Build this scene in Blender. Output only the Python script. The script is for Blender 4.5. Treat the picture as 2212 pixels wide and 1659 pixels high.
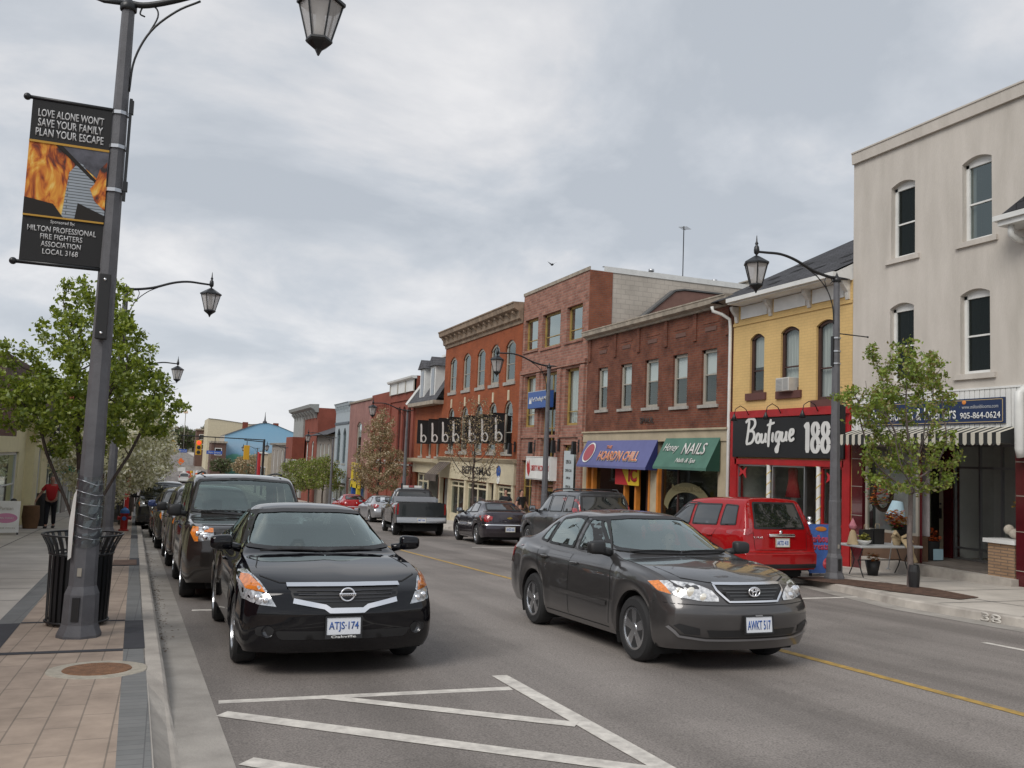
import bpy, bmesh, math, random
import numpy as np
from mathutils import Vector, Matrix
from mathutils.bvhtree import BVHTree
from mathutils.geometry import delaunay_2d_cdt
PI=math.pi; rad=math.radians
random.seed(7); NR=np.random.RandomState(11)
for o in list(bpy.data.objects): bpy.data.objects.remove(o)
sc=bpy.context.scene; col=sc.collection
# ---------------- camera ----------------
cam=bpy.data.cameras.new('camera'); co=bpy.data.objects.new('camera',cam); col.objects.link(co); sc.camera=co
roll,pitch,yaw=rad(2.29),rad(4.85),rad(21.1)
fw=Vector((math.sin(yaw)*math.cos(pitch),math.cos(yaw)*math.cos(pitch),math.sin(pitch)))
rt=Vector((math.cos(yaw),-math.sin(yaw),0)); up=rt.cross(fw)
r2=rt*math.cos(roll)+up*math.sin(roll); u2=-rt*math.sin(roll)+up*math.cos(roll)
m=Matrix((r2,u2,-fw)).transposed().to_4x4(); m.translation=Vector((0,0,1.62)); co.matrix_world=m
cam.sensor_width=36; cam.lens=36*1912/2212; cam.clip_end=6000; cam.clip_start=.05
sc.render.resolution_x=1024; sc.render.resolution_y=768
sc.view_settings.view_transform='Standard'; sc.view_settings.look='None'; sc.view_settings.exposure=0.46; sc.view_settings.gamma=1
# ---------------- sky and sun ----------------
SUN_EL,SUN_AZ=44,238        # azimuth measured clockwise from +Y
W=bpy.data.worlds.new('World'); sc.world=W; W.use_nodes=True
nt=W.node_tree; nt.nodes.clear(); N=nt.nodes.new; Lk=nt.links.new
def wmath(op,a,b=None,c=None):
    n=N('ShaderNodeMath'); n.operation=op
    for i,v in enumerate((a,b,c)):
        if v is None: continue
        if isinstance(v,(int,float)): n.inputs[i].default_value=v
        else: Lk(v,n.inputs[i])
    return n.outputs[0]
out=N('ShaderNodeOutputWorld'); bg=N('ShaderNodeBackground'); bg.inputs[1].default_value=.1
sky=N('ShaderNodeTexSky'); sky.sky_type='NISHITA'; sky.sun_disc=False; sky.sun_elevation=rad(SUN_EL); sky.sun_rotation=rad(SUN_AZ)
tc=N('ShaderNodeTexCoord'); sp=N('ShaderNodeSeparateXYZ'); Lk(tc.outputs['Generated'],sp.inputs[0])
zz=wmath('ADD',wmath('MAXIMUM',sp.outputs[2],0.0),.24)
cx=N('ShaderNodeCombineXYZ'); Lk(wmath('DIVIDE',sp.outputs[0],zz),cx.inputs[0]); Lk(wmath('DIVIDE',sp.outputs[1],zz),cx.inputs[1]); cx.inputs[2].default_value=3.3
def wnoise(scale,detail,rough,dist=0.,off=(0,0,0)):
    mp=N('ShaderNodeMapping'); mp.inputs['Location'].default_value=off; Lk(cx.outputs[0],mp.inputs[0])
    n=N('ShaderNodeTexNoise'); n.inputs['Scale'].default_value=scale; n.inputs['Detail'].default_value=detail
    n.inputs['Roughness'].default_value=rough; n.inputs['Distortion'].default_value=dist; Lk(mp.outputs[0],n.inputs['Vector']); return n.outputs[0]
n1=wnoise(1.35,8,.56,.35,(1.3,.4,0)); n2=wnoise(.42,3,.5,0,(4.2,2.2,1)); n3=wnoise(3.4,5,.55,.2,(0,0,5))
den=wmath('ADD',wmath('MULTIPLY',n1,.80),wmath('ADD',wmath('MULTIPLY',n2,.30),wmath('MULTIPLY',n3,.10)))
cr=N('ShaderNodeValToRGB'); Lk(den,cr.inputs[0]); E=cr.color_ramp.elements
E[0].position=.51; E[0].color=(.415,.445,.48,1); E[1].position=.72; E[1].color=(.745,.735,.725,1)
e=E.new(.58); e.color=(.49,.515,.545,1); e=E.new(.64); e.color=(.60,.605,.615,1)
# brighter towards the horizon
hz=N('ShaderNodeMapRange'); Lk(sp.outputs[2],hz.inputs[0]); hz.inputs[1].default_value=.0; hz.inputs[2].default_value=.22; hz.inputs[3].default_value=.55; hz.inputs[4].default_value=0
mh=N('ShaderNodeMixRGB'); Lk(hz.outputs[0],mh.inputs[0]); Lk(cr.outputs[0],mh.inputs[1]); mh.inputs[2].default_value=(.58,.61,.66,1)
mul=N('ShaderNodeMixRGB'); mul.blend_type='MULTIPLY'; mul.inputs[0].default_value=1; Lk(mh.outputs[0],mul.inputs[1]); mul.inputs[2].default_value=(9.0,9.0,9.1,1)
mx=N('ShaderNodeMixRGB'); mx.inputs[0].default_value=.93; Lk(sky.outputs[0],mx.inputs[1]); Lk(mul.outputs[0],mx.inputs[2])
Lk(mx.outputs[0],bg.inputs[0]); Lk(bg.outputs[0],out.inputs[0])
sd=bpy.data.lights.new('sun','SUN'); sd.energy=1.5; sd.angle=rad(32); sd.color=(1,.96,.90)
so=bpy.data.objects.new('sun',sd); col.objects.link(so)
az,el=rad(SUN_AZ),rad(SUN_EL); so.rotation_euler=Vector((-math.sin(az)*math.cos(el),-math.cos(az)*math.cos(el),-math.sin(el))).to_track_quat('-Z','Y').to_euler()
# ---------------- terrain profile ----------------
_KY=[-60,70,90,110,130,150,175,210,265,500,900,3000]; _KZ=[2.58,-3.01,-3.82,-4.42,-4.76,-4.85,-4.75,-4.4,-3.8,-2.4,-1.0,0]
def zr(y): return float(np.interp(y,_KY,_KZ))
def XL(y): return -.028*(min(max(y,-30),60)-5)           # left kerb line
def XR(y): return float(np.interp(y,[-40,8.8,11,12.6,14.9,60,140],[10.95,10.95,11.05,11.5,12.15,12.1,11.8]))
KH=.13
# ---------------- materials ----------------
MATS={}
def mat(name,color=(.5,.5,.5),rough=.6,metal=0,spec=.5,coat=0,var=0,vscale=3,bump=0,bscale=40,emit=None,vcol=None,stretch=None,alpha=None):
    if name in MATS: return MATS[name]
    M=bpy.data.materials.new(name); M.use_nodes=True; t=M.node_tree; P=t.nodes['Principled BSDF']
    P.inputs['Base Color'].default_value=(*color,1); P.inputs['Roughness'].default_value=rough; P.inputs['Metallic'].default_value=metal
    P.inputs['Specular IOR Level'].default_value=spec; P.inputs['Coat Weight'].default_value=coat; P.inputs['Coat Roughness'].default_value=.03
    if emit: P.inputs['Emission Color'].default_value=(*emit[0],1); P.inputs['Emission Strength'].default_value=emit[1]
    if alpha is not None: P.inputs['Alpha'].default_value=alpha
    if var or bump:
        tcn=t.nodes.new('ShaderNodeTexCoord'); mp=t.nodes.new('ShaderNodeMapping'); t.links.new(tcn.outputs['Object'],mp.inputs[0])
        if stretch: mp.inputs['Scale'].default_value=stretch
    if var:
        n=t.nodes.new('ShaderNodeTexNoise'); n.inputs['Scale'].default_value=vscale; n.inputs['Detail'].default_value=6; n.inputs['Roughness'].default_value=.6
        t.links.new(mp.outputs[0],n.inputs['Vector'])
        r=t.nodes.new('ShaderNodeValToRGB'); t.links.new(n.outputs[0],r.inputs[0])
        c2=vcol if vcol else tuple(max(0,c*(1-var)) for c in color); c1=tuple(min(1,c*(1+var*.6)) for c in color)
        r.color_ramp.elements[0].position=.3; r.color_ramp.elements[0].color=(*c2,1); r.color_ramp.elements[1].position=.68; r.color_ramp.elements[1].color=(*c1,1)
        t.links.new(r.outputs[0],P.inputs['Base Color'])
    if bump:
        n=t.nodes.new('ShaderNodeTexNoise'); n.inputs['Scale'].default_value=bscale; n.inputs['Detail'].default_value=4; t.links.new(mp.outputs[0],n.inputs['Vector'])
        b=t.nodes.new('ShaderNodeBump'); b.inputs['Strength'].default_value=bump; b.inputs['Distance'].default_value=.02; t.links.new(n.outputs[0],b.inputs['Height']); t.links.new(b.outputs[0],P.inputs['Normal'])
    MATS[name]=M; return M
def brick(name,c1,c2,mortar,bw=.23,rh=.078,ms=.012,var=.35,offs=.5,rough=.85,vs=1.3,bump=.3,dark=None,axes='xz'):
    if name in MATS: return MATS[name]
    M=bpy.data.materials.new(name); M.use_nodes=True; t=M.node_tree; P=t.nodes['Principled BSDF']; P.inputs['Roughness'].default_value=rough; P.inputs['Specular IOR Level'].default_value=.25
    tcn=t.nodes.new('ShaderNodeTexCoord'); s=t.nodes.new('ShaderNodeSeparateXYZ'); t.links.new(tcn.outputs['Object'],s.inputs[0])
    c=t.nodes.new('ShaderNodeCombineXYZ')
    if axes=='xz':
        a=t.nodes.new('ShaderNodeMath'); a.operation='ADD'; t.links.new(s.outputs[0],a.inputs[0]); t.links.new(s.outputs[1],a.inputs[1]); t.links.new(a.outputs[0],c.inputs[0]); t.links.new(s.outputs[2],c.inputs[1])
    elif axes=='yx': t.links.new(s.outputs[1],c.inputs[0]); t.links.new(s.outputs[0],c.inputs[1])
    else: t.links.new(s.outputs[0],c.inputs[0]); t.links.new(s.outputs[1],c.inputs[1])
    b=t.nodes.new('ShaderNodeTexBrick'); t.links.new(c.outputs[0],b.inputs['Vector']); b.offset=offs
    b.inputs['Color1'].default_value=(*c1,1); b.inputs['Color2'].default_value=(*c2,1); b.inputs['Mortar'].default_value=(*mortar,1)
    b.inputs['Scale'].default_value=1; b.inputs['Brick Width'].default_value=bw; b.inputs['Row Height'].default_value=rh; b.inputs['Mortar Size'].default_value=ms; b.inputs['Mortar Smooth'].default_value=.3; b.inputs['Bias'].default_value=0
    n=t.nodes.new('ShaderNodeTexNoise'); n.inputs['Scale'].default_value=vs; n.inputs['Detail'].default_value=8; n.inputs['Roughness'].default_value=.65; t.links.new(tcn.outputs['Object'],n.inputs['Vector'])
    r=t.nodes.new('ShaderNodeValToRGB'); t.links.new(n.outputs[0],r.inputs[0]); d=dark or (1-var,)*3
    r.color_ramp.elements[0].position=.3; r.color_ramp.elements[0].color=(*d,1); r.color_ramp.elements[1].position=.65; r.color_ramp.elements[1].color=(1.12,1.12,1.12,1)
    x=t.nodes.new('ShaderNodeMixRGB'); x.blend_type='MULTIPLY'; x.inputs[0].default_value=1; t.links.new(b.outputs[0],x.inputs[1]); t.links.new(r.outputs[0],x.inputs[2]); t.links.new(x.outputs[0],P.inputs['Base Color'])
    if bump:
        bp=t.nodes.new('ShaderNodeBump'); bp.inputs['Strength'].default_value=bump; bp.inputs['Distance'].default_value=.01; bp.invert=True; t.links.new(b.outputs['Fac'],bp.inputs['Height']); t.links.new(bp.outputs[0],P.inputs['Normal'])
    MATS[name]=M; return M
def glassmat(name,tint=(.75,.82,.8),trans=.75,rough=.02,dark=(.02,.025,.025),base=.02,gain=1.25):
    if name in MATS: return MATS[name]
    M=bpy.data.materials.new(name); M.use_nodes=True; t=M.node_tree; t.nodes.clear(); n=t.nodes.new
    o=n('ShaderNodeOutputMaterial'); tr=n('ShaderNodeBsdfTransparent'); tr.inputs[0].default_value=(*tint,1)
    df=n('ShaderNodeBsdfDiffuse'); df.inputs[0].default_value=(*dark,1)
    m1=n('ShaderNodeMixShader'); m1.inputs[0].default_value=trans; t.links.new(df.outputs[0],m1.inputs[1]); t.links.new(tr.outputs[0],m1.inputs[2])
    g=n('ShaderNodeBsdfGlossy'); g.inputs['Roughness'].default_value=rough; g.inputs[0].default_value=(.84,.95,.92,1)
    lw=n('ShaderNodeLayerWeight'); lw.inputs[0].default_value=.5
    pw=n('ShaderNodeMath'); pw.operation='POWER'; pw.inputs[1].default_value=4.5; t.links.new(lw.outputs['Facing'],pw.inputs[0])
    mp=n('ShaderNodeMath'); mp.operation='MULTIPLY_ADD'; mp.inputs[1].default_value=gain; mp.inputs[2].default_value=base+.04; mp.use_clamp=True; t.links.new(pw.outputs[0],mp.inputs[0])
    m2=n('ShaderNodeMixShader'); t.links.new(mp.outputs[0],m2.inputs[0]); t.links.new(m1.outputs[0],m2.inputs[1]); t.links.new(g.outputs[0],m2.inputs[2]); t.links.new(m2.outputs[0],o.inputs[0])
    MATS[name]=M; return M
def paint(name,c,rough=.32,metal=.5,coat=1.,dust=1.): 
    if name in MATS: return MATS[name]
    M=mat(name,c,rough,metal,.5,coat); t=M.node_tree; P=t.nodes['Principled BSDF']; n=t.nodes.new; P.inputs['Coat IOR'].default_value=1.5
    tc_=n('ShaderNodeTexCoord'); z=n('ShaderNodeTexNoise'); z.inputs['Scale'].default_value=2.2; z.inputs['Detail'].default_value=7; z.inputs['Roughness'].default_value=.65; t.links.new(tc_.outputs['Object'],z.inputs[0])
    sp_=n('ShaderNodeSeparateXYZ'); t.links.new(tc_.outputs['Object'],sp_.inputs[0]); lo=n('ShaderNodeMapRange'); t.links.new(sp_.outputs[2],lo.inputs[0]); lo.inputs[1].default_value=.2; lo.inputs[2].default_value=.75; lo.inputs[3].default_value=.14*dust; lo.inputs[4].default_value=.012*dust; P.inputs['Specular IOR Level'].default_value=.5 if metal>0 else 0
    r=n('ShaderNodeMath'); r.operation='MULTIPLY'; t.links.new(z.outputs[0],r.inputs[0]); t.links.new(lo.outputs[0],r.inputs[1])
    x=n('ShaderNodeMixRGB'); x.inputs[1].default_value=(*c,1); x.inputs[2].default_value=(.24,.215,.19,1); t.links.new(r.outputs[0],x.inputs[0]); t.links.new(x.outputs[0],P.inputs['Base Color'])
    a=n('ShaderNodeMath'); a.operation='MULTIPLY_ADD'; t.links.new(r.outputs[0],a.inputs[0]); a.inputs[1].default_value=.6; a.inputs[2].default_value=.02; t.links.new(a.outputs[0],P.inputs['Coat Roughness']); return M
# ---------------- object helpers ----------------
def link(o,parent=None):
    col.objects.link(o)
    if parent is not None: o.parent=parent
    return o
def tag(o,label=None,cat=None,group=None,kind=None):
    if label: o['label']=label
    if cat: o['category']=cat
    if group: o['group']=group
    if kind: o['kind']=kind
    return o
def thing(name,label,cat,loc=(0,0,0),rz=0,group=None,rx=0):
    o=bpy.data.objects.new(name,None); o.empty_display_size=.1; link(o); o.location=loc; o.rotation_euler=(rx,0,rz); return tag(o,label,cat,group)
def kids(o): return [c for c in bpy.data.objects if c.parent==o]
def copy_tree(o,parent=None,childs=None):
    if childs is None:
        childs={}
        for c in bpy.data.objects:
            if c.parent: childs.setdefault(c.parent.name,[]).append(c)
    c=o.copy(); col.objects.link(c); c.parent=parent
    for ch in childs.get(o.name,[]): copy_tree(ch,c,childs)
    return c
class MB:
    def __init__(s): s.v=[];s.f=[];s.m=[];s.mi=0
    def add(s,vs,fs):
        b=len(s.v); s.v+=[tuple(v) for v in vs]; s.f+=[tuple(i+b for i in f) for f in fs]; s.m+=[s.mi]*len(fs); return s
    def box(s,x0,x1,y0,y1,z0,z1,tx=0,ty=0):
        v=[(x0,y0,z0),(x1,y0,z0),(x1,y1,z0),(x0,y1,z0),(x0+tx,y0+ty,z1),(x1-tx,y0+ty,z1),(x1-tx,y1-ty,z1),(x0+tx,y1-ty,z1)]
        return s.add(v,[(0,3,2,1),(4,5,6,7),(0,1,5,4),(1,2,6,5),(2,3,7,6),(3,0,4,7)])
    def rbox(s,x0,x1,y0,y1,z0,z1,r=.02):
        bm=bmesh.new(); bmesh.ops.create_cube(bm,size=1)
        for v in bm.verts: v.co=Vector(((x0+x1)/2+v.co.x*(x1-x0),(y0+y1)/2+v.co.y*(y1-y0),(z0+z1)/2+v.co.z*(z1-z0)))
        bmesh.ops.bevel(bm,geom=bm.edges[:],offset=r,segments=3,profile=.5,affect='EDGES')
        bm.verts.index_update(); s.add([v.co[:] for v in bm.verts],[[v.index for v in f.verts] for f in bm.faces]); bm.free(); return s
    def quad(s,a,b,c,d): return s.add([a,b,c,d],[(0,1,2,3)])
    def prism(s,pts,axis,a0,a1):  # polygon extruded; axis 'y': pts (x,z); 'x': pts (y,z); 'z': pts (x,y)
        def P(p,a): return {'y':(p[0],a,p[1]),'x':(a,p[0],p[1]),'z':(p[0],p[1],a)}[axis]
        n=len(pts); v=[P(p,a0) for p in pts]+[P(p,a1) for p in pts]
        return s.add(v,[tuple(range(n)),tuple(range(2*n-1,n-1,-1))]+[(i,(i+1)%n,n+(i+1)%n,n+i) for i in range(n)])
    def tube(s,path,r,n=8,cap=True):
        path=[Vector(p) for p in path]; k=len(path); rr=r if isinstance(r,(list,tuple)) else [r]*k
        vs=[];u=None
        for i,p in enumerate(path):
            t=(path[min(i+1,k-1)]-path[max(i-1,0)])
            t=t.normalized() if t.length>1e-9 else Vector((0,0,1))
            if u is None: u=t.orthogonal().normalized()
            u=(u-t*u.dot(t)); u=u.normalized() if u.length>1e-6 else t.orthogonal().normalized()
            w=t.cross(u)
            for j in range(n):
                a=2*PI*j/n; vs.append(tuple(p+u*math.cos(a)*rr[i]+w*math.sin(a)*rr[i]))
        fs=[(i*n+j,i*n+(j+1)%n,(i+1)*n+(j+1)%n,(i+1)*n+j) for i in range(k-1) for j in range(n)]
        if cap: fs+=[tuple(range(n-1,-1,-1)),tuple((k-1)*n+j for j in range(n))]
        return s.add(vs,fs)
    def lathe(s,prof,n=16,c=(0,0,0),axis='z',rot=0,a0=0,a1=2*PI):
        k=len(prof); full=abs(a1-a0-2*PI)<1e-6; m=n if full else n+1; vs=[]
        for (r,h) in prof:
            for j in range(m):
                a=rot+a0+(a1-a0)*j/n; q=(r*math.cos(a),r*math.sin(a),h)
                if axis=='x': q=(q[2],q[0],q[1])
                elif axis=='y': q=(q[0],q[2],q[1])
                vs.append((c[0]+q[0],c[1]+q[1],c[2]+q[2]))
        fs=[(i*m+j,i*m+(j+1)%m,(i+1)*m+(j+1)%m,(i+1)*m+j) for i in range(k-1) for j in range(n)]
        return s.add(vs,fs)
    def ball(s,c,r,n=12,k=8):
        r=r if isinstance(r,(tuple,list)) else (r,r,r)
        vs=[(c[0]+r[0]*math.sin(PI*i/k)*math.cos(2*PI*j/n),c[1]+r[1]*math.sin(PI*i/k)*math.sin(2*PI*j/n),c[2]+r[2]*math.cos(PI*i/k)) for i in range(k+1) for j in range(n)]
        return s.add(vs,[(i*n+j,(i+1)*n+j,(i+1)*n+(j+1)%n,i*n+(j+1)%n) for i in range(k) for j in range(n)])
    def build(s,name,mats,parent=None,smooth=False,fix=True,auto=None):
        me=bpy.data.meshes.new(name); me.from_pydata(s.v,[],s.f)
        for m_ in (mats if isinstance(mats,(list,tuple)) else [mats]): me.materials.append(m_)
        me.polygons.foreach_set('material_index',s.m)
        if smooth: me.polygons.foreach_set('use_smooth',[True]*len(me.polygons))
        if fix:
            bm=bmesh.new(); bm.from_mesh(me); bmesh.ops.remove_doubles(bm,verts=bm.verts[:],dist=1e-5); bmesh.ops.recalc_face_normals(bm,faces=bm.faces[:]); bm.to_mesh(me); bm.free()
        if auto: me.set_sharp_from_angle(angle=rad(auto))
        o=bpy.data.objects.new(name,me); return link(o,parent)
def textmesh(s,w,h,bold=0,shear=0,extrude=.004,space=1.):
    c=bpy.data.curves.new('lettering','FONT'); c.body=s; c.offset=bold; c.shear=shear; c.extrude=0; c.space_character=space; c.align_x='CENTER'; c.resolution_u=3; c.space_line=.85
    o=bpy.data.objects.new('lettering',c); col.objects.link(o); bpy.context.view_layer.update()
    me=bpy.data.meshes.new_from_object(o); bpy.data.objects.remove(o)
    n=len(me.vertices); a=np.empty(n*3); me.vertices.foreach_get('co',a); a=a.reshape(-1,3)
    mn,mxx=a.min(0),a.max(0); cc=(mn+mxx)/2
    sx=(w/(mxx[0]-mn[0])) if w else None; sz=(h/(mxx[1]-mn[1])) if h else sx
    if sx is None: sx=sz
    b=np.zeros_like(a); b[:,0]=(a[:,0]-cc[0])*sx; b[:,2]=(a[:,1]-cc[1])*sz
    me.vertices.foreach_set('co',b.ravel()); me.update()
    if extrude:
        bm=bmesh.new(); bm.from_mesh(me); r=bmesh.ops.extrude_face_region(bm,geom=bm.faces[:]); 
        for v in [g for g in r['geom'] if isinstance(g,bmesh.types.BMVert)]: v.co.y-=extrude
        bmesh.ops.recalc_face_normals(bm,faces=bm.faces[:]); bm.to_mesh(me); bm.free()
    return me
def text(s,w,h,m_,parent,loc=(0,0,0),rot=(0,0,0),name='lettering',**k):
    me=textmesh(s,w,h,**k); me.materials.clear(); me.materials.append(m_); me.polygons.foreach_set('material_index',[0]*len(me.polygons))
    o=bpy.data.objects.new(name,me); link(o,parent); o.location=loc; o.rotation_euler=rot; return o
# common materials
m_white=mat('white_paint',(.72,.72,.70),.5,var=.12,vscale=2)
m_cream=mat('cream_paint',(.60,.53,.38),.55,var=.12)
m_dark=mat('dark_interior',(.012,.012,.012),.9)
m_black=mat('black_metal',(.014,.015,.017),.38,spec=.5)
m_rub=mat('black_rubber',(.012,.012,.013),.75,bump=.2,bscale=200)
m_plast=mat('black_plastic',(.02,.02,.021),.5)
m_chrome=mat('chrome',(.92,.92,.94),.20,1)
m_alu=mat('brushed_aluminium',(.52,.53,.55),.32,.9)
m_stone=mat('stone_sill',(.36,.34,.31),.85,var=.25,vscale=6)
m_glass=glassmat('window_glass',(.80,.84,.84),.90,base=.05); m_skyg=glassmat('sky_reflecting_glass',(.6,.66,.66),.8,base=.30)
m_darkg=glassmat('dark_sash_glass',(.35,.37,.38),.6,base=-.02); m_sglass=glassmat('shop_glass',(.8,.85,.83),.88)
m_curt=mat('curtain_fabric',(.60,.60,.56),.9,var=.3,vscale=3,stretch=(14,14,.4))
m_blind=mat('blind',(.80,.80,.78),.8)
# ================= CARS =================
def cr_spline(pts,counts):
    P=[Vector(p) for p in pts]; outp=[]
    for i in range(len(P)-1):
        p0=P[i-1] if i>0 else P[i]*2-P[i+1]; p1,p2=P[i],P[i+1]; p3=P[i+2] if i+2<len(P) else P[i+1]*2-P[i]
        for k in range(counts[i]):
            t=k/counts[i]; outp.append(.5*((2*p1)+(p2-p0)*t+(2*p0-5*p1+4*p2-p3)*t*t+(3*p1-p0-3*p2+p3)*t**3))
    outp.append(P[-1]); return outp
def smooth_interp(kn,y):
    xs=[k[0] for k in kn]; vs=[k[1] for k in kn]
    if y<=xs[0]: return vs[0]
    if y>=xs[-1]: return vs[-1]
    i=max(j for j in range(len(xs)-1) if xs[j]<=y); h=xs[i+1]-xs[i]; t=(y-xs[i])/h
    d=[(vs[j+1]-vs[j])/(xs[j+1]-xs[j]) for j in range(len(xs)-1)]
    def tg(j):
        if j==0: return d[0]
        if j==len(xs)-1: return d[-1]
        if d[j-1]*d[j]<=0: return 0
        return 2*d[j-1]*d[j]/(d[j-1]+d[j])
    m0,m1=tg(i),tg(i+1)
    return (2*t**3-3*t*t+1)*vs[i]+(t**3-2*t*t+t)*h*m0+(-2*t**3+3*t*t)*vs[i+1]+(t**3-t*t)*h*m1
def sstep(t): t=min(1,max(0,t)); return t*t*(3-2*t)
class Shell:
    def __init__(s,S):
        s.S=S; L,W,H=S['L'],S['W'],S['H']; ax=S['ax']; R=S['R']; AR=S.get('AR',R+.06)
        ff=lambda x,z: smooth_interp(S['yf'],z)+S.get('cf',.22)*(abs(x)/(W/2))**2.4
        fr=lambda x,z: smooth_interp(S['yr'],z)+S.get('cr',.12)*(abs(x)/(W/2))**2.6
        LF=.85
        ys=set([0,.015,.04,.08,.13]); y=.18
        st=S.get('step',.05)
        while y<L-.15: ys.add(round(y,4)); y+=st
        for d in (0,.015,.04,.08,.13): ys.add(L-d)
        ys=sorted(ys)
        def bottom(y):
            z=smooth_interp(S['bot'],y)
            for a in ax:
                d=abs(y-a)
                if d<AR: z=max(z,R+math.sqrt(AR*AR-d*d))
            return z
        def sect(y,ya):
            w=W/2*smooth_interp(S['wf'],y); z0=bottom(ya); zb=smooth_interp(S['belt'],y); zt=smooth_interp(S['top'],y)
            zb=min(zb,zt-.012); z0=min(z0,zb-.06)
            c=sstep((zt-zb-.06)/(H-zb-.16)); Wr=S['Wr']
            fl=0.0
            for a in ax: fl=max(fl,S.get('flare',.012)*max(0,1-((ya-a)/(AR+.16))**2))
            h=zb-z0; tuck=S.get('tuck',.05)*(1 if z0<.4 else .3)
            P0=(w-tuck,z0); P1=(w-.012+fl,z0+.16*h); P2=(w+fl,z0+.45*h); P3=(w-.014+fl*.5,z0+.76*h); P3b=(w-.035,z0+.9*h); P4=(w-S.get('sh',.08),zb)
            P6=((1-c)*(.84*w)+c*Wr,(1-c)*(zb+(zt-zb)*.55)+c*(zt-.075))
            P5=((P4[0]+P6[0])/2+.018*c,(P4[1]+P6[1])/2+.01)
            P7=((1-c)*.48*w+c*Wr*.70,zt-.014-.006*c)
            return cr_spline([P0,P1,P2,P3,P3b,P4,P5,P6,P7,(0,zt)],[4,6,5,3,3,7,7,5,7] if st<.06 else [2,3,2,1,1,3,3,2,3])
        grid=[]
        for Y in ys:
            kf=max(0,1-Y/LF)**2; kr=max(0,1-(L-Y)/.6)**2
            ya=Y+ff(W/2*.93,.35)*kf-fr(W/2*.93,.35)*kr
            ring=[]
            for p in sect(Y,ya):
                ring.append(Vector((p[0],Y+ff(p[0],p[1])*kf-fr(p[0],p[1])*kr-L/2,p[1])))
            grid.append(ring)
        s.grid=grid; n=len(grid[0]); vs=[];fs=[]
        def ring_full(r): return [(-p.x,p.y,p.z) for p in r]+[tuple(p) for p in reversed(r[:-1])]
        # lip row inward at the bottom edge
        rows=[]
        for i,r in enumerate(grid):
            lip=Vector((r[0].x-.05,r[0].y,r[0].z+.004)); lip2=Vector((r[0].x-.07,r[0].y,r[0].z+.05)); rows.append(ring_full([lip2,lip]+list(r)))
        mm=len(rows[0])
        for r in rows: vs+=r
        for i in range(len(rows)-1):
            for j in range(mm-1): fs.append((i*mm+j,(i+1)*mm+j,(i+1)*mm+j+1,i*mm+j+1))
        # caps
        for end in (0,len(grid)-1):
            r=grid[end]; NX=28; base=len(vs)
            for p in r:
                for k in range(NX+1):
                    x=p.x*(1-2*k/NX)*-1; 
                    yv=(ff(x,p.z)-L/2) if end==0 else (L/2-fr(x,p.z)); vs.append((x,yv,p.z))
            for a in range(n-1):
                for k in range(NX):
                    q=(base+a*(NX+1)+k,base+a*(NX+1)+k+1,base+(a+1)*(NX+1)+k+1,base+(a+1)*(NX+1)+k); fs.append(q)
        me=bpy.data.meshes.new('body'); me.from_pydata(vs,[],fs)
        bm=bmesh.new(); bm.from_mesh(me); bmesh.ops.remove_doubles(bm,verts=bm.verts[:],dist=2e-4); bmesh.ops.recalc_face_normals(bm,faces=bm.faces[:])
        s.bm=bm; s.me=me; s.bvh=BVHTree.FromBMesh(bm)
    AX={'F':(Vector((0,-1,0)),lambda a,b:Vector((a,-9,b)),Vector((0,1,0))),'B':(Vector((0,1,0)),lambda a,b:Vector((a,9,b)),Vector((0,-1,0))),
        'L':(Vector((-1,0,0)),lambda a,b:Vector((-9,a,b)),Vector((1,0,0))),'R':(Vector((1,0,0)),lambda a,b:Vector((9,a,b)),Vector((-1,0,0))),'T':(Vector((0,0,1)),lambda a,b:Vector((a,b,9)),Vector((0,0,-1)))}
    def hit(s,ax,a,b,off):
        _,st,d=s.AX[ax]; p,nm,_i,_d=s.bvh.ray_cast(st(a,b),d)
        if p is None:
            o=st(a,b)+d*8.0; p,nm,_i,_d=s.bvh.find_nearest(o)
        if nm.dot(d)>0: nm=-nm
        return p+nm*off
    def drape(s,mb,ax,poly,off=.004,res=.05,inner=None,rnd=0):
        def dens(P):
            Q=[]
            for i in range(len(P)):
                a,b=Vector(P[i]),Vector(P[(i+1)%len(P)]); k=max(1,int((b-a).length/res))
                Q+=[a.lerp(b,t/k) for t in range(k)]
            return Q
        poly=chaikin(poly,rnd); P=dens(poly); n=len(P); edges=[(i,(i+1)%n) for i in range(n)]; loops=list(P)
        if inner:
            I=dens(chaikin(inner,rnd)); b=len(loops); loops+=I; edges+=[(b+i,b+(i+1)%len(I)) for i in range(len(I))]
        xs=[p.x for p in P]; zs=[p.y for p in P]
        x=min(xs)+res
        if not inner:
            while x<max(xs):
                z=min(zs)+res
                while z<max(zs):
                    if inpoly(x,z,P) and all((Vector((x,z))-q).length>res*.4 for q in P): loops.append(Vector((x,z)))
                    z+=res
                x+=res
        vo,_,fo,_,_,_=delaunay_2d_cdt(loops,edges,[],0,1e-6)
        fs=[]
        for f in fo:
            c=sum((vo[i] for i in f),Vector((0,0)))/len(f)
            if not inpoly(c.x,c.y,P): continue
            if inner and inpoly(c.x,c.y,I): continue
            fs.append(f)
        mb.add([s.hit(ax,v.x,v.y,off) for v in vo],fs); return mb
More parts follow.
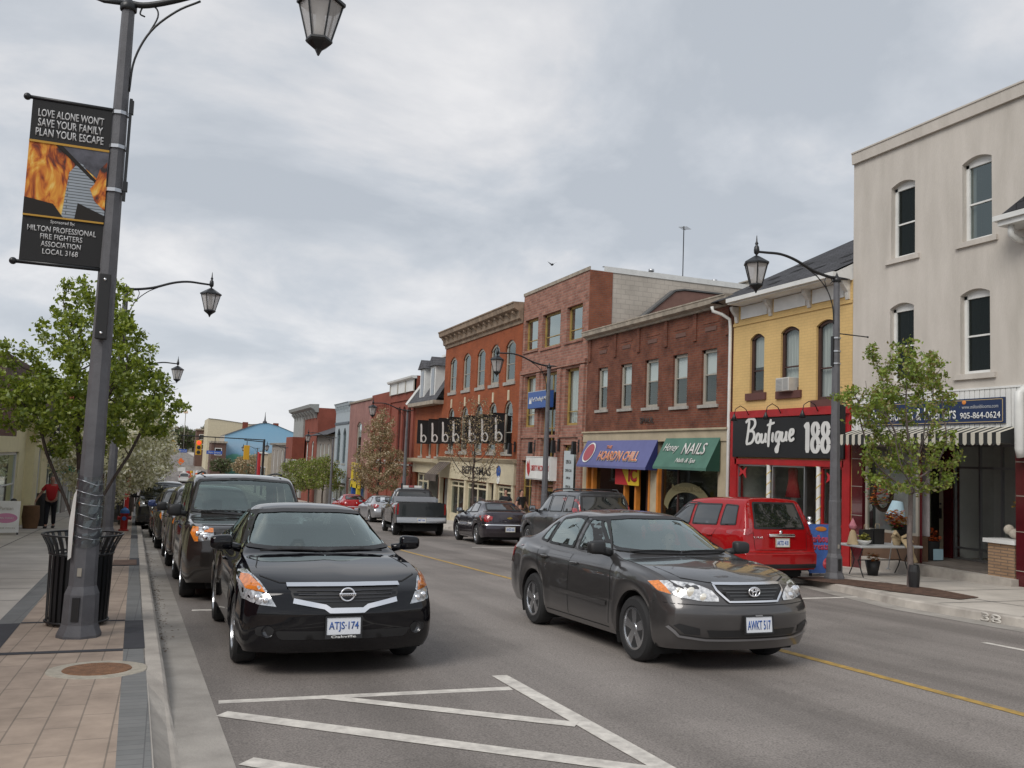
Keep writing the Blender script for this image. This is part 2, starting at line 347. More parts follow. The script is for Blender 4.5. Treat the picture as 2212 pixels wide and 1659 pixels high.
    def ribbon(s,mb,ax,pts,w=.008,off=.003,res=.04):
        Q=[]
        for i in range(len(pts)-1):
            a,b=Vector(pts[i]),Vector(pts[i+1]); k=max(1,int((b-a).length/res)); Q+=[a.lerp(b,t/k) for t in range(k)]
        Q.append(Vector(pts[-1])); vs=[]
        for i,p in enumerate(Q):
            t=(Q[min(i+1,len(Q)-1)]-Q[max(i-1,0)]).normalized(); nn=Vector((-t.y,t.x))*w/2
            vs+=[s.hit(ax,p.x+nn.x,p.y+nn.y,off),s.hit(ax,p.x-nn.x,p.y-nn.y,off)]
        return mb.add(vs,[(2*i,2*i+1,2*i+3,2*i+2) for i in range(len(Q)-1)])
    def cut(s,ax,outer,inner,rnd=0):
        _,st,d=s.AX[ax]; outer=chaikin(outer,rnd); inner=chaikin(inner,rnd); kill=[]
        for f in s.bm.faces:
            if f.normal.dot(-d)<.12: continue
            c=f.calc_center_median()
            if ax in 'LR':
                if (c.x<0)!=(ax=='L'): continue
                q=[(v.co.y,v.co.z) for v in f.verts]
            else:
                if ax=='F' and c.y>0 or ax=='B' and c.y<0: continue
                q=[(v.co.x,v.co.z) for v in f.verts]
            if any(inpoly(a,b,inner) for a,b in q) and all(inpoly(a,b,outer) for a,b in q): kill.append(f)
        bmesh.ops.delete(s.bm,geom=kill,context='FACES')
    def finish(s,mats,parent,sharp=42):
        for f in s.bm.faces: f.smooth=True
        s.bm.to_mesh(s.me); s.bm.free()
        for m_ in mats: s.me.materials.append(m_)
        s.me.set_sharp_from_angle(angle=rad(sharp))
        o=bpy.data.objects.new('body',s.me); return link(o,parent)
def chaikin(P,n,r=.045):
    P=[Vector(p[:2]) for p in P]
    if n<=0: return P
    if n>=3: r=1
    Q=[]
    for i in range(len(P)):
        p,q,w=P[i-1],P[i],P[(i+1)%len(P)]; d1=min(r,(p-q).length*.33); d2=min(r,(w-q).length*.33)
        A=q+(p-q).normalized()*d1; B=q+(w-q).normalized()*d2
        for t in (0,.25,.5,.75,1): Q.append(A*(1-t)**2+q*2*t*(1-t)+B*t*t)
    return Q
def inpoly(x,y,P):
    c=False;n=len(P)
    for i in range(n):
        a,b=P[i],P[(i+1)%n]
        if (a[1]>y)!=(b[1]>y) and x<(b[0]-a[0])*(y-a[1])/(b[1]-a[1])+a[0]: c=not c
    return c
def shrink(P,d):
    P=[Vector(p) for p in P]; n=len(P); A=sum(P[i].x*P[(i+1)%n].y-P[(i+1)%n].x*P[i].y for i in range(n)); sg=1 if A>0 else -1; Q=[]
    for i in range(n):
        a,b,c=P[i-1],P[i],P[(i+1)%n]; t1=(b-a).normalized(); t2=(c-b).normalized(); n1=Vector((-t1.y,t1.x))*sg; n2=Vector((-t2.y,t2.x))*sg
        k=(n1+n2); k=k/max(.35,k.dot(n1)) if k.length>1e-6 else n1
        Q.append(b+k*d)
    return Q
m_cglass=glassmat('car_glass',(.50,.60,.56),.86,base=.16,gain=1.7); m_cglass2=glassmat('pale_car_glass',(.55,.66,.62),.86,base=.26,gain=1.4); m_tint=glassmat('tinted_car_glass',(.16,.17,.17),.55,base=.03,gain=1.4)
m_lens=mat('headlight_lens',(.55,.57,.6),.08,.35,1,1,var=.75,vscale=26,vcol=(.10,.11,.12)); m_amber=mat('amber_lens',(.75,.22,.03),.12,0,.8,1,var=.4,vscale=30); m_redl=mat('red_lens',(.33,.010,.012),.12,0,.8,1,var=.5,vscale=22)
m_plate=mat('licence_plate',(.72,.74,.78),.45); m_pltxt=mat('plate_blue',(.03,.10,.35),.5); m_seat=mat('seat_fabric',(.10,.10,.105),.9); m_mirror=mat('mirror_glass',(.7,.72,.75),.03,1)
m_rim=mat('alloy_rim',(.55,.56,.58),.25,.95); m_under=mat('underbody',(.008,.008,.008),.9); m_seam=mat('panel_gap',(.004,.004,.004),.8); m_tyre=mat('tyre_rubber',(.022,.022,.023),.8,bump=.25,bscale=90)
WHEELS={}
def wheel(root,x,y,R,side,spokes=5,wd=.21,steer=0,rimm=None,simple=False):
    key=(R,side,spokes,wd,simple,rimm.name if rimm else '')
    if key not in WHEELS:
        b=MB(); ri=R*.66; o=wd/2
        prof=[(ri,-o+.02),(ri+.01,-o),(R-.03,-o+.005),(R-.008,-o+.03),(R,-o+.06),(R,o-.06),(R-.008,o-.03),(R-.03,o-.005),(ri+.01,o),(ri,o-.02),(ri-.02,o-.05)]
        b.lathe(prof,32 if not simple else 16,axis='x'); b.lathe([(0,-o+.02),(ri,-o+.02)],16,axis='x')
        t=b.build('wheel',m_tyre,None,True,auto=35); tm=t.data; bpy.data.objects.remove(t)
        r=MB(); s=side; f=s*(o-.012); d=s*(o-.06)
        r.lathe([(ri,f+s*.004),(ri-.022,f+s*.006),(ri-.03,f-s*.02),(ri-.04,d-s*.05)],32,axis='x'); r.lathe([(.055,f-s*.008),(.05,f),(0,f)],12,axis='x')
        if spokes>12: r.lathe([(ri-.02,f-.01*s),(.5*ri,f+.004*s),(.2*ri,f-.006*s),(0,f)],24,axis='x')
        else:
            for k in range(spokes):
                a=2*PI*k/spokes+.3; 
                for (ra,rb,wa,wb) in ((.03,ri-.02,.034 if spokes<8 else .02,.05 if spokes<8 else .024),):
                    ca,sa=math.cos(a),math.sin(a); n_=(-sa,ca)
                    P=[(ra*ca+wa*n_[0],ra*sa+wa*n_[1]),(ra*ca-wa*n_[0],ra*sa-wa*n_[1]),(rb*ca-wb*n_[0],rb*sa-wb*n_[1]),(rb*ca+wb*n_[0],rb*sa+wb*n_[1])]
                    v=[(f-s*.006,*p) for p in P]+[(d,*p) for p in P]; r.add(v,[(0,1,2,3),(7,6,5,4),(0,1,5,4),(1,2,6,5),(2,3,7,6),(3,0,4,7)])
        r.mi=1; r.lathe([(ri-.03,d-s*.04),(0,d-s*.04)],24,axis='x')
        q=r.build('rim',[rimm or m_rim,m_plast],None,True,auto=30); rm=q.data; bpy.data.objects.remove(q)
        WHEELS[key]=(tm,rm)
    tm,rm=WHEELS[key]
    o=bpy.data.objects.new('wheel',tm); link(o,root); o.location=(x,y,R); o.rotation_euler=(random.uniform(0,0),0,steer)
    q=bpy.data.objects.new('rim',rm); link(q,o); return o
def mirror_part(sh,root,side,y,z,m_,w=.22,h=.15,x=None,d=.13):
    b=MB(); x0=(x if x else sh.S['W']/2-.03)*side; x1=x0+side*(w+.03)
    bm=bmesh.new(); bmesh.ops.create_icosphere(bm,subdivisions=3,radius=1)
    for v in bm.verts:
        c=v.co; q=lambda t,p:math.copysign(abs(t)**p,t)
        yy=q(c.y,.7)*(1 if c.y<0 else .45); v.co=Vector((x0+side*(.03+w/2)+q(c.x,.5)*w/2,y+yy*d*.62,z+q(c.z,.5)*h/2*(1-.16*side*c.x)))
    bm.verts.index_update(); b.add([v.co[:] for v in bm.verts],[[v.index for v in f.verts] for f in bm.faces]); bm.free()
    b.tube([(x0-side*.05,y+.02,z-.06),(x0+side*.02,y+.01,z-.045),(x0+side*.12,y,z-.02)],[.045,.04,.04],8)
    o=b.build('wing_mirror',m_,root,True); g=MB(); yb=y+d*.6*.45+.004
    g.box(x0+side*.05 if side>0 else x1-side*.015,x1-side*.015 if side>0 else x0+side*.05,yb-.01,yb,z-h*.4,z+h*.4); g.build('mirror_glass',m_mirror,o)
def plate(root,x,y,z,s,face='F',tilt=0,bottom=None,frame=None,mat_=None):
    b=MB(); d=-1 if face=='F' else 1
    b.rbox(-.15,.15,-.006,.006,-.075,.075,.004); p=b.build('licence_plate',mat_ or m_plate,root); p.location=(x,y,z); p.rotation_euler=(tilt,0,0 if face=='F' else PI)
    text(s,.26,.085,m_pltxt,p,(0,-.007,-.005),bold=.012,extrude=.002)
    fr=MB()
    for a in ((-.162,.162,.072,.084),(-.162,.162,-.105 if bottom else -.084,-.072),(-.162,-.150,-.072,.072),(.150,.162,-.072,.072)): fr.box(a[0],a[1],-.012,.008,a[2],a[3])
    q=fr.build('plate_frame',frame or m_plast,p)
    if bottom: text(bottom,.22,.022,m_white,p,(0,-.013,-.0885),bold=.02,extrude=.001)
def seatset(root,sh,ys,xs,z=.30,hh=1.12,mt=None):
    mt=mt or m_seat
    for y in ys:
        for x in xs:
            b=MB(); b.rbox(x-.25,x+.25,y-.3,y+.22,z,z+.22,.05)
            bm=MB(); b.rbox(x-.24,x+.24,y+.15,y+.30,z+.1,hh-.2,.06); b.rbox(x-.13,x+.13,y+.20,y+.29,hh-.19,hh,.04); b.tube([(x-.06,y+.24,hh-.22),(x-.06,y+.24,hh-.15)],.008); b.tube([(x+.06,y+.24,hh-.22),(x+.06,y+.24,hh-.15)],.008)
            b.build('seat',mt,root,True,auto=50)
def interior(root,S,dash,wheel_x=None):
    L,W=S['L'],S['W']; b=MB(); y=dash[0]; z=dash[1]
    b.rbox(-W/2+.16,W/2-.16,y-.18,y+.45,z-.30,z,.05); b.box(-W/2+.14,W/2-.14,y-.2,L/2-.9,.24,.30); b.build('dashboard',m_plast,root,True,auto=50)
    if wheel_x is not None:
        w=MB(); c=Vector((wheel_x,y+.52,z-.04)); w.tube([c+Vector((.18*math.cos(t),.07*math.sin(t),.17*math.sin(t))) for t in [2*PI*k/24 for k in range(25)]],.014,8,False)
        w.tube([c+Vector((-.17,0,0)),c+Vector((.17,0,0))],.014); w.tube([c,c+Vector((0,-.25,-.1))],.03); w.build('steering_wheel',m_plast,root,True)
def car(name,label,cat,S,loc,rz=0,group=None,detail=2):
    """generic car: S holds profile data; detail 2 = cut windows + interior, 1 = draped dark glass, 0 = far"""
    z=zr(loc[1]); sl=math.atan2(zr(loc[1]+2)-zr(loc[1]-2),4)
    root=thing(name,label,cat,(loc[0],loc[1],z),0,group); root.rotation_mode='XYZ'
    M=Matrix.Rotation(sl,4,'X')@Matrix.Rotation(rz,4,'Z'); root.rotation_euler=M.to_euler()
    L,W,H,R=S['L'],S['W'],S['H'],S['R']; sh=Shell(S); pm=S['paint']; h=L/2; T=lambda P:[(a-h,b) for a,b in P]
    gl=S.get('glass',m_cglass)
    def win(nm,ax,poly,bd=.045,rnd=2,mt=None,trim=m_plast,cut=True):
        inn=shrink(poly,bd)
        if detail==2 and cut: sh.cut(ax,poly,inn,rnd)
        g=MB(); sh.drape(g,ax,inn if False else shrink(poly,bd*.6),.006,.09,rnd=rnd); o=g.build(nm,(mt or gl) if detail==2 and cut else (S.get('dglass') or m_dglass),root,True)
        f=MB(); sh.drape(f,ax,poly,.009,.05,inner=inn,rnd=rnd); f.build('window_trim',trim,o,True)
        if detail==2: pass
        return o
    ws=S['ws']; win('windshield','F',ws,.035,1)
    if S.get('rw'): win('rear_window','B',S['rw'],.035,1,mt=S.get('rglass'))
    for ax,sg in (('L',-1),('R',1)):
        for k,P in enumerate(S['sw']): win('side_window',ax,T(P),.028,1,mt=S.get('sglass') if k else None)
    # seams, handles, trim per side
    for ax,sg in (('L',-1),('R',1)):
        if detail>0:
            for P in S.get('seams',[]):
                b=MB(); sh.ribbon(b,ax,T(P),.009,.0025); b.build('door_gap',m_seam,root)
            for P in S.get('handles',[]):
                b=MB(); p=sh.hit(ax,P[0]-h,P[1],.0); b.rbox(min(p.x,p.x+sg*.035),max(p.x,p.x+sg*.035),p.y-.09,p.y+.09,p.z-.014,p.z+.014,.010); b.build('door_handle',S.get('hm',pm),root,True)
            if S.get('clad'):
                b=MB(); sh.ribbon(b,ax,T(S['clad']),.05,.012); b.build('side_moulding',S.get('cladm',pm),root,True)
    for a in S['ax']:
        for sg in (-1,1):
            wheel(root,sg*(W/2-.125-S.get('win',0)),a-h,R,sg,S.get('spokes',5),.22 if detail else .22,0,S.get('rimm'),simple=detail==0)
            b=MB(); AR=S.get('AR',R+.06)+.03; b.lathe([(AR,(W/2-.04)*sg),(AR,(W/2-.36)*sg),(0.02,(W/2-.36)*sg)],18,c=(0,a-h,R),axis='x',a0=-.5,a1=PI+.5)
            b.build('wheel_well',m_under,root)
    b=MB(); b.box(-W/2+.34,W/2-.34,-h+.22,h-.22,.19,.42); b.box(-W/2+.10,W/2-.10,S['ax'][0]-h+.42,S['ax'][1]-h-.42,.20,.30); b.box(-W/2+.22,W/2-.22,-h+.14+S.get('cf',.22)*.6,-h+.5,S['bot'][0][1]+.01,.40); b.box(-W/2+.22,W/2-.22,h-.5,h-.24,S['bot'][-1][1]+.01,.42); b.build('underbody',m_under,root)
    mm=S.get('mirror')
    if mm:
        for sg in (-1,1): mirror_part(sh,root,sg,mm[0]-h,mm[1],S.get('mirm',pm),*(mm[2:] if len(mm)>2 else ()))
    # lamps: list of (name, axis, poly, material, off)
    for (nm,ax,P,mt,off) in S.get('drapes',[]):
        rn=0 if '!' in nm else 1; cl=nm.lstrip('!=')
        for mir in ((1,) if '=' in nm else (1,-1)):
            b=MB()
            if ax=='S': sh.drape(b,'L' if mir<0 else 'R',T(P),off,.05)
            else: sh.drape(b,ax,[(mir*x,zv) for x,zv in P],off,.05,rnd=rn)
            b.build(cl,mt,root,True)
    for (nm,ax,P,w,mt,off) in S.get('ribs',[]):
        b=MB()
        for pl in P: sh.ribbon(b,ax,pl,w,off)
        b.build(nm,mt,root,True)
    if S.get('extra'): S['extra'](root,sh,h,detail)
    sh.finish([pm],root,S.get('sharp',42)); return root
m_dglass=mat('dark_car_glass',(.010,.013,.013),.03,0,.8,1)
def belt_side(S): pass
black=paint('black_car_paint',(.003,.003,.005),.12,.0,1,.35); 
# ---- front sedan (black) ----
def hb(root,pts,r,mt,nm):
    b=MB()
    for p in pts: b.ball(p,r,10,6)
    b.build(nm,mt,root,True)
def wipers(root,sh,ys,h,z0=.0,prs=((-.62,.0),(.02,.62))):
    for a,b_ in prs:
        b=MB(); b.tube([sh.hit('F',a+(b_-a)*t,ys+.012*math.sin(t*3),.022) for t in [k/10 for k in range(11)]],.009,6); b.build('wiper',m_rub,root,True)
def alt_extra(root,sh,h,d):
    interior(root,sh.S,(-h+1.62,.93),.36); seatset(root,sh,[-h+2.35],[-.38,.38],.3,1.20); seatset(root,sh,[-h+3.25],[-.38,.38],.3,1.12)
    wipers(root,sh,.985,h)
    # grille slats, emblem
    g=MB()
    for k in range(4):
        z=.735-k*.028; w=.43-k*.015; sh.ribbon(g,'F',[(-w,z),(w,z)],.008,.012)
    g.build('grille_slat',mat('grille_slat',(.06,.06,.065),.3,.5),root,True)
    c=sh.hit('F',0,.70,.028); e=MB(); e.tube([c+Vector((.060*math.cos(t),-.004,.054*math.sin(t))) for t in [2*PI*k/28 for k in range(29)]],.0085,8,False); e.rbox(c.x-.075,c.x+.075,c.y-.016,c.y+.004,c.z-.013,c.z+.013,.004); eo=e.build('emblem',m_chrome,root,True,auto=40)
    text('NISSAN',.12,.014,m_plast,eo,(c.x,c.y-.017,c.z),bold=.01,extrude=.001)
    for sg in (-1,1):
        p=sh.hit('F',sg*.66,.40,.004); b=MB(); b.lathe([(.052,-.012),(.045,-.005),(.04,.006),(0,.008)],18,c=tuple(p),axis='y'); b.build('fog_lamp',mat('fog_lens',(.05,.05,.055),.1,.4,coat=1),root,True)
        for q,r in (((sg*.745,.675),.030),((sg*.68,.655),.028)):
            p=sh.hit('F',*q,.006); b=MB(); b.ball(p,(r,.012,r),12,6); b.build('headlight_bulb',m_chrome,root,True)
    # pale sheet visible through glass, rear shelf
    pl=sh.hit('F',0,.445,.012); plate(root,-.03,pl.y-.012,.447,'ATJS\u00b7174','F',rad(-4),'Oakville')
    rv=MB(); rv.rbox(-.11,.11,-h+2.02,-h+2.05,1.22,1.28,.012); rv.tube([(0,-h+2.03,1.28),(0,-h+2.08,1.36)],.01); rv.build('rear_view_mirror',m_plast,root,True)
ALT=dict(L=4.80,W=1.79,H=1.52,R=.33,ax=(.98,3.76),paint=black,cf=.26,cr=.14,step=.04,Wr=.575,sh=.085,AR=.375,
 top=[(0,.735),(.03,.765),(.12,.80),(.5,.885),(1.05,.965),(1.32,.995),(1.5,1.075),(2.12,1.385),(2.45,1.455),(2.8,1.475),(3.3,1.43),(3.7,1.31),(4.2,1.115),(4.55,1.10),(4.72,1.07),(4.8,1.02)],
 belt=[(0,.69),(.12,.735),(.5,.83),(1.32,.93),(2.4,.965),(3.6,1.0),(4.3,1.03),(4.72,1.0),(4.8,.95)],
 bot=[(0,.235),(.4,.20),(1.5,.20),(3.2,.20),(4.3,.24),(4.8,.30)], wf=[(0,.895),(.04,.925),(.12,.955),(.4,.985),(.9,1.0),(3.9,1.0),(4.4,.975),(4.7,.94),(4.8,.88)],
 yf=[(.2,.09),(.3,.03),(.45,.0),(.55,.0),(.62,.02),(.70,.045),(.78,.09)], yr=[(.3,.1),(.45,.02),(.65,0),(.8,.04),(1.02,.08)],
 ws=[(-.755,1.03),(-.5,1.005),(0,.998),(.5,1.005),(.755,1.03),(.60,1.385),(.3,1.407),(-.3,1.407),(-.60,1.385)],
 rw=[(-.60,1.13),(.60,1.13),(.50,1.36),(-.50,1.36)],
 sw=[[(1.62,1.0),(2.55,1.02),(2.55,1.385),(2.25,1.36)],[(2.66,1.02),(3.5,1.06),(3.42,1.30),(3.1,1.375),(2.66,1.385)]],
 seams=[[(1.5,.30),(1.46,.6),(1.52,.93)],[(2.60,.28),(2.62,.95)],[(3.45,.62),(3.60,.98)],[(1.5,.27),(3.35,.27)]],
 handles=[(2.45,.86),(3.4,.89)],mirror=(1.60,1.075,.22,.15,.84),spokes=7,
 drapes=[('!headlight','F',[(-.885,.80),(-.865,.865),(-.80,.875),(-.72,.80),(-.65,.70),(-.595,.605),(-.74,.62),(-.86,.655)],m_lens,.006),
  ('!turn_signal','F',[(-.865,.80),(-.85,.84),(-.79,.845),(-.72,.775),(-.685,.715),(-.83,.735)],m_amber,.011),
  ('!=grille','F',[(-.50,.762),(.50,.762),(.455,.66),(.18,.605),(.14,.58),(-.14,.58),(-.18,.605),(-.455,.66)],m_plast,.004),
  ('=lower_intake','F',[(-.60,.405),(.60,.405),(.56,.33),(-.56,.33)],m_plast,.004),('lower_intake','F',[(-.76,.43),(-.66,.45),(-.60,.42),(-.62,.35),(-.75,.36)],m_plast,.004),
  ('!tail_light','B',[(.52,.95),(.85,.97),(.87,.80),(.60,.78)],m_redl,.006)],
 ribs=[('grille_trim','F',[[(-.505,.772),(-.2,.776),(.2,.776),(.505,.772)]],.028,m_chrome,.018),('grille_trim','F',[[(-.455,.655),(-.19,.603),(-.145,.573),(.145,.573),(.19,.603),(.455,.655)]],.042,m_chrome,.02),
  ('bonnet_gap','F',[[(-.66,.96),(-.72,.90),(-.71,.84),(-.56,.795),(-.3,.79),(.3,.79),(.56,.795),(.71,.84),(.72,.90),(.66,.96)]],.008,m_seam,.0025)],
 extra=alt_extra)
def cor_extra(root,sh,h,d):
    interior(root,sh.S,(-h+1.55,.95),.36); seatset(root,sh,[-h+2.25],[-.36,.36],.3,1.22); seatset(root,sh,[-h+3.1],[-.36,.36],.3,1.14)
    wipers(root,sh,1.03,h,prs=((-.60,-.02),(.0,.60)))
    g=MB()
    for k in range(4):
        z=.775-k*.03; w=.315-k*.03; sh.ribbon(g,'F',[(-w,z),(w,z)],.009,.014)
    g.build('grille_slat',mat('grille_slat_grey',(.12,.12,.12),.3,.7),root,True)
    c=sh.hit('F',0,.745,.032); e=MB()
    for (a,b_,zo) in ((.062,.042,0),(.022,.040,0),(.042,.016,.018)): e.tube([c+Vector((a*math.cos(t),-.004,zo+b_*math.sin(t))) for t in [2*PI*k/24 for k in range(25)]],.0075,8,False)
    e.build('emblem',m_chrome,root,True)
    for sg in (-1,1):
        for q,r in (((sg*.60,.745),.05),((sg*.50,.70),.04),((sg*.69,.755),.03)):
            p=sh.hit('F',*q,.004); b=MB(); b.ball(p,(r,.012,r),12,6); b.build('headlight_bulb',mat('lit_bulb',(.9,.88,.8),.1,.6,coat=1,emit=((1,.85,.62),.12)) if sg<0 else m_chrome,root,True)
    b=MB(); sh.ribbon(b,'F',[(-.80,.43),(-.72,.345),(-.5,.318),(.5,.318),(.72,.345),(.80,.43)],.02,.016); b.build('bumper_lip',mat('satin_grey_trim',(.3,.3,.31),.3,.6),root,True)
    pl=sh.hit('F',0,.46,.012); plate(root,0,pl.y-.012,.46,'AWKT 517','F',rad(-3))
    b=MB(); b.box(-.04,.04,pl.y-.02,pl.y-.012,.53,.548); b.build('plate_clip',m_alu,root)
COR=dict(glass=m_cglass2,L=4.53,W=1.71,H=1.51,R=.32,ax=(.90,3.50),paint=paint('grey_brown_metallic_paint',(.080,.076,.076),.30,.55),cf=.30,cr=.14,step=.04,Wr=.545,sh=.09,AR=.375,flare=.02,
 top=[(0,.80),(.03,.825),(.12,.855),(.5,.925),(1.0,.985),(1.25,1.005),(1.4,1.075),(2.0,1.385),(2.3,1.455),(2.7,1.475),(3.2,1.44),(3.5,1.36),(3.95,1.125),(4.25,1.105),(4.42,1.08),(4.53,1.03)],
 belt=[(0,.73),(.12,.765),(.5,.85),(1.25,.945),(2.3,.965),(3.4,.99),(4.0,1.02),(4.42,.99),(4.53,.94)],
 bot=[(0,.24),(.4,.21),(1.4,.20),(3.0,.20),(4.1,.25),(4.53,.30)], wf=[(0,.885),(.04,.92),(.12,.95),(.4,.985),(.9,1.0),(3.6,1.0),(4.1,.98),(4.42,.94),(4.53,.88)],
 yf=[(.2,.10),(.3,.05),(.42,.01),(.55,.0),(.62,.02),(.66,.05),(.80,.10),(.85,.14)], yr=[(.3,.1),(.45,.02),(.65,0),(.8,.04),(1.02,.08)],
 ws=[(-.725,1.05),(-.45,1.022),(0,1.015),(.45,1.022),(.725,1.05),(.57,1.385),(.28,1.41),(-.28,1.41),(-.57,1.385)],
 rw=[(-.58,1.13),(.58,1.13),(.48,1.37),(-.48,1.37)],
 sw=[[(1.52,1.0),(2.38,1.01),(2.36,1.385),(2.05,1.365)],[(2.48,1.01),(3.22,1.03),(3.10,1.355),(2.75,1.388),(2.46,1.388)],[(3.26,1.035),(3.50,1.06),(3.34,1.26),(3.18,1.32)]],
 seams=[[(1.42,.30),(1.36,.6),(1.43,.94)],[(2.42,.28),(2.43,.95)],[(3.12,.42),(3.22,.62),(3.36,.98)],[(1.42,.26),(3.05,.26)]],
 handles=[(2.28,.86),(3.12,.88)],mirror=(1.55,1.08,.20,.145,.80),mirm=m_plast,clad=[(1.45,.50),(2.9,.52)],spokes=5,
 drapes=[('!headlight','F',[(-.83,.815),(-.70,.835),(-.55,.82),(-.42,.765),(-.365,.70),(-.37,.665),(-.52,.665),(-.70,.695),(-.81,.735)],mat('clear_headlight',(.75,.76,.78),.1,.3,1,1,var=.6,vscale=30,vcol=(.25,.26,.28)),.006),
  ('!turn_signal','F',[(-.83,.81),(-.765,.825),(-.75,.715),(-.81,.738)],m_amber,.011),
  ('!=grille','F',[(-.37,.805),(.37,.805),(.365,.77),(.26,.67),(-.26,.67),(-.365,.77)],m_plast,.006),
  ('!=lower_intake','F',[(-.50,.405),(.50,.405),(.47,.345),(-.47,.345)],m_plast,.005),('!lower_intake','F',[(-.77,.44),(-.73,.46),(-.56,.42),(-.55,.36),(-.68,.365)],m_plast,.005),
  ('!tail_light','B',[(.55,.95),(.80,.97),(.82,.72),(.66,.72)],m_redl,.006),('!tail_light','S',[(4.25,.96),(4.43,.94),(4.44,.70),(4.32,.72)],m_redl,.006)],
 ribs=[('grille_trim','F',[[(-.385,.815),(.385,.815),(.375,.765),(.27,.658),(-.27,.658),(-.375,.765),(-.385,.81)]],.02,m_chrome,.016),
  ('bonnet_gap','F',[[(-.62,.975),(-.66,.93),(-.60,.86),(-.40,.83),(.40,.83),(.60,.86),(.66,.93),(.62,.975)]],.007,m_seam,.0025),('bumper_gap','F',[[(-.84,.64),(-.40,.63),(.40,.63),(.84,.64)]],.006,m_seam,.0025)],
 extra=cor_extra)
# ---- boxy SUV facing us ----
def suv(paintm,L=4.77,W=1.97,H=1.79,R=.37,hood=1.14,box=True,rear=False,am=.135,**k):
    D=dict(L=L,W=W,H=H,R=R,ax=(.95,L-1.05),paint=paintm,cf=.20,cr=.10,step=.05,Wr=W/2-.24,sh=.07,AR=R+.06,flare=.02,
     top=[(0,hood-.13),(.04,hood-.09),(.15,hood-.05),(.6,hood),(1.1,hood+.03),(1.3,hood+.07),(1.45,hood+.15),(2.0,H-.11),(2.3,H-.03),(3.0,H),(L-.7,H-.02),(L-.3,H-.05),(L-.12,H-.12),(L,H-.30)] if not rear else
         [(0,hood-.13),(.04,hood-.09),(.15,hood-.05),(.6,hood),(1.1,hood+.03),(1.3,hood+.07),(1.45,hood+.15),(2.0,H-.11),(2.3,H-.03),(3.0,H),(L-.6,H-.01),(L-.1,H-.03),(L-.03,H-.05),(L,H-.07)],
     belt=[(0,hood-.18),(.15,hood-.12),(.6,hood-.05),(1.3,hood+.0),(L-.4,hood+.04),(L,hood+.0)],
     bot=[(0,.30),(.4,.26),(1.5,.26),(L-1.6,.26),(L-.5,.30),(L,.34)], wf=[(0,.90),(.04,.93),(.12,.955),(.4,.985),(.9,1),(L-.8,1),(L-.2,.975),(L-.05,.955),(L,.93)],
     yf=[(.25,.10),(.35,.03),(.5,0),(.7,.0),(.8,.02),(1.0,.05),(1.1,.1)],
     yr=[(.3,.04),(.42,.0),(.66,.0),(.70,.05),(hood,.07),(H-.1,.28),(H,.33)],
     ws=[(-(W/2-.13),hood+.10),(0,hood+.05),((W/2-.13),hood+.10),(W/2-.25,H-.12),(0,H-.08),(-(W/2-.25),H-.12)],
     rw=[(-(W/2-.22),hood+.03),((W/2-.22),hood+.03),(W/2-.29,H-.15),(-(W/2-.29),H-.15)],
     sw=[[(1.62,hood+.06),(2.45,hood+.06),(2.45,H-.15),(2.12,H-.16)],[(2.54,hood+.06),(3.42,hood+.07),(3.42,H-.15),(2.54,H-.15)],[(3.52,hood+.07),(L-.42,hood+.09),(L-.50,H-.17),(3.52,H-.15)]],
     seams=[[(1.5,.34),(1.46,.7),(1.52,hood)],[(2.5,.32),(2.5,hood)],[(3.0,.5),(3.35,.85),(3.47,hood)]],handles=[(2.36,hood-.12),(3.3,hood-.12)],mirror=(1.62,hood+.12,.20,.19),mirm=m_plast,spokes=5,
     drapes=[('!headlight','F',[(-(W/2-.09),hood-.17),(-(W/2-.12),hood-.08),(-.60,hood-.10),(-.58,hood-.26),(-(W/2-.14),hood-.29)],m_lens,.006),('!turn_signal','F',[(-(W/2-.09),hood-.17),(-(W/2-.12),hood-.085),(-(W/2-am),hood-.09),(-(W/2-am),hood-.285),(-(W/2-.14),hood-.285)],m_amber,.011),
      ('!=grille','F',[(-.52,hood-.11),(.52,hood-.11),(.48,hood-.27),(-.48,hood-.27)],m_plast,.006),('=lower_intake','F',[(-.6,.52),(.6,.52),(.55,.42),(-.55,.42)],m_plast,.005),
      ('!tail_light','B',[(W/2-.20,H-.2),(W/2-.235,hood+.05),(W/2-.20,hood-.16),(W/2-.08,hood-.16),(W/2-.10,hood+.1),(W/2-.165,H-.22)],m_redl,.007)],
     ribs=[('grille_trim','F',[[(-.5,hood-.19),(.5,hood-.19)]],.03,m_chrome,.014),('bonnet_gap','F',[[(-.78,hood),(-.74,hood-.06),(.74,hood-.06),(.78,hood)]],.008,m_seam,.003)])
    D.update(k); return D
def pil_extra(root,sh,h,d):
    if d==2:
        interior(root,sh.S,(-h+1.65,1.10),.38); seatset(root,sh,[-h+2.4],[-.42,.42],.45,1.42); seatset(root,sh,[-h+3.3],[-.42,.42],.45,1.38)
        wipers(root,sh,1.235,h,prs=((-.7,-.02),(.05,.7)))
        p=sh.hit('F',-.66,1.0,.006)
        for q,r in (((-.70,1.02),.05),((-.70,.91),.045),((-.80,.96),.04)):
            for sg in (-1,1):
                p=sh.hit('F',q[0]*sg,q[1],.006); b=MB(); b.ball(p,(r,.012,r),12,6); b.build('headlight_bulb',m_chrome,root,True)
        for sg in (-1,1): b=MB(); sh.drape(b,'F',[(sg*.60,1.035),(sg*.72,1.035),(sg*.72,.985),(sg*.60,.985)],.012,.05); b.build('turn_signal',m_amber,root,True)
        pl=sh.hit('F',0,.62,.012); plate(root,-.0,pl.y-.012,.58,'AVJC 268','F',rad(-3))
        for sg in (-1,1): b=MB(); b.tube([sh.hit('T',sg*.62,y,.045) for y in [(-h+2.3)+.25*k for k in range(9)]],.016); b.build('roof_rail',m_plast,root,True)
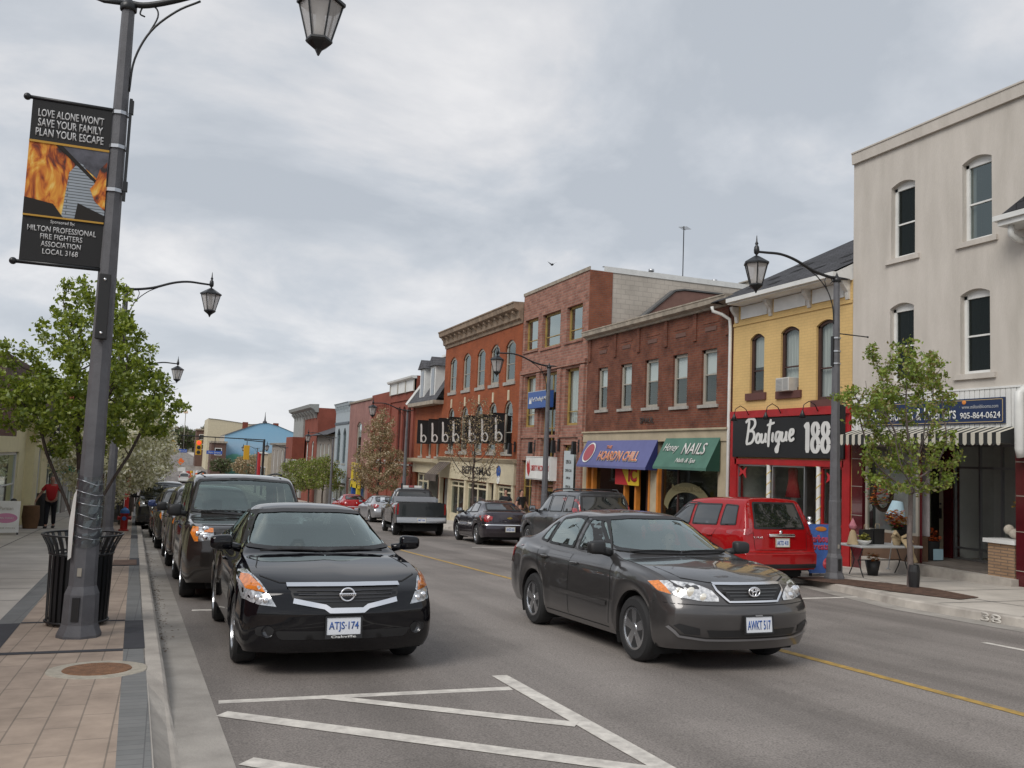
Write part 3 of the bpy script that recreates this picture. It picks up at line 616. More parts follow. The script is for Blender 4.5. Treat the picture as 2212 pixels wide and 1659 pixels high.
# ---- vehicles seen from behind ----
def rear_extra(bumper=None,handle=None,pl='BCJK 503',pz=.85,badge=None,rack=False,emb=None,wip=True):
    def f(root,sh,h,d):
        S=sh.S; p=sh.hit('B',0,pz,.012); plate(root,0,p.y+.01,pz,pl,'B',0,frame=mat('plate_frame_gold',(.6,.55,.4),.35,.4))
        if handle:
            b=MB(); q=sh.hit('B',0,handle,.0); b.rbox(-.30,.30,q.y-.005,q.y+.035,handle-.03,handle+.03,.012); b.build('tailgate_trim',m_chrome,root,True,auto=40)
        if bumper:
            b=MB(); sh.drape(b,'B',[(-S['W']/2+.05,.70),(S['W']/2-.05,.70),(S['W']/2-.05,.50),(-S['W']/2+.05,.50)],.02,.06); b.build('rear_bumper',bumper,root,True)
        if badge:
            q=sh.hit('B',.52,.93,.006); text(badge,.22,.04,m_chrome,root,(.52,q.y+.003,.93),(0,0,PI),bold=.01,extrude=.003)
        if emb:
            q=sh.hit('B',0,emb,.0); b=MB()
            if S.get('bow'): b.prism([(-.075,-.018),(-.03,-.018),(-.035,-.032),(.035,-.032),(.04,-.018),(.085,-.018),(.075,.018),(.03,.018),(.035,.032),(-.035,.032),(-.04,.018),(-.085,.018)],'y',0,.012); o=b.build('emblem',mat('gold_emblem',(.6,.42,.1),.3,.6),root); o.location=(0,q.y,emb)
            else: b.lathe([(.035,0),(.03,.012),(0,.014)],16,c=(0,q.y,emb),axis='y'); b.build('emblem',m_chrome,root,True)
        if wip:
            b=MB(); z0=S['rw'][0][1]; b.tube([sh.hit('B',x,z0+.02+.03*abs(x),.02) for x in (-.02,-.12,-.25,-.36)],.009,6); b.build('rear_wiper',m_rub,root,True)
        if rack:
            b=MB()
            for sg in (-1,1):
                b.tube([sh.hit('T',sg*.55,y-h,.06 if 0<k<8 else .0) for k,y in enumerate([1.9+.3*i for i in range(9)])],.02)
            for y in (2.3,3.0,3.7): b.tube([(-.55,y-h,S['H']+.03),(.55,y-h,S['H']+.03)],.014)
            b.build('roof_rack',m_plast,root,True)
        b=MB(); z1=S['H']-.13
    return f
red=paint('red_car_paint',(.34,.006,.008),.22,.0); m_ppl=paint('plum_grey_paint',(.034,.026,.036),.25,.5); m_gry=paint('charcoal_car_paint',(.048,.050,.055),.3,.4); m_brn=paint('dark_brown_paint',(.028,.024,.022),.2,.3); m_plum=paint('dark_plum_paint',(.035,.026,.028),.2,.3); m_slv=paint('silver_car_paint',(.42,.43,.45),.3,.6); m_dk=paint('very_dark_paint',(.012,.013,.016),.2,.1)
XT=suv(red,L=4.45,W=1.78,H=1.70,R=.345,hood=1.06,rear=True,cr=.10,Wr=.60,glass=m_tint,flare=.015)
XT['rw']=[(-.60,1.09),(.60,1.09),(.50,1.60),(-.50,1.60)]
XT['yr']=[(.3,.05),(.42,.0),(.62,.0),(.68,.06),(1.05,.10),(1.6,.32),(1.7,.36)]
XT['drapes']=[('!tail_light','B',[(.545,1.63),(.60,1.62),(.70,1.10),(.86,1.06),(.86,.98),(.73,.98),(.635,1.02),(.60,1.3)],m_redl,.008),('=lower_bumper','B',[(-.8,.44),(.8,.44),(.8,.36),(-.8,.36)],m_plast,.006)]
XT['ribs']=[('bumper_gap','B',[[(-.85,.645),(.85,.645)]],.008,m_seam,.004),('tailgate_gap','B',[[(-.62,1.04),(-.60,.70),(.60,.70),(.62,1.04)]],.008,m_seam,.004)]
XT['extra']=rear_extra(None,.975,'AKTD 418',.84,'X-TRAIL',False,1.035)
XR_=suv(m_gry,L=4.55,W=1.84,H=1.80,R=.37,hood=1.12,rear=True,Wr=.64,glass=m_tint,cr=.06); XR_['drapes'].append(('=tailgate_visor','B',[(-.62,1.76),(.62,1.76),(.62,1.70),(-.62,1.70)],m_plast,.01))
XR_['extra']=rear_extra(m_alu,None,'BDNK 210',.86,None,True,None)
COB=dict(COR); COB.update(L=4.58,W=1.74,H=1.44,paint=m_ppl,cf=.26,cr=.16,step=.06,mirm=m_plast,clad=None,spokes=20,glass=m_tint,ax=(.93,3.55),bow=True,
 top=[(0,.78),(.03,.80),(.12,.83),(.5,.90),(1.2,.99),(1.4,1.05),(2.0,1.35),(2.3,1.42),(2.7,1.44),(3.2,1.40),(3.55,1.30),(4.05,1.10),(4.35,1.09),(4.5,1.06),(4.58,1.0)],
 yr=[(.3,.1),(.42,.02),(.60,0),(.64,.05),(.8,.06),(1.02,.12)],rw=[(-.60,1.10),(.60,1.10),(.50,1.34),(-.50,1.34)],
 sw=[[(1.55,1.0),(2.42,1.01),(2.40,1.355),(2.08,1.33)],[(2.52,1.01),(3.35,1.04),(3.15,1.31),(2.52,1.355)]],
 drapes=[('!tail_light','B',[(.54,.92),(.74,.97),(.84,.93),(.84,.78),(.72,.74),(.58,.80)],m_redl,.008)],
 ribs=[('bumper_trim','B',[[(-.84,.66),(.84,.66)]],.022,m_chrome,.01),('boot_gap','B',[[(-.56,1.03),(-.53,.74),(.53,.74),(.56,1.03)]],.008,m_seam,.004)],extra=rear_extra(None,None,'AHZD 661',.53,None,False,.88,False))
def pick_extra(root,sh,h,d):
    rear_extra(mat('chrome_bumper',(.42,.42,.42),.25,1),None,'8457 WA',.60,None,False,None,False)(root,sh,h,d)
    b=MB(); b.box(-.83,.83,.75,.83,1.24,1.46); b.build('bed_rail_box',m_alu,root)
    b=MB(); b.rbox(-.42,-.12,-.42,-.30,1.81,1.90,.01); b.rbox(.12,.42,-.42,-.30,1.81,1.90,.01); b.build('roof_light_bar',m_white,root)
    b=MB(); b.rbox(-.10,.10,-.42,-.30,1.83,1.90,.01); b.build('beacon',m_redl,root)
    b=MB()
    for x in (-.48,.48): b.box(x-.035,x+.035,.30,.37,1.22,1.98)
    b.build('headache_rack',m_black,root)
    b=MB(); b.box(-.74,.74,.85,h-.14,1.05,1.262); b.build('cargo_bed',m_under,root)
    b=MB(); b.box(-.55,-.30,h-1.35,h-.9,.2,.35); b.box(.3,.6,-.9,h-1.0,.34,.5); b.build('frame_rail',m_under,root)
PK=dict(L=5.5,W=1.94,H=1.82,R=.41,ax=(1.0,4.45),paint=mat('worn_brown_grey_paint',(.028,.025,.023),.3,.4,coat=1),cf=.18,cr=.05,step=.06,Wr=.66,sh=.05,AR=.47,flare=.05,
 top=[(0,1.02),(.1,1.10),(.6,1.14),(1.4,1.18),(1.6,1.26),(2.1,1.74),(2.4,1.80),(2.9,1.82),(3.15,1.79),(3.30,1.70),(3.38,1.30),(3.42,1.26),(5.5,1.26),(5.6,1.25)],
 belt=[(0,.98),(.6,1.06),(3.3,1.16),(3.5,1.22),(5.6,1.22)],bot=[(0,.46),(1,.46),(4.6,.46),(5.6,.50)],wf=[(0,.9),(.1,.95),(.5,1),(5.4,1),(5.6,.985)],
 yf=[(.3,.05),(.5,0),(1.0,.0),(1.1,.05)],yr=[(.4,.0),(.6,.0),(.67,.06),(1.25,.07)],
 ws=[(-.80,1.30),(0,1.26),(.80,1.30),(.68,1.75),(0,1.79),(-.68,1.75)],rw=[(-.66,1.32),(.66,1.32),(.62,1.74),(-.62,1.74)],
 sw=[[(1.85,1.26),(2.7,1.26),(2.7,1.70),(2.25,1.70)],[(2.78,1.26),(3.2,1.28),(3.16,1.66),(2.78,1.70)]],
 seams=[[(1.7,.45),(1.7,1.16)],[(2.74,.45),(2.74,1.18)],[(3.36,.45),(3.36,1.22)]],handles=[(2.6,1.05)],mirror=(1.9,1.30,.24,.24),mirm=m_plast,spokes=6,
 drapes=[('!tail_light','B',[(.86,1.20),(.975,1.20),(.975,.80),(.86,.80)],m_redl,.01),('!=tailgate','B',[(-.83,1.23),(.83,1.23),(.83,.74),(-.83,.74)],mat('dark_green_tailgate',(.008,.011,.011),.3,0,coat=.5),.012)],
 ribs=[],extra=pick_extra,glass=m_tint)
TH=rad(1.5)
car('parked_car','glossy black sedan parked at the left kerb, nearest car, plate ATJS 174','car',ALT,(1.555,10.27),rad(.6),None,2)
car('moving_car','grey-brown sedan with a driver inside driving along the middle lane','car',COR,(5.32,9.34),rad(.2),None,2)
PIL=suv(m_brn,am=.19,H=1.87,Wr=.78,extra=pil_extra); car('parked_car','dark brown SUV with amber and clear headlights parked right behind the black sedan','car',PIL,(1.25,15.7),TH,'dark vehicles parked along the left kerb',2)
GL='dark vehicles parked along the left kerb'
s3=suv(m_plum,L=4.6,W=1.85,H=1.68,hood=1.08,R=.35); car('parked_car','dark plum SUV parked behind the brown SUV at the left kerb','car',s3,(1.0,21.2),TH,GL,1)
s4=suv(m_dk,L=4.4,W=1.80,H=1.62,hood=1.04,R=.34,mirm=paint('blue_mirror_paint',(.02,.04,.14),.3,.2)); car('parked_car','dark hatchback with amber headlight corner, parked behind the plum SUV','car',s4,(.72,26.6),TH,GL,1)
s5=dict(ALT); s5.update(paint=m_dk,step=.07,L=4.8); car('parked_car','dark low car with teal windscreen parked just past the hydrant on the left','car',s5,(.52,32.6),TH,GL,0)
s6=suv(m_dk,L=4.7,W=1.9,H=1.85,step=.08,hood=1.14); car('parked_car','tall dark SUV parked under the white blossom trees','car',s6,(-.02,38.4),TH,GL,0)
s7=dict(COR); s7.update(paint=m_slv,step=.08); car('parked_car','pale silver car parked farthest along the left kerb','car',s7,(.0,45.5),TH,None,0)
car('parked_car','bright red SUV parked outside the black and red boutique','car',XT,(11.05,16.15),PI+rad(.5),None,1)
car('parked_car','charcoal SUV with a roof rack parked in front of the purple awning','car',XR_,(11.1,23.4),PI-rad(2),None,1)
car('parked_car','plum grey sedan seen from behind near the right kerb','car',COB,(10.5,28.7),PI-rad(4),None,1)
car('moving_car','brown-grey pickup truck with dark tailgate seen from behind','pickup truck',PK,(9.40,35.0),PI-rad(7),None,1)
far=lambda S,pm,**k:(lambda D:(D.update(paint=pm,step=.10,**k),D)[1])(dict(S))
car('parked_car','silver car with red tail lamp just ahead of the pickup truck','car',far(COB,m_slv,bow=False),(11.2,48.5),PI,None,0)
car('parked_car','red car parked by the brown budding tree on the right','car',far(COB,red,bow=False),(11.2,57),PI,None,0)
car('moving_car','white van driving away near the traffic lights','van',far(XR_,mat('white_car_paint',(.62,.62,.60),.3,coat=1),extra=None),(3.2,166),PI,None,0)
car('moving_car','white car coming towards us beyond the blossom trees','car',far(COR,mat('white_car_paint',(.62,.62,.60)),extra=None),(-.7,166),0,None,0)
car('moving_car','silver car on the far climbing stretch of road','car',far(COR,m_slv,extra=None),(.1,222),0,None,0)
car('moving_car','dark car farthest up the road','car',far(COR,m_dk,extra=None),(-1.3,285),0,None,0)
# ================= GROUND =================
YS=[-40+2*i for i in range(60)]+[80+5*i for i in range(40)]+[280+20*i for i in range(32)]+[920,1100,1400,1900,3000]
YS=sorted(set(YS))
def strip(name,fa,fb,off,m_,kind='structure',ys=YS,nx=1,parent=None,label=None,wall=None):
    b=MB()
    for i in range(len(ys)-1):
        a,c=ys[i],ys[i+1]
        for k in range(nx):
            xa=lambda y:fa(y)+(fb(y)-fa(y))*k/nx; xb=lambda y:fa(y)+(fb(y)-fa(y))*(k+1)/nx
            b.quad((xa(a),a,zr(a)+off),(xb(a),a,zr(a)+off),(xb(c),c,zr(c)+off),(xa(c),c,zr(c)+off))
    o=b.build(name,m_,parent); tag(o,label,None,None,kind); return o
def asphalt():
    M=bpy.data.materials.new('asphalt'); M.use_nodes=True; t=M.node_tree; P=t.nodes['Principled BSDF']; n=t.nodes.new; l=t.links.new
    P.inputs['Roughness'].default_value=.78; P.inputs['Specular IOR Level'].default_value=.35
    tcn=n('ShaderNodeTexCoord'); mp=n('ShaderNodeMapping'); mp.inputs['Scale'].default_value=(1.2,.045,1); l(tcn.outputs['Object'],mp.inputs[0])
    a=n('ShaderNodeTexNoise'); a.inputs['Scale'].default_value=1.1; a.inputs['Detail'].default_value=5; l(mp.outputs[0],a.inputs[0])
    r=n('ShaderNodeValToRGB'); l(a.outputs[0],r.inputs[0]); r.color_ramp.elements[0].position=.35; r.color_ramp.elements[0].color=(.176,.157,.143,1); r.color_ramp.elements[1].position=.65; r.color_ramp.elements[1].color=(.27,.242,.222,1)
    g=n('ShaderNodeTexNoise'); g.inputs['Scale'].default_value=75; g.inputs['Detail'].default_value=3; l(tcn.outputs['Object'],g.inputs[0])
    r2_=n('ShaderNodeValToRGB'); l(g.outputs[0],r2_.inputs[0]); r2_.color_ramp.elements[0].position=.32; r2_.color_ramp.elements[0].color=(.62,.62,.62,1); r2_.color_ramp.elements[1].position=.62; r2_.color_ramp.elements[1].color=(1.18,1.18,1.18,1)
    x=n('ShaderNodeMixRGB'); x.blend_type='MULTIPLY'; x.inputs[0].default_value=1; l(r.outputs[0],x.inputs[1]); l(r2_.outputs[0],x.inputs[2])
    # blotchy oil stains and thin cracks
    s=n('ShaderNodeTexNoise'); s.inputs['Scale'].default_value=.55; s.inputs['Detail'].default_value=3; l(tcn.outputs['Object'],s.inputs[0])
    r3=n('ShaderNodeValToRGB'); l(s.outputs[0],r3.inputs[0]); r3.color_ramp.elements[0].position=.36; r3.color_ramp.elements[0].color=(.82,.82,.82,1); r3.color_ramp.elements[1].position=.5; r3.color_ramp.elements[1].color=(1,1,1,1)
    y=n('ShaderNodeMixRGB'); y.blend_type='MULTIPLY'; y.inputs[0].default_value=1; l(x.outputs[0],y.inputs[1]); l(r3.outputs[0],y.inputs[2]); 
    v=n('ShaderNodeTexVoronoi'); v.feature='DISTANCE_TO_EDGE'; v.inputs['Scale'].default_value=.22; 
    dn=n('ShaderNodeTexNoise'); dn.inputs['Scale'].default_value=1.5; dn.inputs['Detail'].default_value=6; l(tcn.outputs['Object'],dn.inputs[0])
    mxv=n('ShaderNodeMixRGB'); mxv.inputs[0].default_value=.25; l(tcn.outputs['Object'],mxv.inputs[1]); l(dn.outputs['Color'],mxv.inputs[2]); l(mxv.outputs[0],v.inputs[0])
    r4=n('ShaderNodeValToRGB'); l(v.outputs[0],r4.inputs[0]); r4.color_ramp.elements[0].position=0; r4.color_ramp.elements[0].color=(.93,.93,.93,1); r4.color_ramp.elements[1].position=.0022; r4.color_ramp.elements[1].color=(1,1,1,1)
    w=n('ShaderNodeMixRGB'); w.blend_type='MULTIPLY'; w.inputs[0].default_value=1; l(y.outputs[0],w.inputs[1]); l(r4.outputs[0],w.inputs[2]); l(w.outputs[0],P.inputs['Base Color'])
    b=n('ShaderNodeBump'); b.inputs['Strength'].default_value=.35; b.inputs['Distance'].default_value=.006; l(g.outputs[0],b.inputs['Height']); l(b.outputs[0],P.inputs['Normal']); return M
m_asph=asphalt()
m_conc=mat('sidewalk_concrete',(.50,.46,.41),.9,spec=.2,var=.22,vscale=.9,bump=.25,bscale=60)
m_kerb=mat('kerb_concrete',(.44,.405,.36),.9,spec=.2,var=.30,vscale=2.2,bump=.3,bscale=50,vcol=(.31,.28,.25))
m_gut=mat('gutter_concrete',(.35,.325,.295),.9,spec=.2,var=.28,vscale=1.7,bump=.3,bscale=50)
m_grnd=mat('ground_soil',(.10,.10,.05),.95,var=.4,vscale=.05)
m_paver=brick('tan_pavers',(.41,.325,.26),(.36,.285,.23),(.23,.19,.155),bw=.62,rh=.195,ms=.006,offs=.5,var=.28,vs=2.5,bump=.2,axes='yx')
m_gpav=brick('grey_pavers',(.20,.20,.195),(.18,.183,.18),(.13,.13,.13),bw=.10,rh=.2,ms=.004,var=.15,vs=2,axes='yx'); m_dpav=mat('dark_pavers',(.045,.045,.052),.85,var=.2,vscale=6)
# ground sheet to the horizon
b=MB(); ys=[-60]+YS[1:]; xs=[-1500,-300,-60,-14,16,70,300,1500]
for i in range(len(ys)-1):
    for k in range(len(xs)-1):
        a,c=ys[i],ys[i+1]; b.quad((xs[k],a,zr(a)-.04),(xs[k+1],a,zr(a)-.04),(xs[k+1],c,zr(c)-.04),(xs[k],c,zr(c)-.04))
tag(b.build('ground',m_grnd),kind='structure')
fine=sorted(set([y for y in YS if y>100]+[-20+.5*i for i in range(241)]))
strip('road',lambda y:XL(y)+.52,lambda y:XR(y)-.0,0,m_asph,ys=fine)
strip('gutter',lambda y:XL(y)+.2,lambda y:XL(y)+.52,.003,m_gut,ys=fine)
strip('gutter',lambda y:XR(y)-.38,lambda y:XR(y)+.02,.004,m_gut,ys=fine)
def kerb(fx,s,name='kerb'):
    b=MB(); w=.18
    def sec(y):
        k=1.0
        if s<0: k=min(1,max(.12,(y-6.2)/1.6))          # dropped kerb near the corner on the left
        x=fx(y); z=zr(y); h=KH*k
        return [(x+s*.02*0,y,z-.05),(x,y,z+.003),(x+s*.025,y,z+h*.85),(x+s*.05,y,z+h),(x+s*w,y,z+KH),(x+s*w,y,z-.05)]
    for i in range(len(fine)-1):
        A,B=sec(fine[i]),sec(fine[i+1])
        for j in range(len(A)-1): b.quad(A[j],A[j+1],B[j+1],B[j])
    tag(b.build(name,m_kerb,None,False),kind='structure')
kerb(lambda y:XL(y)+.22,-1); kerb(lambda y:XR(y),1)
# left pavement: grey border, tan field, grey strip, concrete to the buildings
strip('sidewalk',lambda y:-5.4,lambda y:XL(y)+.06,KH-.006,m_conc,ys=fine)
strip('sidewalk',lambda y:XR(y)+.16,lambda y:19.0 if y<18 else 15.6,KH-.006,m_conc,ys=fine)
nf=[y for y in fine if y<70]
strip('paver_border',lambda y:XL(y)-.13,lambda y:XL(y)+.05,KH,m_gpav,ys=nf)
strip('paver_field',lambda y:XL(y)-1.16 if y>=9 else XL(y)-3.5,lambda y:XL(y)-.13,KH,m_paver,ys=nf)
strip('paver_strip',lambda y:XL(y)-1.39,lambda y:XL(y)-1.16,KH,m_gpav,ys=[y for y in nf if y>=9])
def patch(name,x0,x1,y0,y1,off,m_,sh=True):
    b=MB(); n=max(1,int((y1-y0)/1.5))
    for i in range(n):
        a=y0+(y1-y0)*i/n; c=y0+(y1-y0)*(i+1)/n; fa=XL if sh else (lambda y:0)
        b.quad((fa(a)+x0,a,zr(a)+off),(fa(a)+x1,a,zr(a)+off),(fa(c)+x1,c,zr(c)+off),(fa(c)+x0,c,zr(c)+off))
    return tag(b.build(name,m_),kind='structure')
k=0
for yb in (9.0,18.3,27.6,36.9,46.2):
    patch('dark_paver_square',-.132,.052,yb,yb+1.85,KH+.004,m_dpav); patch('dark_paver_square',-1.392,-1.158,yb,yb+1.85,KH+.004,m_dpav)
    patch('dark_paver_line',-1.157,-.133,yb-.10,yb+.02,KH+.004,m_dpav); patch('dark_paver_line',-1.157,-.133,yb+1.85,yb+1.93,KH+.004,m_dpav)
for y in [13.0+1.45*i for i in range(30)]: patch('sidewalk_joint',-5.4-XL(y),-1.40,y,y+.022,KH+.001,m_dpav)
for x in (-2.9,-4.3): patch('sidewalk_joint',x,x+.02,11,60,KH+.001,m_dpav)
patch('rusty_cover',-.42,.0,18.3,19.6,KH+.012,mat('rusty_plate',(.13,.075,.05),.8,var=.4))
b=MB()
for y in [-6+1.5*i for i in range(50)]:
    b.quad((XR(y)+.19,y,zr(y)+KH-.002),(15.3,y,zr(y)+KH-.002),(15.3,y+.02,zr(y+.02)+KH-.002),(XR(y)+.19,y+.02,zr(y)+KH-.002))
    b.quad((XR(y)+1.3,y,zr(y)+KH-.002),(XR(y)+1.32,y,zr(y)+KH-.002),(XR(y+1.5)+1.32,y+1.5,zr(y+1.5)+KH-.002),(XR(y+1.5)+1.3,y+1.5,zr(y+1.5)+KH-.002))
tag(b.build('sidewalk_joint',m_dpav),kind='structure')
# soil bed of the right-hand tree
bed=[(11.65,14.6),(12.5,14.7),(12.95,13.0),(12.95,12.2),(12.65,11.0),(12.0,10.8),(11.8,11.9),(11.75,13.2)]
b=MB(); bz=lambda x,y:zr(y)+KH+.004+.02*math.exp(-((x-12.5)**2+(y-12.5)**2)*3); cxy=(12.35,12.6); vs=[(cxy[0],cxy[1],bz(*cxy)+.03)]; PP=chaikin(bed,2)
for t in (.35,.7,1): vs+=[(cxy[0]+(p[0]-cxy[0])*t,cxy[1]+(p[1]-cxy[1])*t,bz(cxy[0]+(p[0]-cxy[0])*t,cxy[1]+(p[1]-cxy[1])*t)) for p in PP]
n=len(PP); fs=[(0,1+i,1+(i+1)%n) for i in range(n)]
for r in range(2): fs+=[(1+r*n+i,1+r*n+(i+1)%n,1+(r+1)*n+(i+1)%n,1+(r+1)*n+i) for i in range(n)]
b.add(vs,fs); tag(b.build('soil_bed',mat('mulch',(.11,.062,.042),.95,var=.6,vscale=9,bump=1,bscale=30)),kind='structure')
# painted lines
m_line=mat('white_road_paint',(.56,.53,.48),.7,var=.5,vscale=9,vcol=(.44,.41,.375),bump=.2); m_yel=mat('yellow_road_paint',(.44,.27,.055),.7,var=.45,vscale=10,vcol=(.24,.17,.07))
def line(name,p,q,w,m_=m_line,off=.004):
    b=MB(); p,q=Vector(p),Vector(q); d=(q-p); n=max(1,int(d.length/1.0)); u=d.normalized(); nn=Vector((-u.y,u.x))*w/2; rr=random.Random(int(p.x*100+p.y*7)); wd=[rr.uniform(-.006,.006) for _ in range(n+1)]
    for i in range(n):
        a=p+d*i/n; c=p+d*(i+1)/n; na=nn*(1+wd[i]/w*2); nc=nn*(1+wd[i+1]/w*2)
        b.quad((*(a+na),zr(a.y)+off),(*(a-na),zr(a.y)+off),(*(c-nc),zr(c.y)+off),(*(c+nc),zr(c.y)+off))
    return tag(b.build(name,m_),kind='structure')
line('road_marking',(.50,7.22),(2.84,7.10),.10); line('road_marking',(2.93,7.62),(2.93,2.0),.145,off=.0055); line('road_marking',(1.30,7.17),(2.86,5.86),.12,off=.007)
line('road_marking',(.50,6.84),(2.86,4.74),.145,off=.007); line('road_marking',(.57,5.63),(2.86,3.5),.145,off=.007); line('road_marking',(.46,12.62),(2.6,12.5),.10); line('road_marking',(.4,18.9),(2.5,18.8),.10)
line('road_marking',(9.75,12.35),(11.4,12.38),.10); line('road_marking',(9.27,-2),(9.27,8.0),.10)
line('road_marking',(8.9,19.2),(11.6,19.2),.10); line('road_marking',(8.9,25.9),(11.6,25.9),.10)
line('centre_line',(6.42,-10),(6.42,16),.11,m_yel); line('centre_line',(6.42,16),(6.05,70),.11,m_yel); line('centre_line',(6.05,70),(5.8,120),.11,m_yel)
# painted number on the right kerb
tk=text('38',.34,.13,m_line,None,(0,0,0),bold=.02,extrude=.001,name='kerb_number'); a=math.atan2(XR(9.9)-XR(8.9),1.0); tk.rotation_euler=(0,0,-PI/2+0.0); tk.location=(XR(9.35)-.008,9.35,zr(9.35)+.065)
tag(tk,'white number 38 painted on the face of the right kerb','painted number')
# ================= BUILDINGS =================
brk=dict()
m_stucco=mat('beige_stucco',(.54,.50,.455),.9,spec=.2,stretch=(1.6,1.6,.35),var=.16,vscale=1.1,bump=.35,bscale=30,vcol=(.455,.42,.375))
m_ybrick=brick('yellow_painted_brick',(.63,.435,.185),(.61,.42,.18),(.54,.375,.165),ms=.008,var=.10,bump=.35,vs=.8)
m_rbrick=brick('dark_red_brick',(.22,.075,.042),(.165,.055,.036),(.16,.095,.07),var=.5,vs=1.6,dark=(.45,.45,.48))
m_pbrick=brick('rough_pink_stone',(.40,.195,.145),(.27,.12,.09),(.31,.21,.17),bw=.34,rh=.12,ms=.018,var=.35,vs=2.2,bump=.8)
m_obrick=brick('orange_brick',(.33,.088,.034),(.275,.072,.030),(.26,.105,.06),ms=.008,var=.28,vs=.9)
m_r2brick=brick('brick_red_painted',(.26,.075,.050),(.235,.07,.048),(.20,.07,.05),ms=.008,var=.22,vs=.7)
m_block=brick('pale_concrete_block',(.50,.45,.39),(.46,.415,.36),(.38,.34,.30),bw=.4,rh=.2,ms=.012,var=.18,vs=.7,bump=.3)
m_roof=mat('grey_roofing',(.12,.12,.12),.9,var=.2)
m_shing=brick('black_shingles',(.055,.055,.06),(.07,.07,.078),(.03,.03,.032),bw=.3,rh=.14,var=.3,axes='xz')
m_slate=brick('grey_slates',(.085,.085,.095),(.11,.11,.12),(.05,.05,.05),bw=.25,rh=.16,var=.25)
m_boutred=mat('boutique_red',(.36,.012,.014),.4,var=.2,vscale=4); m_maroon=mat('maroon_tile',(.085,.010,.014),.15,coat=.5,var=.3,vscale=2); m_tan=mat('tan_trim',(.43,.36,.25),.6,var=.18,vscale=2)
m_corn=mat('weathered_cornice',(.36,.31,.25),.8,var=.4,vscale=3); m_wood=mat('ochre_window_wood',(.36,.24,.07),.6,var=.25,vscale=4); m_brownf=mat('brown_frame',(.06,.028,.022),.6,var=.2); m_brownsill=mat('brown_sill',(.12,.05,.042),.8,var=.2); m_greige=mat('greige_frame',(.36,.33,.28),.6,var=.1)
m_gutw=mat('white_gutter',(.68,.68,.66),.4,var=.1)
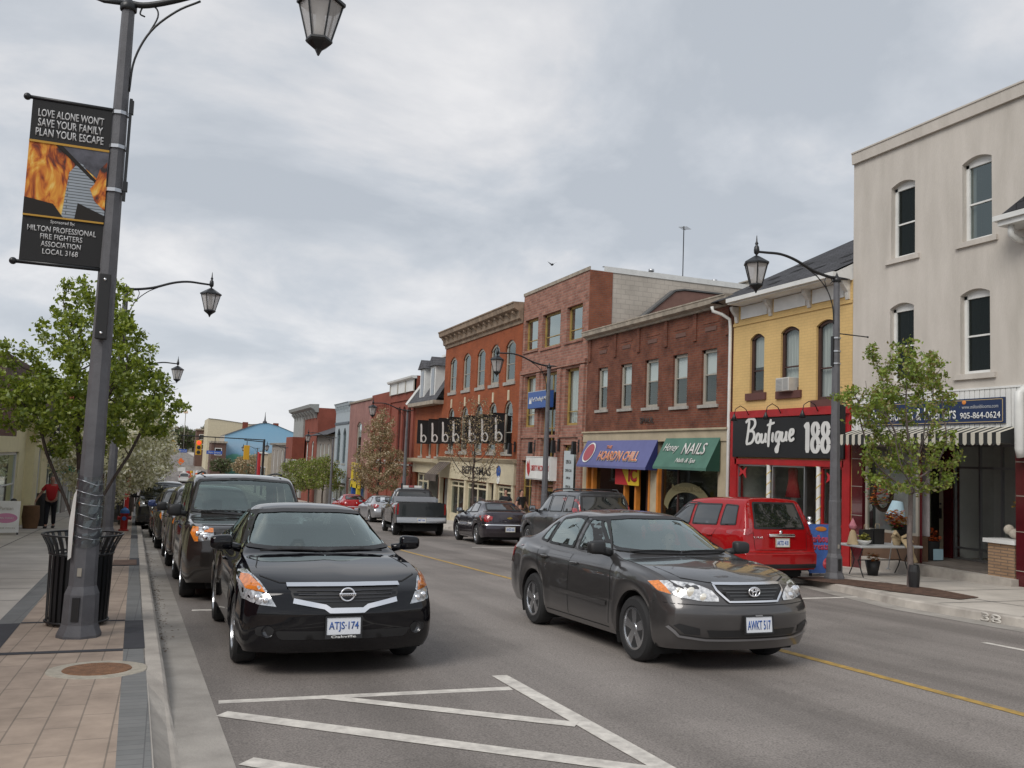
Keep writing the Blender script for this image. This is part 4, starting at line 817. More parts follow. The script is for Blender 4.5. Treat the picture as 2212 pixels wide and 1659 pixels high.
class Bld:
    def __init__(s,name,label,yL,yR,ztop,wallm,X=15.3,side=1,depth=12,cat='building',sidem=None,group=None,roofm=None,zb=None):
        s.yL,s.yR,s.side=yL,yR,side; s.gz=min(zr(yL),zr(yR))-.3 if zb is None else zb; s.W=abs(yL-yR); s.ztop=ztop; s.depth=depth; s.wallm=wallm; s.sidem=sidem or wallm; s.roofm=roofm or m_roof; s.X=X
        s.o=thing(name,label,cat,(X*1.0,yL,s.gz),-PI/2*side,group); s.holes=[]
    def U(s,y): return abs(s.yL-y) if True else 0
    def Z(s,z): return z-s.gz
    def P(s): return s.o
    def holerect(s,h): return (min(s.U(h[0]),s.U(h[1])),max(s.U(h[0]),s.U(h[1])),s.Z(h[2]),s.Z(h[3]),h[4] if len(h)>4 else 0)
    def wall(s,holes,z0=None,z1=None,u0=0,u1=None,name='wall',reveal=.16,m_=None,y=0,sides=True,roof=True,back=True):
        u1=s.W if u1 is None else u1; z0=0 if z0 is None else s.Z(z0); z1=s.Z(s.ztop if z1 is None else z1)
        H=[s.holerect(h) for h in holes]; b=MB()
        us=sorted(set([u0,u1]+[v for h in H for v in h[:2]])); zs=sorted(set([z0,z1]+[v for h in H for v in h[2:4]]))
        for i in range(len(us)-1):
            for j in range(len(zs)-1):
                cu,cz=(us[i]+us[i+1])/2,(zs[j]+zs[j+1])/2
                if any(h[0]<cu<h[1] and h[2]<cz<h[3] for h in H): continue
                b.quad((us[i],y,zs[j]),(us[i+1],y,zs[j]),(us[i+1],y,zs[j+1]),(us[i],y,zs[j+1]))
        for h in H:
            a,c,d,e,ar=h; n=10 if ar else 1; hw=(c-a)/2; uc=(a+c)/2
            at_=lambda u:e-ar*(((u-uc)/hw)**2) if ar<hw*.8 else e-ar+ar*math.sqrt(max(0,1-((u-uc)/hw)**2))
            top=[(a+(c-a)*k/n,at_(a+(c-a)*k/n)) for k in range(n+1)]
            for k in range(n):
                p,q=top[k],top[k+1]
                if ar: b.quad((p[0],y,p[1]),(q[0],y,q[1]),(q[0],y,e),(p[0],y,e))
                b.quad((p[0],y,p[1]),(p[0],y+reveal,p[1]),(q[0],y+reveal,q[1]),(q[0],y,q[1]))
            zt=e-ar
            b.quad((a,y,d),(a,y+reveal,d),(a,y+reveal,zt),(a,y,zt)); b.quad((c,y,d),(c,y,zt),(c,y+reveal,zt),(c,y+reveal,d)); b.quad((a,y,d),(c,y,d),(c,y+reveal,d),(a,y+reveal,d))
        b.mi=1; D=s.depth
        if sides:
            b.quad((u0,y,z0),(u0,y,z1),(u0,D,z1),(u0,D,z0)); b.quad((u1,y,z0),(u1,D,z0),(u1,D,z1),(u1,y,z1))
        if back: b.quad((u0,D,z0),(u0,D,z1),(u1,D,z1),(u1,D,z0))
        b.mi=2
        if roof: b.quad((u0,y,z1-.02),(u1,y,z1-.02),(u1,D,z1-.02),(u0,D,z1-.02))
        b.mi=3
        return b.build(name,[m_ or s.wallm,s.sidem,s.roofm,m_dark],s.o,fix=False)
    def window(s,h,fm=m_white,fw=.06,reveal=.13,rail=.5,mull=0,sill=m_stone,sillh=.12,curt=None,glass=None,bar=.035,sillx=.12,archpanel=False,sillz=0):
        a,c,d,e,ar=s.holerect(h); b=MB(); y0,y1=reveal-.05,reveal+.02; hw=(c-a)/2;uc=(a+c)/2
        n=10 if ar else 1; at_=lambda u:e-ar*(((u-uc)/hw)**2) if ar<hw*.8 else e-ar+ar*math.sqrt(max(0,1-((u-uc)/hw)**2))
        b.box(a,a+fw,y0,y1,d,e-ar); b.box(c-fw,c,y0,y1,d,e-ar); b.box(a+fw,c-fw,y0,y1,d,d+fw)
        zt=e-ar if archpanel else e
        for k in range(n):
            u0,u1=a+(c-a)*k/n,a+(c-a)*(k+1)/n; z0,z1=at_(u0),at_(u1)
            low0,low1=(e-ar-fw,e-ar-fw) if archpanel else (max(e-ar-fw,z0-fw),max(e-ar-fw,z1-fw))
            v=[(u0,y0,low0),(u1,y0,low1),(u1,y0,z1),(u0,y0,z0),(u0,y1,low0),(u1,y1,low1),(u1,y1,z1),(u0,y1,z0)]
            b.add(v,[(0,1,2,3),(7,6,5,4),(0,4,5,1)])
        H=e-ar-fw-d-fw
        if rail: zr_=d+fw+H*rail; b.box(a+fw,c-fw,y0+.01,y1,zr_-bar/2,zr_+bar/2)
        for k in range(mull): uu=a+fw+(c-a-2*fw)*(k+1)/(mull+1); b.box(uu-bar/2,uu+bar/2,y0+.012,y1-.002,d+fw,e-ar-fw)
        w=b.build('window',fm,s.o)
        g=MB()
        ns=10; 
        for k in range(ns):
            u0,u1=a+.01+(c-a-.02)*k/ns,a+.01+(c-a-.02)*(k+1)/ns; g.quad((u0,y1-.03,d+.01),(u1,y1-.03,d+.01),(u1,y1-.03,at_(u1)-.01),(u0,y1-.03,at_(u0)-.01))
        g.build('pane',glass or m_glass,w)
        q=MB(); q.box(a-.05,c+.05,reveal+.45,reveal+.5,d-.05,e+.05); q.build('room_shade',m_dark,w)
        if curt:
            q=MB(); kind=curt[0]
            if kind=='blind': q.box(a+.03,c-.03,y1+.03,y1+.04,e-(e-d)*curt[1],e-.02); q.build('blind',curt[2] if len(curt)>2 else m_blind,w)
            else:
                f0,f1=curt[1],curt[2]; N_=14; pts=[(a+(c-a)*(f0+(f1-f0)*k/N_),y1+.05+.02*(k%2)) for k in range(N_+1)]; zl=d+(e-d)*(curt[3] if len(curt)>3 else 0)
                for k in range(N_): q.quad((*pts[k],zl),(*pts[k+1],zl),(*pts[k+1],e),(*pts[k],e))
                q.build('curtain',m_curt,w)
        if sill:
            q=MB(); q.box(a-sillx,c+sillx,-.06,reveal-.02,d-sillh,d-.002); q.build('sill',sill,w)
        return w
    def room(s,ya,yb,z0,z1,d0=.2,d1=2.6,wm=None,fm=None,name='shop_interior',litw=None):
        a,c=sorted((s.U(ya),s.U(yb))); z0,z1=s.Z(z0),s.Z(z1); b=MB()
        b.quad((a,d0,z0),(a,d1,z0),(a,d1,z1),(a,d0,z1)); b.quad((c,d0,z0),(c,d0,z1),(c,d1,z1),(c,d1,z0)); b.quad((a,d1,z0),(c,d1,z0),(c,d1,z1),(a,d1,z1)); b.mi=1
        b.quad((a,d0,z0),(c,d0,z0),(c,d1,z0),(a,d1,z0)); b.quad((a,d0,z1),(a,d1,z1),(c,d1,z1),(c,d0,z1))
        return b.build(name,[wm or m_roomw,fm or m_roomf],s.o,fix=False)
    def box(s,name,ya,yb,z0,z1,y0,y1,m_,parent=None,r=0):
        a,c=sorted((s.U(ya),s.U(yb))); b=MB()
        if r: b.rbox(a,c,y0,y1,s.Z(z0),s.Z(z1),r)
        else: b.box(a,c,y0,y1,s.Z(z0),s.Z(z1))
        return b.build(name,m_,parent or s.o)
    def pane(s,ya,yb,z0,z1,y=.05,frame=m_alu,fw=.05,div=(),glass=None,name='shop_window'):
        a,c=sorted((s.U(ya),s.U(yb))); z0,z1=s.Z(z0),s.Z(z1); b=MB(); b.box(a,a+fw,y,y+.07,z0,z1); b.box(c-fw,c,y,y+.07,z0,z1); b.box(a+fw,c-fw,y,y+.07,z0,z0+fw); b.box(a+fw,c-fw,y,y+.07,z1-fw,z1)
        for dv in div:
            if dv[0]=='v': u=a+(c-a)*dv[1]; b.box(u-fw/2,u+fw/2,y+.002,y+.068,z0+fw,z1-fw)
            else: z=z0+(z1-z0)*dv[1]; b.box(a+fw,c-fw,y+.004,y+.066,z-fw/2,z+fw/2)
        w=b.build(name,frame,s.o); g=MB(); g.quad((a+.01,y+.035,z0+.01),(c-.01,y+.035,z0+.01),(c-.01,y+.035,z1-.01),(a+.01,y+.035,z1-.01)); g.build('pane',glass or m_sglass,w); return w
    def door(s,ya,yb,z0,z1,y,m_,glassy=True,name='door',hs=1,rail=.75):
        a,c=sorted((s.U(ya),s.U(yb))); z0,z1=s.Z(z0),s.Z(z1); b=MB(); st=.13
        b.box(a,a+st,y,y+.05,z0,z1); b.box(c-st,c,y,y+.05,z0,z1); b.box(a+st,c-st,y,y+.05,z1-.14,z1); b.box(a+st,c-st,y,y+.05,z0,z0+.28)
        d=b.build(name,m_,s.o); g=MB(); g.box(a+st,c-st,y+.02,y+.03,z0+.28,z1-.14); g.build('pane',m_glass,d)
        k=MB(); u=c-st/2 if hs>0 else a+st/2; zz=z0+1.0; k.box(u-.015,u+.015,y-.05,y,zz-.12,zz+.12); k.ball((u,y-.03,zz+.22),.025); k.build('handle',m_black,d); return d
    def cornice(s,name,z,prof,m_,ya=None,yb=None,parent=None,br=None,brm=None):
        a=0 if ya is None else s.U(ya); c=s.W if yb is None else s.U(yb); b=MB(); zz=s.Z(z)
        pts=[(-p,zz+q) for p,q in prof]+[(0.02,zz+prof[-1][1]),(.02,zz+prof[0][1])]
        n=len(pts); v=[(a,p[0],p[1]) for p in pts]+[(c,p[0],p[1]) for p in pts]
        b.add(v,[tuple(range(n)),tuple(range(2*n-1,n-1,-1))]+[(i,(i+1)%n,n+(i+1)%n,n+i) for i in range(n)])
        o=b.build(name,m_,parent or s.o)
        if br:
            cnt,w,h,d,dz=br
            for k in range(cnt):
                u=a+(c-a)*(k+.5)/cnt; q=MB(); q.prism([(0,zz+dz-h),(-d*.35,zz+dz-h),(-d*.5,zz+dz-h*.6),(-d,zz+dz-.08),(-d,zz+dz),(0,zz+dz)],'x',u-w/2,u+w/2); q.build('bracket',brm or m_,o)
        return o
m_roomw=mat('shop_wall',(.50,.48,.46),.9,var=.3,vscale=2); m_roomf=mat('shop_floor',(.30,.26,.22),.7)
def sign(name,label,loc,w,h,d,m_,side=1,rim=None,cat='sign',rz=None,group=None):
    o=thing(name,label,cat,loc,-PI/2*side if rz is None else rz,group); b=MB(); b.rbox(-w/2,w/2,0,d,-h/2,h/2,.012); b.build('panel',m_,o)
    if rim:
        q=MB(); t=.035
        for x0,x1,z0,z1 in ((-w/2+.03,w/2-.03,h/2-.03-t*.4,h/2-.03),(-w/2+.03,w/2-.03,-h/2+.03,-h/2+.03+t*.4),(-w/2+.03,-w/2+.03+t*.4,-h/2+.03,h/2-.03),(w/2-.03-t*.4,w/2-.03,-h/2+.03,h/2-.03)): q.box(x0,x1,-.006,.004,z0,z1)
        q.build('sign_border',rim,o)
    return o
# ---- 1. beige three-storey building ----
B=Bld('building','beige stuccoed three-storey building with white sash windows at the right edge',16.86,5.0,9.42,m_stucco)
up=[(15.65,14.95,6.55,8.33,.10),(13.68,12.96,6.52,8.30,.10),(15.68,14.98,3.72,5.50,.10),(13.74,13.02,3.74,5.50,.10),(11.7,11.0,6.5,8.3,.10),(11.75,11.05,3.74,5.50,.10)]
B.wall(up+[(16.86,12.45,-1.0,2.36),(12.2,7,-1,2.36)],reveal=.18)
for i,h in enumerate(up): B.window(h,m_white,.075,.17,rail=.48,sill=m_stucco,sillh=.11,archpanel=True,sillx=.14,glass=m_darkg if i!=1 else glassmat('grey_sash_glass',(.6,.64,.64),.75,base=.14),curt=('curt',.0,.2) if i in (1,) else None)
B.cornice('cornice',9.16,[(.07,0),(.08,.25),(.10,.255),(.10,.29),(0,.30)],m_stucco)
b=MB(); 
for i in range(38):
    a=B.U(16.84)+i*.12; b.box(a,a+.105,-.035,.0,B.Z(2.40),B.Z(3.40))
b.box(B.U(16.84),B.U(12.3),-.05,0,B.Z(3.40),B.Z(3.44)); b.build('white_boarding',m_white,B.o)
B.box('pier',16.84,16.50,-1,2.36,-.02,.3,m_maroon); B.box('pier',12.45,12.16,-1,2.36,-.03,1.6,m_maroon)
for y0,y1,yy in ((16.86,16.5,-.024),(12.46,12.15,-.034)):
    for z in (-.12,.62,1.30,1.95): B.box('tile_joint',y0,y1,z,z+.012,yy,yy+.01,m_greige)
B.box('bulkhead',16.5,14.87,-1,.30,.0,.3,mat('brown_stall_riser',(.13,.075,.045),.7,var=.3))
B.pane(16.45,14.89,.30,2.30,.03,m_greige,.06)
B.box('display_backdrop',16.45,14.9,.3,2.3,.34,.38,mat('grey_backdrop',(.50,.46,.47),.9,var=.2))
# entrance recess
B.box('ceiling',16.5,12.3,2.38,2.44,.3,2.6,m_white); b=MB(); b.prism([(B.U(14.87),.06),(B.U(14.80),.06),(B.U(16.28),1.70),(B.U(16.36),1.70)],'z',B.Z(-.6),B.Z(2.37)); b.build('return_wall',m_maroon,B.o)
B.box('pier',15.72,15.48,-.6,2.36,1.66,1.9,m_maroon); B.box('lintel',16.3,15.72,2.0,2.36,1.66,1.9,m_maroon)
B.door(16.27,15.73,-.24,2.0,1.68,m_cream)
B.pane(15.46,12.50,-.24,2.36,1.68,m_alu,.045,[('v',.24),('v',.43),('v',.72),('h',.80),('h',.10)],glass=glassmat('clear_shop_glass',(.92,.94,.93),.95,base=-.02)); B.room(15.5,12.3,-.24,2.4,1.8,3.0,wm=m_white)
B.box('stoop',16.5,12.46,-1.2,-.245,.06,1.7,mat('stoop_paving',(.17,.145,.125),.85,var=.3,vscale=3,bump=.3)); B.box('step_kerb',16.3,12.4,-1.2,-.28,-.22,.055,m_kerb)
b=MB(); b.box(B.U(13.10),B.U(12.50),.0,.55,B.Z(-1),B.Z(.36)); b.build('planter_wall',brick('tan_brick',(.42,.27,.16),(.36,.23,.14),(.22,.16,.12),bw=.3,rh=.06),B.o); B.box('planter_ledge',13.18,12.47,.36,.44,-.05,.6,m_white)
# striped awning
b=MB(); a0,a1=B.U(16.92),B.U(12.38); n=46
for i in range(n):
    b.mi=i%2; u,v=a0+(a1-a0)*i/n,a0+(a1-a0)*(i+1)/n
    b.quad((u,-.02,B.Z(2.64)),(v,-.02,B.Z(2.64)),(v,-.50,B.Z(2.50)),(u,-.50,B.Z(2.50)))
    pts=[(-.50,2.50),(-.515,2.36)]; b.quad((u,-.50,B.Z(2.50)),(v,-.50,B.Z(2.50)),(v,-.50,B.Z(2.30)),(u,-.50,B.Z(2.30)))
    uc=(u+v)/2; b.add([(u,-.50,B.Z(2.30)),(v,-.50,B.Z(2.30)),(v-.02,-.50,B.Z(2.265)),(uc,-.50,B.Z(2.255)),(u+.02,-.50,B.Z(2.265))],[(0,1,2,3,4)])
b.mi=0; b.add([(a1,-.02,B.Z(2.64)),(a1,-.5,B.Z(2.5)),(a1,-.5,B.Z(2.3)),(a1,-.02,B.Z(2.3))],[(0,1,2,3)])
b.build('awning',[mat('awning_black',(.02,.022,.022),.8),mat('awning_cream',(.56,.53,.45),.8)],B.o,fix=False)
S=sign('shop_sign','navy blue florist and gift shop sign with white lettering on white boards',(15.22,14.53,2.965),3.78,.52,.05,mat('navy_sign',(.012,.028,.085),.4),rim=mat('sign_gold',(.45,.34,.18),.5))
text('Milton Blooms & Interiors',2.55,.27,m_white,S,(-.52,-.008,-.02),bold=.01); text('905-864-0624',.95,.13,m_white,S,(1.33,-.008,-.09),bold=.012); text('www.miltonblooms.com',.86,.075,mat('sign_grey',(.4,.42,.45),.5),S,(1.33,-.008,.09)); b=MB(); b.ball((.95,-.004,.185),(.05,.012,.045)); b.build('flower_emblem',mat('sign_orange',(.7,.25,.05),.5),S)
for yy in (15.4,13.9):
    o=thing('sign_lamp','small grey floodlight above the navy sign'+(', the one nearer the boutique' if yy>15 else ', the one nearer the drainpipe'),'lamp',(15.25,yy,3.48),-PI/2,'floodlights over the navy sign'); b=MB(); b.tube([(0,0,0),(0,-.22,.05),(0,-.38,.0)],.015); b.build('arm',m_greige,o); b=MB(); b.lathe([(.03,.08),(.075,-.03),(.06,-.035),(0,-.02)],12,c=(0,-.38,-.03)); b.build('lamp_head',m_greige,o,True)
o=thing('downpipe','thick white downpipe with rounded top at the far right edge','pipe',(15.2,12.18,2.2),0); b=MB(); b.tube([(.1,0,1.05),(-.02,0,1.15),(-.14,0,1.05),(-.15,0,.8),(-.15,0,0),(-.10,0,-.15)],.085,12); b.build('pipe',m_gutw,o,True)
o=thing('eave_gutter','end of a white eave gutter and bracket poking in at the right edge','gutter',(14.9,11.9,6.6),0); b=MB(); b.box(-.2,.4,-1.2,.55,0,.10); b.box(-.14,.4,-1.2,.48,-.10,0); b.build('gutter',m_gutw,o); b=MB(); b.tube([(0,.3,-.1),(0,.3,-.28),(.18,.3,-.36),(.38,.3,-.36)],.06,10); b.build('elbow',m_gutw,o,True); b=MB(); b.prism([(-1.2,.10),(.5,.10),(-1.2,.9)],'x',-.1,.4); b.build('roof_edge',m_shing,o)
# ---- 2. yellow boutique ----
B=Bld('building','yellow painted brick building with black pitched roof above the boutique',21.72,16.87,6.5,m_ybrick)
yw=[(20.92,20.28,3.74,5.42,.14),(19.57,18.82,3.72,5.45,.14),(18.16,17.40,3.42,5.45,.14)]
B.wall(yw+[(21.5,17.02,-1.0,1.86)],reveal=.14,z1=6.32)
for i,h in enumerate(yw): B.window(h,m_brownf,.085,.115,rail=.40 if i<2 else .42,sill=m_brownsill,sillh=.2,curt=('curt',0,1.0,.42 if i==0 else 0) if i!=0 else ('blind',.56,m_curt),sillx=.13)
B.box('frieze_band',21.72,16.87,5.74,5.82,-.03,0,m_ybrick)
for a,c in ((21.35,20.15),(19.85,18.55),(18.3,17.15)): B.box('frieze_panel',a,c,5.92,6.28,-.035,0,m_white)
for y in (21.55,20.0,18.42,17.02):
    b=MB(); u=B.U(y); b.prism([(0,B.Z(5.84)),(-.04,B.Z(5.84)),(-.07,B.Z(5.95)),(-.07,B.Z(6.02)),(-.22,B.Z(6.20)),(-.24,B.Z(6.30)),(0,B.Z(6.30))],'x',u-.06,u+.06); b.build('bracket',mat('white_bracket',(.62,.60,.56),.6,var=.2,vscale=8),B.o)
B.box('eave_soffit',22.1,16.88,6.30,6.335,-.50,0.1,m_white); B.box('gutter',22.15,16.88,6.335,6.45,-.60,-.46,m_gutw); B.box('rake_board',22.12,16.88,6.335,6.42,-.455,.1,m_white)
b=MB(); b.prism([(-.56,B.Z(6.42)),(.4,B.Z(6.42)),(.4,B.Z(6.90))],'x',B.W-.06,B.W-.012); b.build('gable_end',m_white,B.o)
b=MB(); a,c=-.42,B.U(16.88); b.add([(a,-.58,B.Z(6.46)),(c,-.58,B.Z(6.46)),(c,5.2,B.Z(9.27)),(a,5.2,B.Z(9.27)),(a,10.9,B.Z(6.5)),(c,10.9,B.Z(6.5))],[(0,1,2,3),(4,3,2,5),(0,3,4)])
b.build('roof',m_shing,B.o,fix=False)
rr=random.Random(4)
for k in range(14):
    t=rr.uniform(.05,.5); u=rr.uniform(-.2,4.4); y=-.58+t*5.78; z=6.46+t*2.81
    b=MB(); b.add([(u,y,B.Z(z+.012)),(u+.32,y,B.Z(z+.012)),(u+.32,y+.28,B.Z(z+.012+.136)),(u,y+.28,B.Z(z+.012+.136)) ],[(0,1,2,3)]); b.build('loose_shingle',mat('shingle_patch',(.010,.010,.011),.9),B.o)
B.box('red_fascia',21.80,16.88,3.04,3.24,-.14,0,m_boutred); B.box('post',21.72,21.42,-1,3.04,-.05,.2,m_boutred); B.box('post',17.14,16.88,-1,3.04,-.05,.2,m_boutred); B.box('red_rail',21.5,17.1,1.74,1.90,-.05,.1,m_boutred)
B.box('stall_riser',21.42,18.56,-1,.35,.0,.2,m_boutred); B.pane(21.42,18.56,.35,1.74,.02,m_alu,.04,[('v',.54)]); B.pane(17.95,17.14,-.3,1.74,.02,m_boutred,.05,[('h',.3)]); B.door(18.5,18.0,-.70,1.74,.7,m_brownf)
B.room(21.5,17.0,-.7,1.86,.1,2.8)
b=MB(); 
for y in (19.98,18.0):
    b=MB(); b.lathe([(.055,B.Z(-.4)),(.055,B.Z(1.74))],12,c=(B.U(y),-.02,0)); n=22
    po=b.build('striped_pole',m_white,B.o,True); q=MB(); q.tube([(B.U(y)+.06*math.cos(t*1.2),-.02+.06*math.sin(t*1.2),B.Z(-.4)+2.14*t/40) for t in range(41)],.012,5); q.build('gold_stripe',mat('gold_tape',(.6,.42,.06),.5),po)
# things in the window
rd=mat('red_cloth',(.42,.02,.025),.8)
def garment(name,label,x,y,z,w,h,m_):
    o=thing(name,label,'clothing',(x,y,z),-PI/2); b=MB(); b.lathe([(.05,0),(.10,-.03),(w*.32,-.12),(w*.30,-h*.45),(w*.5,-h),(w*.48,-h)],14); 
    b.v=[(v[0],v[1]*.5,v[2]) for v in b.v]; b.build('garment',m_,o,True); return o
garment('dress','tan dress hanging in the boutique window',15.8,20.6,1.60,.42,.95,mat('tan_cloth',(.30,.22,.15),.9)); garment('dress','red flared dress hanging in the boutique window',15.75,19.55,1.75,.55,.85,rd)
garment('blouse','white garment under the red dress in the boutique window',15.85,19.62,1.0,.35,.6,m_white)
for nm,lb,y,z in (('red_bow','red bow at the top left of the boutique window',21.2,1.55),('red_bow','red star decoration on the boutique glass beside the lamp post',17.6,1.5)):
    b=MB(); o=thing(nm,lb,'decoration',(15.34,y,z),-PI/2); b.prism([(0,0),(-.16,.10),(-.12,-.02),(-.18,-.16),(0,-.06),(.15,-.2),(.12,-.02),(.17,.12)],'y',-.02,0); b.build('bow',rd,o)
S=sign('shop_sign','black boutique fascia sign with white brush lettering and 188',(15.19,19.28,2.48),4.5,1.08,.10,mat('sign_black',(.010,.010,.011),.45))
def strokes(parent,paths,w,m_,y=-.012,name='lettering'):
    b=MB()
    for pi_,P in enumerate(paths):
        Q=cr_spline([(p[0],p[1],0) for p in P],[5]*(len(P)-1)); Q=[Vector((q[0],q[1])) for q in Q]; vs=[]; n=len(Q)
        for i,q in enumerate(Q):
            t=(Q[min(i+1,n-1)]-Q[max(i-1,0)]); t=t.normalized() if t.length>0 else Vector((1,0)); ww=w*(.62+.45*abs(t.y))*(.65 if i in (0,n-1) else 1); nn=Vector((-t.y,t.x))*ww/2
            yy=y-.0006*pi_-i*1e-5; vs+=[(q.x+nn.x,yy,q.y+nn.y),(q.x-nn.x,yy,q.y-nn.y)]
        b.add(vs,[(2*i,2*i+1,2*i+3,2*i+2) for i in range(n-1)])
    return b.build(name,m_,parent,fix=False)
BT=[[(.30,1.0),(.22,.5),(.12,.02)],[(.05,.92),(.3,1.05),(.62,1.0),(.66,.78),(.45,.6),(.25,.55)],[(.25,.55),(.55,.52),(.62,.3),(.45,.08),(.1,.02)],
 [(.95,.42),(.82,.38),(.75,.15),(.88,.05),(1.0,.2),(.95,.42)],[(1.12,.42),(1.07,.12),(1.18,.06),(1.32,.2),(1.36,.42)],[(1.36,.42),(1.33,.12),(1.42,.06)],
 [(1.66,.95),(1.55,.4),(1.52,-.15)],[(1.42,.72),(1.9,.80)],[(1.80,.42),(1.76,.12),(1.84,.06)],[(2.18,.42),(2.02,.38),(1.96,.15),(2.06,.06),(2.2,.25)],[(2.24,.44),(2.14,.0),(2.06,-.36),(1.98,-.25),(2.2,-.02)],
 [(2.36,.42),(2.31,.12),(2.42,.06),(2.56,.2),(2.60,.42)],[(2.60,.42),(2.57,.12),(2.66,.06)],[(2.76,.22),(2.95,.30),(2.98,.44),(2.84,.44),(2.76,.2),(2.85,.04),(3.05,.12)]]
sc_=.62; strokes(S,[[(-1.66+p[0]*.70,-.20+p[1]*.68+p[0]*.03) for p in P] for P in BT],.10,mat('sign_white',(.66,.66,.64),.5))
wt_=mat('sign_white',(.66,.66,.64)); strokes(S,[[(.86,.24),(.97,.33)],[(.975,.38),(.975,0),(.975,-.40)]],.15,wt_,y=-.014)
for cx_ in (1.27,1.64): strokes(S,[[(cx_+.105*math.cos(t),.185+.155*math.sin(t)) for t in [2*PI*k/10 for k in range(11)]],[(cx_+.12*math.cos(t),-.19+.18*math.sin(t)) for t in [2*PI*k/10 for k in range(11)]]],.135,wt_,y=-.014)
for i,y in enumerate((20.75,19.35,17.9)):
    o=thing('gooseneck_lamp','black gooseneck lamp over the boutique sign, %s'%('the one nearest the brown brick building','the middle one','the one behind the lamp post')[i],'lamp',(15.16,y,3.12),-PI/2,'gooseneck lamps over the boutique sign')
    b=MB(); b.tube([(0,0,0),(0,-.10,.16),(0,-.28,.24),(0,-.44,.14),(0,-.48,-.02)],.012,6); b.build('arm',m_black,o,True); b=MB(); b.lathe([(.02,.06),(.04,0),(.10,-.13),(.09,-.13),(.03,0)],12,c=(0,-.48,-.06)); b.build('lamp_shade',m_black,o,True)
o=thing('air_conditioner','white window air conditioner under the middle sash of the yellow building','air conditioner',(15.3,19.22,3.88),-PI/2); b=MB(); b.rbox(-.27,.27,-.22,.30,-.18,.18,.015); b.build('casing',mat('ac_casing',(.5,.49,.46),.6,var=.2),o); b=MB()
for k in range(9): b.box(-.24,.0,-.226,-.22,-.16+k*.035,-.145+k*.035)
for k in range(5): b.box(.04+k*.042,.06+k*.042,-.226,-.22,-.15,.15)
b.build('grille',mat('ac_grey',(.25,.25,.25),.6),o)
o=thing('downpipe','white drainpipe running down between yellow and brown brick buildings','pipe',(15.3,22.05,0),-PI/2); b=MB(); b.tube([(-.02,-.54,6.36),(-.02,-.50,6.22),(.15,-.3,6.12),(.25,-.10,5.98),(.26,-.07,5.7),(.26,-.07,2.9),(.26,-.07,-.8)],.05,10); b.build('pipe',m_gutw,o,True)
# ---- 3. brown-red brick two-storey with the awnings ----
B=Bld('building','dark red brick two-storey building over the purple and green awnings',31.45,21.76,6.55,m_rbrick,depth=14)
bw=[(30.47,29.68,3.62,5.24),(28.66,27.82,3.60,5.22),(26.88,25.98,3.57,5.22),(25.06,24.18,3.53,5.22),(23.38,22.55,3.52,5.22)]
B.wall([(h[0],h[1],h[2],h[3]) for h in bw]+[(31.1,22.2,-1.6,2.40)],z1=6.45)
for h in bw: B.window(h,m_greige,.10,.13,rail=.55,sill=m_stone,sillh=.10,curt=('blind',.45))
for i,y in enumerate((31.2,29.1,27.35,25.5,23.75,22.0)): B.box('brick_pilaster',y+.09,y-.09,5.55,6.45,-.05,0,m_rbrick)
for y in (30.1,28.25,26.4,24.6,22.9): B.box('stone_panel',y+.42,y-.42,6.02,6.08,-.015,.0,m_rbrick); B.box('brick_panel',y+.3,y-.3,5.78,5.90,-.02,0,mat('weathered_brick',(.14,.075,.06),.9))
B.cornice('cornice',6.42,[(.10,0),(.12,.06),(.28,.12),(.30,.26),(.32,.27),(.32,.31),(0,.33)],m_corn)
B.box('fascia',31.42,21.80,2.40,2.74,-.10,0,m_tan); B.box('fascia_cap',31.45,21.78,2.74,2.80,-.16,0,m_tan)
for y,w,m_ in ((31.25,.35,m_tan),(26.0,.42,m_tan),(22.05,.5,m_tan)): B.box('column',y+w/2,y-w/2,-1.6,2.40,-.06,.15,m_)
org=mat('orange_trim',(.55,.19,.025),.6,var=.2)
for y in (31.02,30.55,28.0,27.2,26.28,25.74): B.box('orange_post',y+.06,y-.06,-1.6,1.75,-.07,.1,org)
B.pane(30.9,28.1,-.5,1.6,.05,org,.06); B.door(27.1,26.4,-1.25,1.4,.3,m_brownf); B.pane(25.7,22.3,-.6,2.2,.05,m_brownf,.06,[('v',.3)]); B.box('stall_riser',31,28,-1.6,-.5,.0,.15,m_tan); B.box('stall_riser',25.7,22.3,-1.6,-.6,.0,.15,m_brownf)
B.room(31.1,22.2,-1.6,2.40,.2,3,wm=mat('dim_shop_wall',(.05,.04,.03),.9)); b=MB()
pts=[(math.cos(t),math.sin(t)) for t in [PI*k/16 for k in range(17)]]; uc=B.U(24.1); vs=[]
for c_,s_ in pts: vs+=[(uc+1.35*c_,.03,B.Z(.35)+.75*s_),(uc+1.1*c_,.03,B.Z(.2)+.60*s_)]
b.add(vs,[(2*i,2*i+1,2*i+3,2*i+2) for i in range(16)]); wl=b.build('arched_window_lettering',mat('olive_vinyl',(.16,.14,.07),.7),B.o)
text('Professional Nails',1.7,.18,mat('dark_gold',(.25,.21,.10),.5),B.o,(uc,.012,B.Z(.93)),name='window_lettering',bold=.01)
